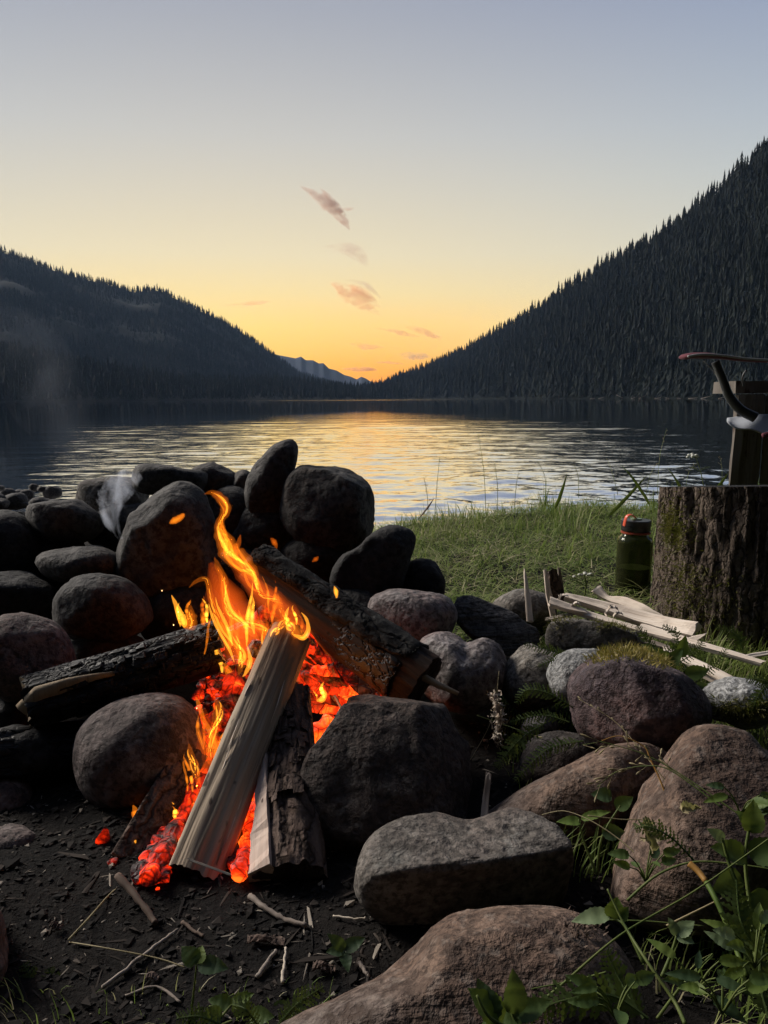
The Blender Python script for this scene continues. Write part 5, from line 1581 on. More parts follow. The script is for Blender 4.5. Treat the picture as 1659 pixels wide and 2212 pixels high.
# ================================================================== kindling
def splint(label, pts, w, t, mat='kindling', seed=0, twist=0.0, name='kindling_stick', n=10):
    """a split stick following points (u, v, y); w, t: width and thickness in metres, can change along the stick"""
    A = crom(np.array(pts, float), n)
    P = np.array([PY(*a) for a in A]); m_ = len(P)
    w = np.interp(np.linspace(0, 1, m_), np.linspace(0, 1, len(np.atleast_1d(w))), np.atleast_1d(w)) if np.ndim(w) else np.full(m_, w)
    r = np.random.default_rng(seed)
    T = np.gradient(P, axis=0); T /= np.linalg.norm(T, axis=1)[:, None]
    Z = np.linspace(0, np.linalg.norm(P[-1] - P[0]), m_)
    Mx, L = frame(P[0], P[-1])
    inv = np.array(Mx.inverted())
    V = []
    prof = [(-1, -1), (-0.3, -1.15), (0.5, -0.9), (1, -0.8), (1.05, 0.1), (0.9, 1), (0.1, 0.8), (-0.6, 1.0), (-1.05, 0.6)]
    for k in range(m_):
        up = np.array([0, -0.55, 0.84]); a = up - T[k] * up.dot(T[k]); a /= np.linalg.norm(a); b = np.cross(T[k], a)
        tw = twist * k / m_; c, s = math.cos(tw), math.sin(tw)
        a2, b2 = a * c + b * s, b * c - a * s
        for q, (x, y) in enumerate(prof):
            jx = 0.10 * float(vnoise(np.array([q * 3.1, k * 0.35, seed * 1.7]), seed))
            V.append(P[k] + b2 * (x + jx) * w[k] * 0.5 + a2 * (y + jx) * t * 0.5)
    V = np.array(V); V = (inv[:3, :3] @ V.T).T + inv[:3, 3]
    m2 = len(prof)
    # ragged tips
    V[:m2, 2] += r.uniform(-0.006, 0.002, m2); V[-m2:, 2] += r.uniform(-0.002, 0.008, m2)
    F = [(k * m2 + j, k * m2 + (j + 1) % m2, (k + 1) * m2 + (j + 1) % m2, (k + 1) * m2 + j) for k in range(m_ - 1) for j in range(m2)]
    F += [tuple(range(m2 - 1, -1, -1)), tuple(range((m_ - 1) * m2, m_ * m2))]
    o = place(name, mesh_from(name, V, F, False), M[mat], None, None, Mx)
    tag(o, label, 'kindling', 'split kindling on the stones')
    return o


splint('pale pointed splinter standing upright behind the slate', [(1145, 1340, 1.50), (1140, 1290, 1.52), (1133, 1232, 1.54)], [0.013, 0.011, 0.002], 0.006, seed=1)
splint('upright splinter backed with dark bark', [(1196, 1336, 1.52), (1186, 1285, 1.53), (1178, 1236, 1.54)], [0.010, 0.012, 0.006], 0.006, seed=2)
splint('rough bark strip standing behind the splinters', [(1206, 1306, 1.55), (1200, 1270, 1.56), (1192, 1236, 1.56)], [0.034, 0.03, 0.018], 0.012, 'bark', seed=3)
splint('thin grey sliver at the right of the upright bark strip', [(1216, 1300, 1.56), (1212, 1265, 1.57), (1208, 1232, 1.57)], [0.012, 0.009, 0.005], 0.006, 'twig', seed=4)
splint('widest pale split board of the kindling pile, ending before the stump', [(1225, 1290, 1.50), (1300, 1310, 1.47), (1380, 1334, 1.43), (1440, 1350, 1.39), (1497, 1362, 1.35)], [0.014, 0.022, 0.030, 0.030, 0.034], 0.014, seed=5, twist=0.3)
splint('twisted pale shaving leaning towards the bottle', [(1288, 1272, 1.62), (1312, 1292, 1.60), (1350, 1300, 1.57), (1390, 1318, 1.53), (1432, 1334, 1.50)], [0.026, 0.012, 0.022, 0.020, 0.008], 0.006, seed=6, twist=0.9)
splint('long thin split stick crossing the pile down to the right', [(1196, 1304, 1.46), (1290, 1334, 1.41), (1400, 1366, 1.35), (1520, 1396, 1.28), (1642, 1432, 1.22)], [0.016, 0.014, 0.012, 0.014, 0.010], 0.009, seed=7)
splint('short pale stick end at the left tip of the pile', [(1190, 1300, 1.44), (1225, 1312, 1.43), (1262, 1322, 1.42)], [0.020, 0.018, 0.010], 0.010, seed=8)
splint('bright pale board at the right running down behind the granite', [(1432, 1404, 1.26), (1480, 1424, 1.23), (1545, 1454, 1.18), (1600, 1484, 1.14), (1660, 1520, 1.10)], [0.010, 0.018, 0.018, 0.020, 0.020], 0.008, seed=9)
splint('pale board under the bright one at the right edge', [(1500, 1446, 1.22), (1560, 1474, 1.18), (1650, 1512, 1.13)], [0.012, 0.018, 0.012], 0.006, seed=10)
splint('pale underside sliver below the widest board', [(1390, 1352, 1.40), (1430, 1366, 1.37), (1480, 1378, 1.34)], [0.010, 0.014, 0.005], 0.004, seed=11)
splint('small bright chip beside the end of the widest board', [(1476, 1386, 1.31), (1500, 1380, 1.31), (1520, 1372, 1.31)], [0.006, 0.012, 0.003], 0.003, seed=12)
splint('thin stick at the right edge against the stump', [(1600, 1420, 1.24), (1630, 1416, 1.25), (1680, 1408, 1.26)], [0.004, 0.008, 0.008], 0.005, seed=13)
splint('thin orange-brown stick along the top of the two-tone stone', [(1180, 1338, 1.42), (1210, 1332, 1.42), (1250, 1322, 1.43)], [0.006, 0.007, 0.004], 0.004, 'twig_pale', seed=14)
splint('flat stick standing upright in the hollow behind the grey boulder', [(1046, 1762, 0.90), (1050, 1720, 0.92), (1055, 1680, 0.93)], [0.0085, 0.008, 0.007], 0.003, 'twig', seed=15)
splint('grey splinter lying under the thin split stick', [(1336, 1370, 1.38), (1390, 1384, 1.34), (1440, 1398, 1.31)], [0.012, 0.014, 0.008], 0.005, 'twig', seed=16)
# curled shavings
for k, (u, v, y, s, lb) in enumerate(((1222, 1296, 1.45, 0.016, 'curled wood shaving at the left tip of the kindling pile'), (1328, 1326, 1.42, 0.02, 'curled shaving lying on the thin split stick'),
                                      (1248, 1312, 1.43, 0.014, 'small curled shaving beside the short stick end'), (1340, 1335, 1.40, 0.015, 'brown papery curl on the widest board'),
                                      (1418, 1290, 1.93, 0.010, 'tiny pale chip in the grass at the foot of the bottle'))):
    c = PY(u, v, y); rr = np.random.default_rng(k); vv = []
    m_ = 16
    for i in range(m_):
        t = i / (m_ - 1); a = 0.5 + t * rr.uniform(2.5, 4.5); q = s * (0.4 + 0.6 * t)
        for j in (-1, 1):
            vv.append(c + np.array([math.cos(a) * q + j * s * 0.10, j * s * 0.45 + 0.2 * s * t, math.sin(a) * q * 0.8 + 0.2 * s]))
    o = solo('wood_shaving', vv, [(2 * i, 2 * i + 1, 2 * i + 3, 2 * i + 2) for i in range(m_ - 1)], M['kindling' if k != 3 else 'twig_pale'])
    o.modifiers.new('thick', 'SOLIDIFY').thickness = 0.0007
    tag(o, lb, 'shaving', 'wood shavings by the kindling')

# ================================================================== post, plank and camp seat at the right edge
m, N, out = newmat('grey_fabric'); M['grey_fabric'] = m
n = N.noise(objco(N), 14, 4, 0.6); wv = N.n('ShaderNodeTexWave', {0: objco(N, False), 'Scale': 220.0}).outputs['Fac']
principled(N, out, col=N.mix(n, (0.26, 0.28, 0.31), (0.40, 0.42, 0.45)), rough=0.9, normal=N.bump(N.math('ADD', n, N.math('MULTIPLY', wv, 0.1)), 0.5, 0.004))
m, N, out = newmat('red_fabric'); M['red_fabric'] = m
principled(N, out, col=N.mix(N.noise(objco(N), 30, 4), (0.075, 0.012, 0.022), (0.12, 0.02, 0.032)), rough=0.9)
m, N, out = newmat('white_trim'); M['trim'] = m
principled(N, out, col=N.mix(N.noise(objco(N), 50, 4), (0.22, 0.22, 0.22), (0.36, 0.36, 0.355)), rough=0.8)
m, N, out = newmat('black_tube'); M['tubeblack'] = m
principled(N, out, col=N.mix(N.noise(objco(N), 50, 4), (0.010, 0.010, 0.010), (0.02, 0.02, 0.02)), rough=0.45)

yb = 2.35
pa = PY(1575, 1075, yb); pb = PY(1597, 852, yb)
post = empty('wooden_post', loc=(pa[0], yb, 0.0))
tag(post, 'weathered wooden post block cut by the right edge behind the stump', 'post')
org = np.array([pa[0], yb, 0.0])
def board(x0b, x0t, x1b, x1t, y0, y1, z0, z1, seed, n=30):
    vv = []
    for i in range(n):
        t = i / (n - 1); z = z0 + (z1 - z0) * t
        a = x0b + (x0t - x0b) * t; b = x1b + (x1t - x1b) * t
        w = 0.0025
        for q, (x, y) in enumerate(((a, y0), (a + (b - a) * .25, y0 - 0.004), (a + (b - a) * .5, y0 + 0.002), (a + (b - a) * .75, y0 - 0.003), (b, y0), (b, y1), (a * y1 / y0 + 0.004, y1))):
            vv.append((x + w * float(vnoise(np.array([q * 2.3, z * 12, seed]), seed)), y + w * float(vnoise(np.array([q * 3.3 + 9, z * 10, seed]), seed)), z))
    m2 = 7
    F = [(k * m2 + j, k * m2 + (j + 1) % m2, (k + 1) * m2 + (j + 1) % m2, (k + 1) * m2 + j) for k in range(n - 1) for j in range(m2)]
    F += [tuple(range(m2 - 1, -1, -1)), tuple(range((n - 1) * m2, n * m2))]
    return vv, F
topz = pb[2]
xm = PY(1640, 1000, yb)[0]
vv, F = board(pa[0] - 0.012, pb[0], xm - 0.006, xm + 0.004, yb, yb + 0.2, -0.02, topz, 3)
part('board', vv, F, M['oldwood'], post, org, False)
vv, F = board(xm + 0.002, xm + 0.010, xm + 0.17, xm + 0.17, yb + 0.006, yb + 0.2, -0.02, topz - 0.004, 5)
part('board', vv, F, M['oldwood'], post, org, False)
q0 = PY(1582, 846, 2.42); q1 = PY(1580, 824, 2.42)
V, F = boxm((q0[0], 2.40, topz + 0.004), (q0[0] + 0.5, 2.56, q1[2]))
rp = np.random.default_rng(2)
pl = solo('wooden_plank', V + rp.normal(0, 0.002, V.shape), F, M['oldwood'], False)
tag(pl, 'grey weathered plank laid across the top of the post', 'plank')

# seat: red and grey pad on a curved black bar over a grey cloth
seat = empty('camp_seat', loc=(PY(1640, 905, 2.3)[0], 2.3, 0.5)); so2 = np.array(seat.location)
tag(seat, 'red and grey camp seat on a curved black bar at the right edge', 'seat')
P = crom([PY(1472, 772, 2.28), PY(1500, 768, 2.28), PY(1545, 770, 2.28), PY(1600, 777, 2.28), PY(1680, 781, 2.28), PY(1800, 784, 2.28)], 8)
V, F = tube(P, np.interp(np.linspace(0, 1, len(P)), [0, .06, .3, .5, 1], [0.005, 0.0085, 0.009, 0.005, 0.004]), 12, 4.5, (0, 0, 1))
rpad = part('red_pad', V, F, M['red_fabric'], seat, so2)
V, F = tube(P + np.array([0, -0.048, 0.000]), 0.0035, 8)
part('piping', V, F, M['trim'], rpad, so2)
P = crom([PY(1545, 782, 2.27), PY(1560, 815, 2.27), PY(1575, 855, 2.27), PY(1600, 885, 2.26), PY(1632, 902, 2.25)], 8)
V, F = tube(P, np.interp(np.linspace(0, 1, len(P)), [0, .5, 1], [0.011, 0.0125, 0.014]), 12, 1.3, (1, 0, 0))
part('frame_bar', V, F, M['tubeblack'], seat, so2)
P = crom([PY(1520, 780, 2.30), PY(1546, 808, 2.30), PY(1562, 845, 2.30), PY(1580, 870, 2.29)], 6)
V, F = tube(P, 0.0018, 6)
part('edge_cord', V, F, M['trim'], seat, so2)
P = crom([PY(1612, 800, 2.32), PY(1604, 815, 2.32), PY(1606, 835, 2.32)], 6)
V, F = tube(P, 0.003, 6)
part('cord', V, F, M['tubeblack'], seat, so2)
# cloth seat hanging over the post corner
nu, nv_ = 30, 22; vv = []
for i in range(nu):
    for j in range(nv_):
        s, t = i / (nu - 1), j / (nv_ - 1)
        u = 1570 + s * 210; vtop = 905 - 10 * math.sin(s * 3.0); vbot = 912 + 32 * min(1, s * 2.2) ** 0.7 + 4 * math.sin(s * 17)
        y = 2.325 - 0.09 * t + 0.010 * math.sin(s * 14 + t * 3) + 0.02 * (1 - s)
        p = PY(u, vtop + (vbot - vtop) * t ** 0.8, y)
        vv.append(p)
F = [(i * nv_ + j, (i + 1) * nv_ + j, (i + 1) * nv_ + j + 1, i * nv_ + j + 1) for i in range(nu - 1) for j in range(nv_ - 1)]
o = part('cloth', vv, F, M['grey_fabric'], seat, so2)
o.modifiers.new('thick', 'SOLIDIFY').thickness = 0.004
V, F = tube(crom([PY(1646, 942, 2.22), PY(1665, 938, 2.22), PY(1700, 940, 2.22)], 6), [0.003] + [0.008] * 12, 8)
part('red_edge', V, F, M['red_fabric'], seat, so2)


# ================================================================== grass of the bank
def blades(P, H, W_, az, bend, seed, seg=3, lay=0.0):
    """curved grass blades; P base points, H length, W_ half width, az lean bearing, bend lean amount 0..1.6"""
    n = len(P); r = np.random.default_rng(seed)
    d = np.stack([np.cos(az), np.sin(az), 0 * az], -1)
    s = np.stack([-np.sin(az + r.normal(0, 0.5, n)), np.cos(az), 0 * az], -1); s /= np.linalg.norm(s, axis=1)[:, None]
    V = np.zeros((n, seg * 2 + 1, 3))
    pos = P.copy(); ang = bend * 0.25 + lay
    for k in range(seg + 1):
        t = k / seg
        w = (W_ * (1 - t) ** 0.7)[:, None]
        if k < seg:
            V[:, 2 * k] = pos - s * w; V[:, 2 * k + 1] = pos + s * w
        else:
            V[:, 2 * k] = pos
        st = (H / seg)[:, None]
        a = np.clip(ang + bend * 0.9 * t, 0, 2.0)[:, None]
        pos = pos + (d * np.sin(a) + np.array([0, 0, 1.0]) * np.cos(a)) * st
    F = []
    for k in range(seg - 1):
        F += [(2 * k, 2 * k + 1, 2 * k + 3), (2 * k, 2 * k + 3, 2 * k + 2)]
    F.append((2 * seg - 2, 2 * seg - 1, 2 * seg))
    F = (np.array(F)[None] + (np.arange(n) * (2 * seg + 1))[:, None, None]).reshape(-1, 3)
    return V.reshape(-1, 3), F


def keep_off(x, y):
    """grass does not grow through the stump, the post, the bottle or the ring"""
    k = np.hypot(x - SX, y - SY) > SR * 1.0
    k &= np.hypot(x - bo[0], y - bo[1]) > 0.05
    return k


Vs = []; Fs = []; Sh = []; off = 0
def add_blades(n, xr, yr, hr, wr, bendr, shade, seed, filt=None, clump=0.0, lay=0.0):
    global off
    r = np.random.default_rng(seed)
    x = r.uniform(*xr, n); y = r.uniform(*yr, n)
    k = keep_off(x, y) & (y < bank_edge(x) + 0.16)
    if filt is not None: k &= filt(x, y)
    if clump > 0:
        k &= vnoise(np.stack([x * 5, y * 5, 0 * x], -1), seed) > r.uniform(-1.0, clump, n)
    x, y = x[k], y[k]; n = len(x)
    z = ground_z(x, y) - 0.004 + lay * 0.022 * r.random(n)
    cl = 0.5 + 0.5 * vnoise(np.stack([x * 3.5, y * 3.5, 0 * x + 4], -1), seed + 1)
    H = r.uniform(*hr, n) * (0.65 + 0.7 * cl)
    W_ = r.uniform(*wr, n)
    # tufts share a lean
    az = 6.28 * vnoise(np.stack([x * 4, y * 4, 0 * x + 9], -1), seed + 2) + r.normal(0, 0.9 + lay, n)
    b = r.uniform(*bendr, n)
    V, F = blades(np.stack([x, y, z], -1), H, W_, az, b, seed, 3, lay)
    sh = np.clip(r.normal(shade, 0.17, n) + 0.30 * (cl - 0.5) + 0.16 * vnoise(np.stack([x * 11, y * 11, 0 * x + 7], -1), seed + 5) + (r.random(n) < 0.07) * 0.35, 0, 1)
    Vs.append(V); Fs.append(F + off); Sh.append(np.repeat(sh, 7)); off += len(V)


behind = lambda x, y: (y > 1.60 - 0.28 * np.clip(x, 0, 0.9)) & (x > -0.12 + 0.0 * y)
add_blades(44000, (-0.15, 3.3), (1.3, 4.6), (0.04, 0.09), (0.0009, 0.0024), (0.6, 1.3), 0.48, 1, behind, 0.0, 0.7)            # trampled sward
add_blades(15000, (-0.15, 2.2), (1.3, 3.4), (0.05, 0.15), (0.0008, 0.0017), (0.3, 0.9), 0.66, 2, behind, 0.0, 1.25)              # dry cut stems
add_blades(30000, (-0.1, 3.6), (2.0, 4.9), (0.03, 0.10), (0.0012, 0.0030), (0.4, 1.8), 0.50, 3, lambda x, y: rng.random(len(x)) < sstep(-1.5, -0.1, y - bank_edge(x)), 0.7)   # tall edge
add_blades(9000, (0.7, 2.4), (2.2, 4.2), (0.07, 0.19), (0.0012, 0.0032), (0.3, 1.6), 0.52, 8, lambda x, y: vnoise(np.stack([x * 2.2, y * 2.2, 0 * x + 2], -1), 3) > 0.0)
add_blades(4200, (0.3, 1.0), (1.0, 1.55), (0.03, 0.08), (0.0009, 0.002), (0.4, 1.5), 0.42, 4, lambda x, y: y > 1.02 + 0 * x, 0.6)
add_blades(3500, (0.18, 0.75), (0.80, 1.35), (0.02, 0.07), (0.0006, 0.0015), (0.4, 1.6), 0.42, 9, lambda x, y: x > 0.10 + 0.05 * y, 0.3)
add_blades(1500, (0.25, 0.75), (0.55, 1.05), (0.03, 0.09), (0.0008, 0.0018), (0.4, 1.5), 0.40, 5, lambda x, y: x > 0.16 + 0.2 * y, 0.4)
add_blades(2600, (0.16, 0.62), (0.40, 0.75), (0.02, 0.06), (0.0005, 0.0013), (0.3, 1.6), 0.42, 6, lambda x, y: x > 0.05 + 0.28 * y, 0.2)
add_blades(500, (-0.45, 0.10), (0.50, 0.66), (0.012, 0.035), (0.0004, 0.0010), (0.3, 1.6), 0.40, 7, None, 0.0)
V = np.concatenate(Vs); F = np.concatenate(Fs); sh = np.concatenate(Sh)
me = mesh_from('grass', V, F, False); attr(me, 'shade', sh)
tag(place('grass', me, M['grass']), 'trampled green grass of the lake bank', 'grass', kind='stuff')


# ================================================================== leaves, fronds, stalks
def leaf_geo(L, W_, serr=0.12, n=9, fold=0.25, curl=0.4, seed=0):
    """leaf blade in the local frame: length along +X, face up +Z"""
    r = np.random.default_rng(seed); V = []; F = []
    for i in range(n + 1):
        t = i / n
        w = W_ * (math.sin(math.pi * min(1, t * 0.93 + 0.07) ** 0.75) ** 0.9) * (1 + serr * (1 if i % 2 else -1)) if 0 < i < n else W_ * 0.03
        x = L * t; z = -curl * L * t * t * 0.5 + 0.02 * L * r.normal(0, 0.3)
        V += [(x + serr * 0.1 * L * (i % 2), w, z + fold * w), (x, w * 0.5, z + fold * w * 0.35 + r.normal(0, .01) * L), (x, 0, z), (x, -w * 0.5, z + fold * w * 0.35 + r.normal(0, .01) * L), (x + serr * 0.1 * L * (i % 2), -w, z + fold * w)]
    for i in range(n):
        for j in range(4): F.append((i * 5 + j, i * 5 + j + 1, (i + 1) * 5 + j + 1, (i + 1) * 5 + j))
    return np.array(V, float), F


def orient(V, p, direction, up=(0, 0, 1)):
    x = np.asarray(direction, float); x /= np.linalg.norm(x)
    u = np.asarray(up, float); z = u - x * u.dot(x); z /= np.linalg.norm(z) + 1e-9
    y = np.cross(z, x)
    return V[:, :1] * x + V[:, 1:2] * y + V[:, 2:3] * z + np.asarray(p)


def plant(name, label, base, stem_pts, leaves, leafmat='leaf', stemmat='stem', rs=0.0016, group=None, cat='plant'):
    """stem_pts: list of polylines; leaves: (point, dir, length, half width, up, material)"""
    base = np.asarray(base, float)
    t = empty(name, loc=base)
    tag(t, label, cat, group)
    for k, P in enumerate(stem_pts):
        P = crom(P, 6)
        V, F = tube(P, np.linspace(rs, rs * 0.55, len(P)), 6)
        part('stem', V, F, M[stemmat], t, base)
    for k, lf in enumerate(leaves):
        p, d, L, W_, up = lf[:5]
        V, F = leaf_geo(L, W_, 0.055, 15, 0.22, 0.45, k)
        o = part('leaf', orient(V, p, d, up), F, M[lf[5] if len(lf) > 5 else leafmat], t, base)
    return t


def frond_geo(P, width, n=22, seed=0, droop=0.2):
    """feathery leaf along a polyline: paired narrow leaflets with toothed sides"""
    P = crom(P, 10); m_ = len(P); r = np.random.default_rng(seed)
    T = np.gradient(P, axis=0); T /= np.linalg.norm(T, axis=1)[:, None]
    V, F = tube(P, np.linspace(0.0011, 0.0004, m_), 5); Vl = [V]; Fl = list(F); off = len(V)
    fw = np.array([0.1, -0.8, 0.6])
    for i in range(n):
        t = 0.10 + 0.88 * i / n; k = min(int(t * (m_ - 1)), m_ - 2); p = P[k] + (P[k + 1] - P[k]) * (t * (m_ - 1) - k)
        w = width * math.sin(math.pi * (0.10 + 0.86 * t)) ** 0.8 + 0.0008
        side = np.cross(T[k], fw); side /= np.linalg.norm(side)
        for s in (-1, 1):
            d = side * s * 0.88 + T[k] * 0.5 + np.array([0, 0, -droop]) * 0.4 + r.normal(0, 0.12, 3); d /= np.linalg.norm(d)
            u2 = np.cross(d, fw); u2 /= np.linalg.norm(u2)
            L = w * r.uniform(0.85, 1.15)
            for f0, f1, hw in ((0.0, 0.45, 0.17), (0.35, 0.75, 0.15), (0.65, 1.0, 0.11)):
                a = p + d * L * f0; b = p + d * L * f1
                Vl.append(np.array([a, (a + b) / 2 + u2 * L * hw, b, (a + b) / 2 - u2 * L * hw])); Fl.append((off, off + 1, off + 2, off + 3)); off += 4
    return np.concatenate(Vl), Fl


def fronds(label, base, list_, mat='frond', name='yarrow_plant'):
    base = np.asarray(base, float)
    t = empty(name, loc=base); tag(t, label, 'plant', 'feathery-leaved plants')
    for k, (P, w, n) in enumerate(list_):
        V, F = frond_geo(P, w, n, k)
        part('frond', V, F, M[mat], t, base, False)
    return t


def Q(*a): return [PY(*p) for p in a]


def stalk(label, pts, rad=0.0009, mat='straw', head=None, name='grass_stalk', cat='grass stalk', group='single grass stalks'):
    P = crom(Q(*pts), 8)
    V, F = tube(P, np.linspace(rad, rad * 0.45, len(P)), 6)
    if not head:
        return tag(solo(name, V, F, M[mat], True, P[0]), label, cat, group)
    t = empty(name, loc=P[0]); tag(t, label, cat, group)
    part('stalk', V, F, M[mat], t, P[0])
    r = np.random.default_rng(int(abs(pts[0][0])) + 3)
    n, spread, L = head
    for k in range(n):
        i = int((0.45 + 0.55 * k / n) * (len(P) - 1)); p = P[i]
        T = P[min(i + 1, len(P) - 1)] - P[i - 1]; T /= np.linalg.norm(T)
        d = T * 0.9 + r.normal(0, spread, 3); d /= np.linalg.norm(d)
        e = p + d * L * r.uniform(0.5, 1.1)
        V, F = tube(np.array([p, p + (e - p) * 0.5, p + (e - p) * 0.75, p + (e - p) * 0.9, e]), np.array([0.2, 0.2, 0.8, 0.7, 0.1]) * 0.0013, 5)
        part('spikelet', V, F, M['straw'], t, P[0])
    return t


# --- foreground, lower right
stalk('long diagonal grass stem sweeping up to the right edge', [(1130, 2195, 0.50), (1210, 2130, 0.51), (1340, 2020, 0.53), (1500, 1925, 0.55), (1670, 1805, 0.56)], 0.0011, 'stem')
stalk('bent tip of a grass stem lying over the bottom stone', [(1310, 2100, 0.52), (1240, 2118, 0.52), (1170, 2132, 0.52), (1080, 2150, 0.52)], 0.0008, 'stem')
stalk('orange dry stalk arching over the hollow', [(1490, 1845, 0.72), (1462, 1790, 0.74), (1432, 1700, 0.76), (1405, 1640, 0.78), (1390, 1612, 0.79), (1340, 1590, 0.80), (1300, 1600, 0.80)], 0.0011, 'straw_orange')
stalk('fine brown stalk rising from the dry arching one', [(1440, 1690, 0.77), (1400, 1640, 0.79), (1330, 1560, 0.83), (1250, 1510, 0.86)], 0.0007, 'straw', (7, 0.35, 0.012))
stalk('seeding grass stem pointing left before the ridge stone', [(1640, 1790, 0.68), (1540, 1720, 0.71), (1450, 1660, 0.74), (1380, 1625, 0.76), (1290, 1600, 0.78)], 0.0009, 'stem', (18, 0.4, 0.022))
stalk('second seeding stem hanging over the dark hollow', [(1560, 1745, 0.70), (1450, 1665, 0.74), (1390, 1655, 0.76), (1330, 1668, 0.77), (1290, 1700, 0.77)], 0.0008, 'stem', (14, 0.4, 0.020))
stalk('curving grass blade over the ridge stone', [(1390, 1860, 0.72), (1340, 1815, 0.74), (1280, 1775, 0.76), (1220, 1752, 0.78), (1170, 1760, 0.79)], 0.0008, 'straw')
stalk('thin horizontal stem crossing the brown boulder', [(1270, 1762, 0.70), (1340, 1770, 0.70), (1400, 1772, 0.70), (1450, 1790, 0.69)], 0.0007, 'straw')
stalk('pale grass blade arching across the foot of the brown boulder', [(1355, 1945, 0.62), (1420, 1890, 0.62), (1500, 1862, 0.62), (1600, 1868, 0.61), (1680, 1880, 0.60)], 0.0012, 'stem')
stalk('grass stem lying level above the bottom stone', [(1190, 1965, 0.62), (1300, 1985, 0.60), (1400, 1990, 0.59), (1520, 2000, 0.58)], 0.0009, 'stem')
stalk('pale stem rising at an angle in the lower right', [(1420, 2200, 0.48), (1480, 2120, 0.50), (1540, 2060, 0.51)], 0.0012, 'stem')
stalk('short broken pale stem in the lower right shade', [(1440, 2000, 0.55), (1500, 1970, 0.55), (1560, 1940, 0.55)], 0.0010, 'straw')
stalk('thick bent green stem at the right of the bottom stone', [(1480, 2212, 0.46), (1455, 2160, 0.48), (1400, 2080, 0.50), (1350, 2000, 0.53), (1312, 1920, 0.55)], 0.0016, 'stem')
stalk('straw stem leaning in the hollow by the upright stick', [(985, 1690, 1.0), (1060, 1560, 1.1), (1078, 1450, 1.15)], 0.0006, 'straw')
stalk('thin grass stem crossing the hollow to the right', [(1030, 1545, 1.12), (1130, 1580, 1.07), (1220, 1610, 1.03), (1310, 1600, 1.0)], 0.0008, 'stem', (6, 0.5, 0.02))

# orange-tipped thick stem
P = crom(Q((1612, 2110, 0.50), (1575, 2010, 0.53), (1545, 1940, 0.55), (1515, 1890, 0.57), (1490, 1866, 0.58)), 8)
tt = empty('cut_stem', loc=P[0]); tag(tt, 'thick green plant stem cut off at a rusty orange tip', 'plant', 'plants in the right foreground')
V, F = tube(P[:22], np.linspace(0.0018, 0.0022, 22), 10); part('stem', V, F, M['leaf_bright'], tt, P[0])
V, F = tube(P[21:], np.linspace(0.0023, 0.0028, len(P) - 21), 10); part('rusty_tip', V, F, M['straw_orange'], tt, P[0])

# broad-leaved plants
b = PY(1130, 2235, 0.46)
plant('leafy_plant', 'low plant with broad toothed leaves at the bottom edge', b, [Q((1130, 2235, .46), (1110, 2200, .465), (1100, 2160, .47)), Q((1130, 2235, .46), (1060, 2200, .455), (1030, 2150, .46))],
      [(PY(1085, 2210, .46), (-0.5, 0.1, 0.62), 0.030, 0.0105, (0.6, -0.6, 0.5), 'leaf_bright'), (PY(1110, 2190, .465), (0.1, 0.3, 0.9), 0.026, 0.009, (0.3, -0.9, 0.3), 'leaf_dark'),
       (PY(1115, 2195, .465), (0.8, 0.1, 0.35), 0.026, 0.007, (-0.2, -0.6, 0.8), 'leaf'), (PY(1070, 2205, .46), (-0.35, 0.35, 0.8), 0.026, 0.008, (0.2, -0.9, 0.3), 'leaf_dark'),
       (PY(1130, 2220, .46), (-0.9, 0.1, 0.0), 0.030, 0.010, (0.1, -0.5, 0.9), 'leaf')], group='plants in the right foreground')
b = PY(1640, 2130, 0.52)
plant('leafy_plant', 'bright green upright plant at the right edge', b, [Q((1640, 2130, .52), (1620, 1960, .56), (1610, 1850, .58), (1625, 1760, .59)), Q((1630, 2000, .55), (1580, 1880, .57), (1560, 1810, .58))],
      [(PY(1625, 1800, .585), (0.05, 0.1, 0.99), 0.026, 0.009, (-0.3, -0.9, 0.2), 'leaf_bright'), (PY(1612, 1850, .58), (-0.75, -0.1, 0.35), 0.030, 0.010, (0.2, -0.6, 0.7), 'leaf'),
       (PY(1620, 1850, .58), (0.7, -0.2, 0.45), 0.030, 0.011, (-0.2, -0.7, 0.6), 'leaf'), (PY(1600, 1890, .57), (-0.6, -0.2, -0.25), 0.026, 0.010, (0.2, -0.8, 0.5), 'leaf_dark'),
       (PY(1620, 1930, .565), (0.5, -0.3, -0.35), 0.03, 0.011, (0.0, -0.8, 0.5), 'leaf'), (PY(1565, 1815, .58), (-0.5, 0, 0.4), 0.016, 0.005, (0.2, -0.8, 0.5), 'leaf_pale'),
       (PY(1605, 2010, .55), (-0.7, -0.1, -0.3), 0.024, 0.009, (0.1, -0.8, 0.5), 'leaf_dark'), (PY(1630, 1790, .59), (-0.45, 0.2, 0.5), 0.018, 0.006, (0.2, -0.9, 0.3), 'leaf_bright')], rs=0.002, group='plants in the right foreground')
b = PY(1430, 2110, 0.53)
plant('leafy_plant', 'small plant with one pale three-lobed leaf catching light', b, [Q((1430, 2110, .53), (1450, 2060, .54), (1462, 2020, .545))],
      [(PY(1462, 2020, .545), (0.75, 0.2, 0.55), 0.018, 0.006, (-0.3, -0.5, 0.8), 'leaf_pale'), (PY(1462, 2020, .545), (-0.3, 0.3, 0.8), 0.013, 0.0045, (0.1, -0.7, 0.6), 'leaf_pale'), (PY(1462, 2020, .545), (0.6, -0.4, 0.0), 0.013, 0.005, (0, -0.5, 0.85), 'leaf_pale')], group='plants in the right foreground')
b = PY(1300, 2110, 0.55)
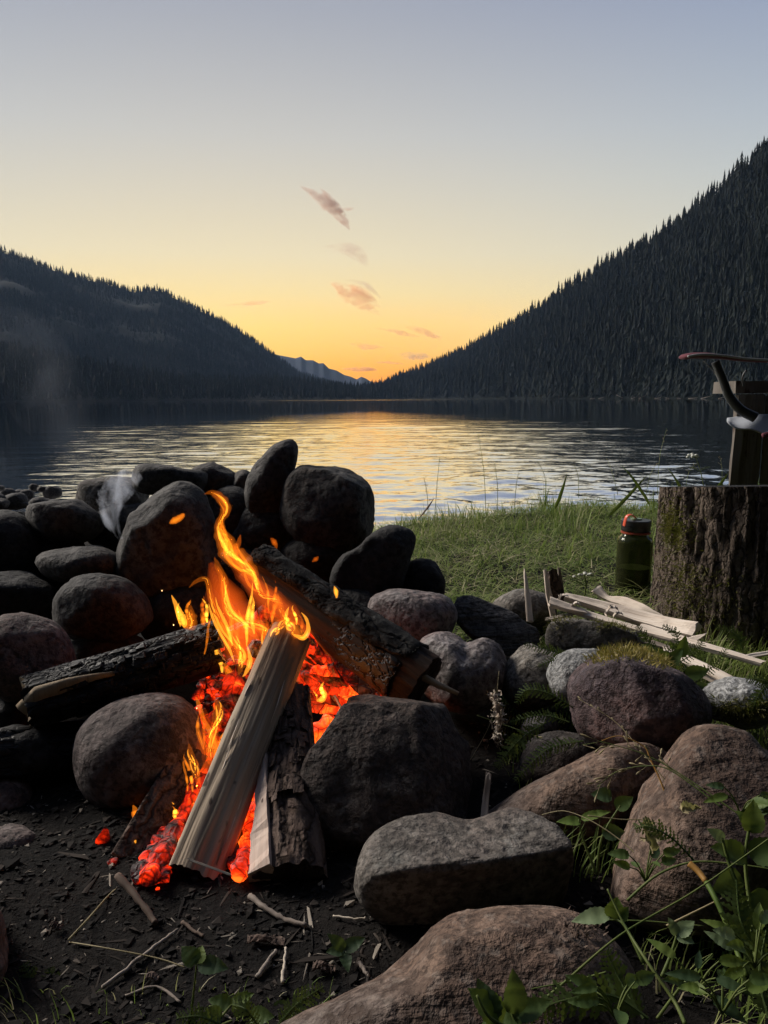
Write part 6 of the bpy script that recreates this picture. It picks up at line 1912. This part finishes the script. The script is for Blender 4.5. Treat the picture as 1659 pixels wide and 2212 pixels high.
plant('leafy_plant', 'plant with a pale and a yellow-green leaf over the bottom stone', b, [Q((1390, 2080, .52), (1350, 2000, .54), (1325, 1985, .55))],
      [(PY(1318, 1975, .55), (-0.95, 0.0, -0.10), 0.030, 0.0065, (0.1, -0.5, 0.85), 'leaf_pale'), (PY(1325, 1985, .548), (0.15, 0.1, 0.7), 0.016, 0.008, (-0.2, -0.9, 0.3), 'leaf_bright'), (PY(1335, 1985, .545), (0.6, 0.1, 0.6), 0.012, 0.005, (0, -0.8, 0.5), 'leaf')], group='plants in the right foreground')
b = PY(1265, 1880, 0.78)
plant('leafy_plant', 'bright leaves growing in the gap behind the grey boulder', b, [Q((1290, 1890, .76), (1262, 1820, .78), (1250, 1770, .79)), Q((1290, 1890, .76), (1300, 1810, .77), (1340, 1740, .78))],
      [(PY(1255, 1775, .79), (-0.8, 0, 0.1), 0.026, 0.006, (0.1, -0.5, 0.9), 'leaf_bright'), (PY(1255, 1770, .79), (0.85, 0, 0.35), 0.034, 0.0055, (-0.1, -0.5, 0.9), 'leaf_bright'),
       (PY(1330, 1745, .78), (0.7, 0, 0.5), 0.022, 0.008, (-0.2, -0.7, 0.6), 'leaf'), (PY(1322, 1720, .78), (-0.8, 0.0, 0.15), 0.022, 0.008, (0.1, -0.7, 0.7), 'leaf_dark'),
       (PY(1300, 1800, .77), (0.8, 0, 0.1), 0.026, 0.009, (-0.1, -0.7, 0.7), 'leaf_dark')], group='plants in the right foreground')
for k, (u, v, y, lb) in enumerate(((1560, 2190, .47, 'dark leafy plant at the bottom right below the cut stem'), (1500, 2150, .49, 'small dark plant between the pale leaf and the cut stem'), (1630, 2090, .50, 'pale lobed leaves at the right edge near the bottom'),
                                   (1330, 2200, .47, 'low leaves at the bottom edge under the diagonal stem'), (1600, 1760, .66, 'round leaves at the right edge on the brown boulder'), (1395, 1905, .66, 'weedy tuft in the gap left of the brown boulder'))):
    b = PY(u, v, y); rr = np.random.default_rng(60 + k); lv = []; sp_ = []
    for q in range(8):
        a = rr.uniform(0, 6.28); h = rr.uniform(0.006, 0.028); tip = b + np.array([0.016 * math.cos(a), 0.012 * math.sin(a), h])
        sp_.append([b, (b + tip) / 2 + np.array([0, 0, 0.004]), tip])
        lv.append((tip, (math.cos(a), 0.6 * math.sin(a), rr.uniform(-0.1, 0.6)), rr.uniform(0.014, 0.024), rr.uniform(0.0025, 0.005), (0, -0.6, 0.8), ['leaf_dark', 'leaf', 'leaf_bright', 'leaf_pale'][rr.integers(0, 3) + (k == 2)]))
    plant('leafy_plant', lb, b, sp_, lv, rs=0.0009, group='plants in the right foreground')
# dry papery leaves caught on the brown boulder
for k, (u, v, y, lb) in enumerate(((1385, 1780, .68, 'crumpled straw-coloured leaf on the brown boulder, uppermost'), (1430, 1800, .67, 'crumpled dry leaf on the brown boulder, right of the straw one'), (1410, 1835, .66, 'dry leaf edge hanging on the brown boulder'), (1470, 1745, .68, 'pale twisted dry blade on the brown boulder'))):
    V, F = leaf_geo(0.017, 0.005, 0.08, 12, 0.9, 1.6, k)
    rr = np.random.default_rng(k); V = V + rr.normal(0, 0.0009, V.shape)
    o = solo('dry_leaf', orient(V, PY(u, v, y), (rr.uniform(-1, 1), -0.1, rr.uniform(-0.8, 0.3)), (0.2, -0.8, 0.5)), F, M['straw'], True)
    tag(o, lb, 'leaf', 'dry leaves on the brown boulder')
# --- lower left
b = GP(412, 2205)
plant('seedling', 'lone seedling with three leaves on the bare soil', b, [[b, b + np.array([0.004, 0, 0.03]), PY(425, 2082, b[1])]],
      [(PY(425, 2082, b[1]), (-0.45, 0.2, 0.42), 0.020, 0.0085, (0.2, -0.6, 0.8), 'leaf'), (PY(428, 2084, b[1]), (0.95, -0.1, 0.05), 0.027, 0.0085, (0, -0.45, 0.9), 'leaf_dark'), (PY(425, 2082, b[1]), (0.1, 0.5, 0.5), 0.015, 0.007, (0, -0.5, 0.85), 'leaf_bright')], rs=0.0012, group='plants on the bare soil')
b = GP(455, 2225)
plant('leafy_plant', 'low leafy clump at the bottom edge left of the long stone', b, [[b, PY(500, 2170, b[1] + 0.02)], [b, PY(560, 2180, b[1] + 0.02)]],
      [(PY(500, 2170, b[1] + .02), (-0.7, 0, 0.2), 0.022, 0.007, (0, -0.6, 0.8), 'leaf'), (PY(500, 2170, b[1] + .02), (0.8, 0, 0.5), 0.022, 0.006, (0, -0.6, 0.8), 'leaf_bright'), (PY(520, 2180, b[1] + .02), (0.3, 0.2, 0.8), 0.016, 0.006, (0, -0.9, 0.3), 'leaf'),
       (PY(480, 2195, b[1]), (-0.6, -0.3, 0.3), 0.02, 0.008, (0, -0.6, 0.8), 'leaf_dark'), (PY(540, 2195, b[1]), (0.7, -0.2, 0.2), 0.022, 0.008, (0, -0.6, 0.8), 'leaf'), (PY(590, 2190, b[1] + .02), (0.8, 0.2, 0.3), 0.02, 0.008, (0, -0.6, 0.8), 'leaf_dark')], group='plants on the bare soil')
b = GP(745, 2075)
plant('leafy_plant', 'dusty weed on the soil between the logs and the long stone', b, [[b, b + np.array([-0.002, 0, 0.012])]],
      [(b + np.array([0, 0, .012]), (-0.7, 0.1, 0.7), 0.022, 0.006, (0, -0.6, 0.8), 'leaf_dark'), (b + np.array([0, 0, .012]), (0.8, 0.1, 0.5), 0.022, 0.007, (0, -0.6, 0.8), 'leaf_dark'), (b + np.array([0, 0, .01]), (0.1, -0.5, -0.1), 0.02, 0.006, (0, -0.6, 0.8), 'leaf_dark'), (b + np.array([0, 0, .012]), (-0.8, -0.2, 0.1), 0.018, 0.006, (0, -0.6, 0.8), 'leaf_dark')], group='plants on the bare soil')

# feathery fronds
fronds('feathery fronds at the bottom edge left of the long stone', GP(600, 2215), [(Q((600, 2215, .60), (640, 2170, .61), (700, 2130, .62)), 0.010, 16), (Q((560, 2220, .60), (530, 2180, .60), (500, 2170, .61)), 0.009, 14), (Q((480, 2215, .60), (430, 2195, .60), (380, 2200, .6)), 0.009, 14), (Q((620, 2225, .59), (690, 2195, .59), (740, 2190, .59)), 0.010, 14)])
fronds('feathery frond among weeds at the lower left', GP(130, 2190), [(Q((140, 2200, .66), (120, 2150, .67), (105, 2090, .68)), 0.011, 16), (Q((60, 2200, .66), (70, 2130, .67), (50, 2080, .68)), 0.010, 14), (Q((150, 2210, .65), (200, 2170, .66), (240, 2160, .66)), 0.009, 14)], 'leaf_dark')
fronds('feathery frond lying over the bottom stone at the right', PY(1240, 2190, .48), [(Q((1400, 2200, .47), (1320, 2150, .48), (1220, 2160, .48), (1130, 2195, .48)), 0.014, 26), (Q((1390, 2200, .47), (1340, 2120, .49), (1310, 2050, .50)), 0.010, 18)])
fronds('feathery frond on the flank of the smooth brown boulder', PY(1450, 1850, .66), [(Q((1500, 1860, .655), (1450, 1810, .66), (1400, 1785, .665), (1370, 1790, .67)), 0.009, 18), (Q((1640, 2060, .52), (1600, 1990, .53), (1590, 1900, .55)), 0.013, 20), (Q((1660, 2200, .48), (1640, 2110, .50), (1655, 2010, .52)), 0.014, 20)])
fronds('feathery fronds in the hollow between the pinkish and purple stones', PY(1130, 1620, 1.02), [(Q((1180, 1560, 1.04), (1120, 1600, 1.02), (1070, 1660, 1.0)), 0.014, 22), (Q((1240, 1530, 1.04), (1190, 1500, 1.05), (1140, 1490, 1.06), (1115, 1520, 1.06)), 0.012, 20), (Q((1230, 1560, 1.04), (1170, 1545, 1.05), (1100, 1560, 1.05)), 0.010, 20), (Q((1260, 1600, 1.0), (1180, 1620, 1.0), (1110, 1690, .99)), 0.012, 22)])
fronds('feathery frond lying on the rounded brown-grey stone', PY(1180, 1410, 1.17), [(Q((1240, 1420, 1.16), (1190, 1405, 1.165), (1130, 1392, 1.17)), 0.010, 18), (Q((1230, 1430, 1.15), (1200, 1425, 1.15), (1160, 1440, 1.15)), 0.008, 14)])
fronds('green fronds behind the golden moss', PY(1400, 1410, 1.2), [(Q((1430, 1420, 1.2), (1400, 1385, 1.22), (1375, 1350, 1.23)), 0.011, 18), (Q((1470, 1420, 1.19), (1460, 1370, 1.2), (1430, 1350, 1.21)), 0.009, 16), (Q((1450, 1440, 1.17), (1500, 1410, 1.18), (1520, 1380, 1.19)), 0.010, 16), (Q((1420, 1440, 1.17), (1450, 1400, 1.18), (1500, 1395, 1.18)), 0.010, 16), (Q((1500, 1460, 1.15), (1540, 1440, 1.16), (1570, 1400, 1.17)), 0.010, 16)])
fronds('feathery leaf rising against the dark stump', PY(1610, 1410, 1.28), [(Q((1608, 1425, 1.28), (1600, 1390, 1.29), (1585, 1368, 1.30), (1545, 1355, 1.30)), 0.014, 24)])
fronds('feathery leaf hanging at the right edge over the granite', PY(1650, 1540, 1.02), [(Q((1670, 1470, 1.02), (1640, 1500, 1.01), (1625, 1540, 1.01)), 0.010, 18), (Q((1680, 1490, 1.02), (1650, 1470, 1.02), (1610, 1465, 1.03)), 0.010, 16)])
b = PY(1440, 1460, 1.14)
plant('leafy_plant', 'broad green leaves between the moss and the pale boards', b, [Q((1440, 1470, 1.14), (1450, 1430, 1.16), (1470, 1400, 1.18))],
      [(PY(1430, 1450, 1.15), (0.6, 0, 0.75), 0.05, 0.012, (-0.3, -0.8, 0.5), 'leaf'), (PY(1460, 1450, 1.15), (-0.5, 0, 0.8), 0.045, 0.011, (0.3, -0.8, 0.5), 'leaf_bright'), (PY(1480, 1460, 1.13), (0.9, 0, 0.3), 0.04, 0.012, (0, -0.8, 0.6), 'leaf'),
       (PY(1420, 1460, 1.14), (-0.6, 0, 0.6), 0.04, 0.011, (0.2, -0.8, 0.6), 'leaf_dark'), (PY(1500, 1480, 1.11), (0.5, -0.2, -0.3), 0.04, 0.012, (0, -0.9, 0.4), 'leaf_dark'), (PY(1470, 1420, 1.17), (0.2, 0, 0.95), 0.035, 0.009, (-0.2, -0.9, 0.3), 'leaf_bright'), (PY(1520, 1480, 1.11), (-0.2, -0.2, -0.6), 0.03, 0.010, (0, -0.9, 0.4), 'leaf')], group='plants in the right foreground')

# white-flowered plants and stalks of the bank
for k, (u, v, y, vt, lb) in enumerate(((1262, 1290, 1.75, 1240, 'small white-flowered plant in the grass left of the bottle'), (1520, 1050, 3.2, 985, 'white-topped plant standing above the grass before the post'))):
    b = PY(u, v, y); top = PY(u - (18 if k else 0), vt, y); t = empty('flowering_plant', loc=b); tag(t, lb, 'plant', 'white-flowered plants')
    V, F = tube(crom([b, (b + top) / 2 + np.array([0.004, 0, 0]), top], 6), 0.0018, 6); part('stem', V, F, M['stem'], t, b)
    r = np.random.default_rng(k)
    for q in range(9):
        c = top + r.normal(0, 0.010 + 0.006 * k, 3) * np.array([1, 1, 0.45]); V, F = ico(1)
        part('flower', V * np.array([0.005, 0.005, 0.003]) * (1 + 0.6 * k) + c, [tuple(x) for x in F], M['white_petal'], t, b)
    for s in (-1, 1):
        V, F = frond_geo([(b + top) / 2, (b + top) / 2 + np.array([s * 0.02, 0, 0.012]), (b + top) / 2 + np.array([s * 0.045, 0, 0.018])], 0.007, 10, k)
        part('frond', V, F, M['frond'], t, b, False)
r = np.random.default_rng(12)
ED = [(938, 1112, 950, 985), (1050, 1100, 1032, 935), (925, 1108, 915, 1030), (1075, 1095, 1068, 1000), (1180, 1060, 1160, 995), (1420, 1050, 1440, 925), (1395, 1050, 1420, 1000), (1480, 1045, 1505, 1000), (1110, 1090, 1120, 1020), (1250, 1055, 1240, 1005), (1335, 1050, 1310, 990), (1560, 1040, 1555, 985)]
for k, (u0, v0, u1, v1) in enumerate(ED):
    y = 3.2 + 0.5 * (u0 - 900) / 600
    stalk(['seeding grass stalk standing up against the water at the bank edge'][0], [(u0, v0 + 20, y), ((u0 + u1) / 2 + r.normal(0, 4), (v0 + v1) / 2, y), (u1, v1, y)], 0.0014, 'stem', (8, 0.45, 0.02), group='grass stalks at the bank edge')
V, F = tube(Q((905, 1120, 3.0), (925, 1095, 3.0), (938, 1076, 3.0)), [0.004, 0.012, 0.002], 6, 0.3)
tag(solo('dead_leaf', V, F, M['twig_dark']), 'dark dead leaf standing at the grass edge near the water', 'leaf')
# broad blades in the bank grass
for k, (u0, v0, u1, v1, lb) in enumerate(((1395, 1075, 1360, 1000, 'broad leaf blade pointing up left in the bank grass'), (1330, 1100, 1410, 1020, 'long broad grass blade slanting right above the bank'), (1480, 1075, 1460, 1010, 'broad leaf blade upright near the stump'),
                                          (1205, 1085, 1230, 1025, 'broad grass blade at the left part of the bank'), (1545, 1060, 1580, 1020, 'broad leaf blade against the post'))):
    p = PY(u0, v0, 2.6); q = PY(u1, v1, 2.6); L = np.linalg.norm(q - p)
    V, F = leaf_geo(L * 1.25, 0.006, 0.0, 10, 0.3, 0.7, k)
    tag(solo('broad_blade', orient(V, p - (q - p) * 0.25, q - p, (0.1, -0.9, 0.4)), F, M['leaf'], True, p), lb, 'leaf blade', 'broad blades in the bank grass')


# ================================================================== moss on stones
def moss_on(key, uvs, n, spread, h, mat, seed):
    o = STONES[key]; me = o.data; co = np.zeros(len(me.vertices) * 3); me.vertices.foreach_get('co', co); co = co.reshape(-1, 3)
    no = np.zeros(len(me.vertices) * 3); me.vertices.foreach_get('normal', no); no = no.reshape(-1, 3)
    r = np.random.default_rng(seed); loc = np.array(o.location); P = []; Nn = []
    wp = co + loc
    d = wp - CAM; a = (d @ _r) / (d @ _f); b = (d @ _u) / (d @ _f)
    U = 829.5 + a * 1662; Vv = 1106 - b * 1662
    for (u, v, ru, rv, m_) in uvs:
        wgt = np.exp(-((U - u) / ru) ** 2 - ((Vv - v) / rv) ** 2) * np.clip(no[:, 2] + 0.35, 0, 1) * (no[:, 1] < 0.75)
        if wgt.sum() <= 0: continue
        idx = r.choice(len(wgt), m_, p=wgt / wgt.sum())
        P.append(co[idx] + r.normal(0, spread, (m_, 3))); Nn.append(no[idx])
    V, F = tufts(np.concatenate(P), np.concatenate(Nn), h, 0.0010, seed)
    place('moss', mesh_from('moss', V, F, False), M[mat], o)


moss_on('purple', [(1300, 1416, 30, 14, 500), (1360, 1410, 45, 14, 1100), (1440, 1425, 30, 12, 400)], 0, 0.003, 0.010, 'moss', 1)
moss_on('whitegran', [(1570, 1545, 50, 20, 900), (1640, 1550, 30, 20, 500)], 0, 0.003, 0.010, 'moss_green', 2)
moss_on('twotone', [(1330, 1362, 40, 12, 700), (1210, 1350, 20, 15, 300)], 0, 0.003, 0.009, 'moss_green', 3)
moss_on('bottom', [(1250, 2020, 30, 25, 300)], 0, 0.002, 0.005, 'twig_dark', 4)

# ================================================================== litter on the soil
def twig(label, pts, rad, mat='twig', name='twig', ns=7, lift=0.004):
    P = crom([GP(u, v, lift + (w[0] if w else 0)) for u, v, *w in pts], 6)
    Mx, L = frame(P[0], P[-1]); inv = np.array(Mx.inverted())
    r = np.random.default_rng(int(pts[0][0]))
    V, F = tube(P + r.normal(0, 0.0004, P.shape), np.linspace(rad, rad * 0.7, len(P)) * (1 + 0.12 * r.normal(0, 1, len(P))), ns)
    V = (inv[:3, :3] @ V.T).T + inv[:3, 3]
    return tag(place(name, mesh_from(name, V, F), M[mat], None, None, Mx), label, 'twig', 'twigs on the soil')


twig('thick brown stick lying on the soil below the plank', [(255, 1922, 0.012), (300, 1965, 0.006), (338, 2006)], 0.0046, 'twig_dark', lift=0.006)
twig('pale thin stick lying diagonally on the soil at lower left', [(222, 2142), (300, 2080), (345, 2045), (384, 2016)], 0.0022, 'twig')
twig('curved grey twig pointing away from the bark log', [(540, 1942), (570, 1968), (610, 1990), (660, 2006)], 0.0032, 'twig')
twig('pale straight stick near the bottom edge beside the bark flake', [(556, 2118), (575, 2090), (596, 2060)], 0.0025, 'twig')
twig('thin cream splinter beside the pale straight stick', [(610, 2132), (614, 2095), (618, 2056)], 0.0018, 'twig_pale')
twig('thin curved twig lying across the dirt-strewn boulder', [(725, 1640, 0.10), (760, 1690, 0.085), (840, 1745, 0.05), (925, 1772, 0.035)], 0.0018, 'twig_dark')
twig('short dark twig in the middle of the bare soil', [(395, 2000), (420, 2018), (440, 2030)], 0.002, 'twig_dark')
twig('thin twig half buried at the bottom edge on the left', [(270, 2160), (340, 2140), (390, 2175)], 0.0016, 'twig')
twig('short pale twig near the long stone', [(775, 2085), (785, 2100), (795, 2116)], 0.0024, 'twig')
twig('straw lying level right of the grey twig', [(720, 1985), (760, 1992), (790, 1990)], 0.0012, 'twig_pale')
P = crom(Q((148, 2030, .72), (190, 1985, .75), (245, 1925, .80), (295, 1895, .83)), 6); V, F = tube(P, 0.0010, 6)
tag(solo('grass_stalk', V, F, M['straw'], True, P[0]), 'bent dry grass stalk reaching from the soil to the embers', 'grass stalk', 'single grass stalks')
P = crom(Q((150, 2035, .72), (240, 2050, .70), (340, 2070, .69), (400, 2090, .68)), 6); V, F = tube(P, 0.0007, 6)
tag(solo('grass_stalk', V, F, M['straw'], True, P[0]), 'thin dry grass stem lying across the soil at left', 'grass stalk', 'single grass stalks')
splint('thin straw lying across the foot of the pale billet', [(412, 1858, 0.785), (450, 1872, 0.783), (490, 1887, 0.782)], 0.0022, 0.0012, 'twig_pale', seed=30, name='straw')
# flakes of bark
for k, (u, v, w, h, lb) in enumerate(((575, 2040, 0.038, 0.012, 'ragged flake of bark on the soil at the bottom'), (700, 2100, 0.022, 0.010, 'dark bark flake beside the dusty weed'), (330, 2120, 0.012, 0.008, 'small dry leaf curl on the soil'), (120, 2010, 0.012, 0.008, 'small bark chip at the left on the soil'))):
    c = GP(u, v, 0.006); r = np.random.default_rng(k + 5); n = 13
    up = []
    for i in range(n):
        t = i / (n - 1); x = (t - 0.5) * w
        for j in (-1, 0, 1):
            up.append(c + np.array([x, j * h * 0.5 * (1 + 0.5 * r.normal(0, .4)), 0.002 * math.sin(t * 5) + 0.0015 * (1 - abs(j)) + r.normal(0, .0006)]))
    o = solo('bark_flake', up, [(i * 3 + j, (i + 1) * 3 + j, (i + 1) * 3 + j + 1, i * 3 + j + 1) for i in range(n - 1) for j in range(2)], M['bark'], False)
    o.modifiers.new('thick', 'SOLIDIFY').thickness = 0.0018
    tag(o, lb, 'bark', 'flakes of bark on the soil')
# lichened twig hanging in the hollow
P = crom(Q((1068, 1500, 1.06), (1074, 1530, 1.05), (1080, 1560, 1.05), (1070, 1600, 1.04)), 6)
V, F = tube(P, [0.003] * len(P), 6); r = np.random.default_rng(3); tt = empty('lichen_twig', loc=P[-1]); tag(tt, 'lichen-covered twig hanging in the dark hollow', 'twig', 'twigs on the soil')
part('twig', V, F, M['twig'], tt, P[-1])
pts = P[r.integers(0, len(P), 260)] + r.normal(0, 0.0045, (260, 3)); V, F = tufts(pts, r.normal(0, 1, (260, 3)), 0.007, 0.002, 3)
part('lichen', V, F, M['twig_pale'], tt, P[-1], False)

# crumbs, needles and charcoal bits scattered over the soil
r = np.random.default_rng(91)
n = 24000
x = r.uniform(-0.75, 0.62, n); y = r.uniform(0.42, 1.25, n)
z = ground_z(x, y)
D, F0 = ico(0) if False else ico(1)
nb = len(D)
sz = np.exp(r.normal(-6.4, 0.55, n)); sz = np.clip(sz, 0.0006, 0.0065)
asp = np.stack([r.uniform(0.6, 1.8, n), r.uniform(0.5, 1.2, n), r.uniform(0.3, 0.8, n)], -1)
long = r.random(n) < 0.22
asp[long] = np.stack([r.uniform(3, 8, long.sum()), r.uniform(0.35, 0.8, long.sum()), r.uniform(0.2, 0.5, long.sum())], -1); sz[long] *= 0.7
a = r.uniform(0, 6.28, n); c, s = np.cos(a), np.sin(a)
B = np.array([(1, 0, -.6), (-.5, .87, -.6), (-.5, -.87, -.6), (-0.9, 0, .5), (.45, -.8, .6), (.45, .8, .5)], float)
Fb = np.array([(0, 2, 1), (3, 4, 5), (0, 5, 4), (0, 1, 5), (1, 3, 5), (1, 2, 3), (2, 4, 3), (2, 0, 4)])
L = B[None] * asp[:, None] * sz[:, None, None] * (1 + 0.25 * r.normal(0, 1, (n, 6, 1)))
X = L[..., 0] * c[:, None] - L[..., 1] * s[:, None] + x[:, None]; Yv = L[..., 0] * s[:, None] + L[..., 1] * c[:, None] + y[:, None]
tl = r.normal(0, 0.25, n)
Zv = L[..., 2] + L[..., 0] * tl[:, None] * 0.4 + z[:, None] + sz[:, None] * 0.25
V = np.stack([X, Yv, Zv], -1).reshape(-1, 3); F = (Fb[None] + (np.arange(n) * 6)[:, None, None]).reshape(-1, 3)
sh = np.clip(r.normal(0.42, 0.22, n) + long * 0.22, 0, 1); sh[r.random(n) < 0.03] = 1.0
me = mesh_from('soil_crumbs', V, F, False); attr(me, 'shade', np.repeat(sh, 6))
tag(place('soil_crumbs', me, M['crumb']), 'crumbs of soil, needles, bark and charcoal on the ground', 'litter', kind='stuff')


# ================================================================== smoke and clouds
def vol_mat(name, col, dens, scale, thr, stretch=(1, 1, 1), aniso=0.3):
    m, N, out = newmat(name)
    co = N.n('ShaderNodeTexCoord').outputs['Object']
    n = N.noise(N.mapping(co, stretch), scale, 3, 0.6, 1.2)
    d = N.math('MULTIPLY', N.ramp(n, [(thr, 0), (thr + 0.3, 1)]), dens)
    pv = N.n('ShaderNodeVolumePrincipled', {'Color': col, 'Density': d, 'Anisotropy': aniso})
    N.nt.links.new(pv.outputs[0], out.inputs['Volume'])
    return m


def puff(name, label, pts, mat, cat, group, flat=0.8, noise=0.25, seed=0, up=None):
    """soft body along a line: (point, radius)"""
    A = np.array([list(p) + [r_] for p, r_ in pts]); A = crom(A, 6); P = A[:, :3]; rad = np.maximum(A[:, 3], 1e-4)
    V, F = tube(P, rad, 14, flat, up)
    c = np.repeat(P, 14, 0); dd = V - c
    V = c + dd * (1 + noise * fbm(V / rad.max() * 0.9 + seed, 3, seed))[:, None]
    return tag(solo(name, V, F, mat), label, cat, group, 'stuff' if name == 'smoke' else None)


M['smoke'] = vol_mat('smoke', (0.82, 0.88, 1.0), 42.0, 22, 0.45, (1, 1, 0.45))
puff('smoke', 'pale wisp of smoke rising before the pale block at the left', [(PY(262, 1165, 1.46), 0.006), (PY(240, 1125, 1.46), 0.024), (PY(238, 1085, 1.46), 0.036), (PY(262, 1045, 1.46), 0.040), (PY(300, 1020, 1.47), 0.02)], M['smoke'], 'smoke', None, 0.7, 0.35, 1)
M['smoke2'] = vol_mat('smoke_thin', (0.82, 0.88, 1.0), 0.30, 6, 0.42, (1, 1, 0.5))
puff('smoke', 'thin veil of smoke drifting over the lake at the left edge', [(PY(230, 1040, 1.6), 0.02), (PY(150, 940, 1.7), 0.08), (PY(100, 850, 1.8), 0.12), (PY(60, 770, 1.9), 0.13), (PY(30, 700, 2.0), 0.05)], M['smoke2'], 'smoke', None, 0.7, 0.35, 2)

CL = 9000.0
def lens(P, rad, depth, ns=20, ragged=0.1, seed=0):
    """closed body along a line, thick in the middle and thinning softly to both sides"""
    T = np.gradient(P, axis=0); T /= np.linalg.norm(T, axis=1)[:, None]; V = []
    kk, cc = np.meshgrid(np.arange(len(P)) * 0.22, 2.0 * np.cos(2 * np.pi * np.arange(ns) / ns), indexing='ij')
    RG = 1 + ragged * fbm(np.stack([kk, cc, kk * 0 + seed * 3.1], -1), 3, seed)
    for k in range(len(P)):
        a = np.cross(T[k], (0, 1.0, 0)); a /= np.linalg.norm(a); b = np.cross(T[k], a)
        for j in range(ns):
            th = 2 * math.pi * j / ns; sn = math.sin(th)
            rg = RG[k, j]
            V.append(P[k] + rad[k] * (a * math.cos(th) * rg + b * math.copysign(abs(sn) ** 2.4, sn) * depth))
    m_ = len(P)
    F = [(k * ns + j, k * ns + (j + 1) % ns, (k + 1) * ns + (j + 1) % ns, (k + 1) * ns + j) for k in range(m_ - 1) for j in range(ns)]
    return np.array(V), F + [tuple(range(ns - 1, -1, -1)), tuple(range((m_ - 1) * ns, m_ * ns))]


def cloud(label, strands, dens, col, seed, flat=0.9):
    """a small cloud of one or more feathery strands; each strand: points (u, v, half width)"""
    m = vol_mat('cloud_%d' % seed, col, dens, 0.0045, 0.32, (1.0, 1.0, 1.6), 0.55)
    if not isinstance(strands[0], list): strands = [strands]
    S0 = strands[0]
    base = PY(S0[0][0], S0[0][1], CL)
    t = empty('cloud', loc=base); tag(t, label, 'cloud', 'small evening clouds')
    for q, pts in enumerate(strands):
        A = crom(np.array(pts, float), 10)
        P = np.array([PY(u, v, CL + 40 * q) for u, v, h in A]); rad = np.maximum(A[:, 2], 0.15) * 1.25 * CL / 1662
        V, F = lens(P, rad, flat, 20, 0.35, seed * 7 + q)
        part('strand', V, F, m, t, base)


pinkc = (0.66, 0.50, 0.45); orc = (1.0, 0.60, 0.36)
cloud('slanting mauve streak of cloud, highest in the sky', [[(646, 401, 1), (664, 411, 5), (688, 427, 9), (712, 445, 12), (732, 462, 11), (746, 480, 8), (755, 497, 1.5)], [(690, 405, 1), (704, 420, 5), (722, 442, 7), (740, 462, 5), (752, 480, 1)], [(735, 450, 1), (752, 452, 4), (768, 448, 1)]], 0.016, pinkc, 1)
cloud('faint arched pink cloud below the mauve streak', [[(690, 536, 1), (722, 532, 6), (758, 536, 10), (782, 552, 10), (797, 582, 1.5)], [(705, 543, 1), (740, 543, 5), (768, 554, 7), (788, 575, 1)]], 0.0045, pinkc, 2)
cloud('feathered orange and grey cloud in the middle of the sky', [[(712, 612, 1.5), (726, 616, 7), (742, 630, 9), (770, 636, 8), (800, 650, 7), (822, 664, 1.5)], [(726, 622, 1), (740, 640, 7), (765, 652, 8), (795, 664, 9), (828, 684, 1.5)], [(735, 612, 1), (760, 620, 6), (790, 634, 7), (818, 654, 1)]], 0.012, orc, 3)
cloud('upper feather of the orange and grey cloud', [(742, 606, 1), (770, 608, 4), (797, 620, 6), (824, 646, 1.5)], 0.008, pinkc, 4)
cloud('thin pink bar of cloud above the left ridge', [(478, 660, 1), (512, 658, 4), (550, 655, 5), (592, 650, 1)], 0.012, orc, 5)
cloud('thin brown streak of cloud right of the valley', [(810, 709, 1), (845, 714, 3.5), (875, 721, 4.5), (908, 728, 1)], 0.018, orc, 6)
cloud('hooked brown cloud right of the thin streak', [[(872, 705, 1), (902, 711, 6), (930, 722, 6), (950, 730, 1)], [(915, 724, 1), (938, 728, 4), (954, 728, 3), (944, 740, 1)]], 0.012, orc, 7)
cloud('small grey wedge of cloud above the valley', [[(750, 742, 1), (785, 747, 6), (810, 750, 5), (834, 750, 1)], [(776, 752, 1), (788, 754, 4), (804, 752, 1)]], 0.011, orc, 8)
cloud('grey puff of cloud over the right-hand trees', [[(858, 765, 1), (888, 767, 7), (915, 769, 6), (932, 772, 1)], [(868, 774, 1), (895, 773, 5), (920, 775, 1)]], 0.011, pinkc, 9)
cloud('orange bar of cloud low over the notch', [(738, 797, 1), (762, 798, 4), (795, 798, 4), (814, 799, 1)], 0.05, orc, 10)
cloud('upper orange bar of cloud by the right-hand trees', [(813, 783, 1), (840, 783, 3), (870, 786, 1)], 0.05, orc, 11)
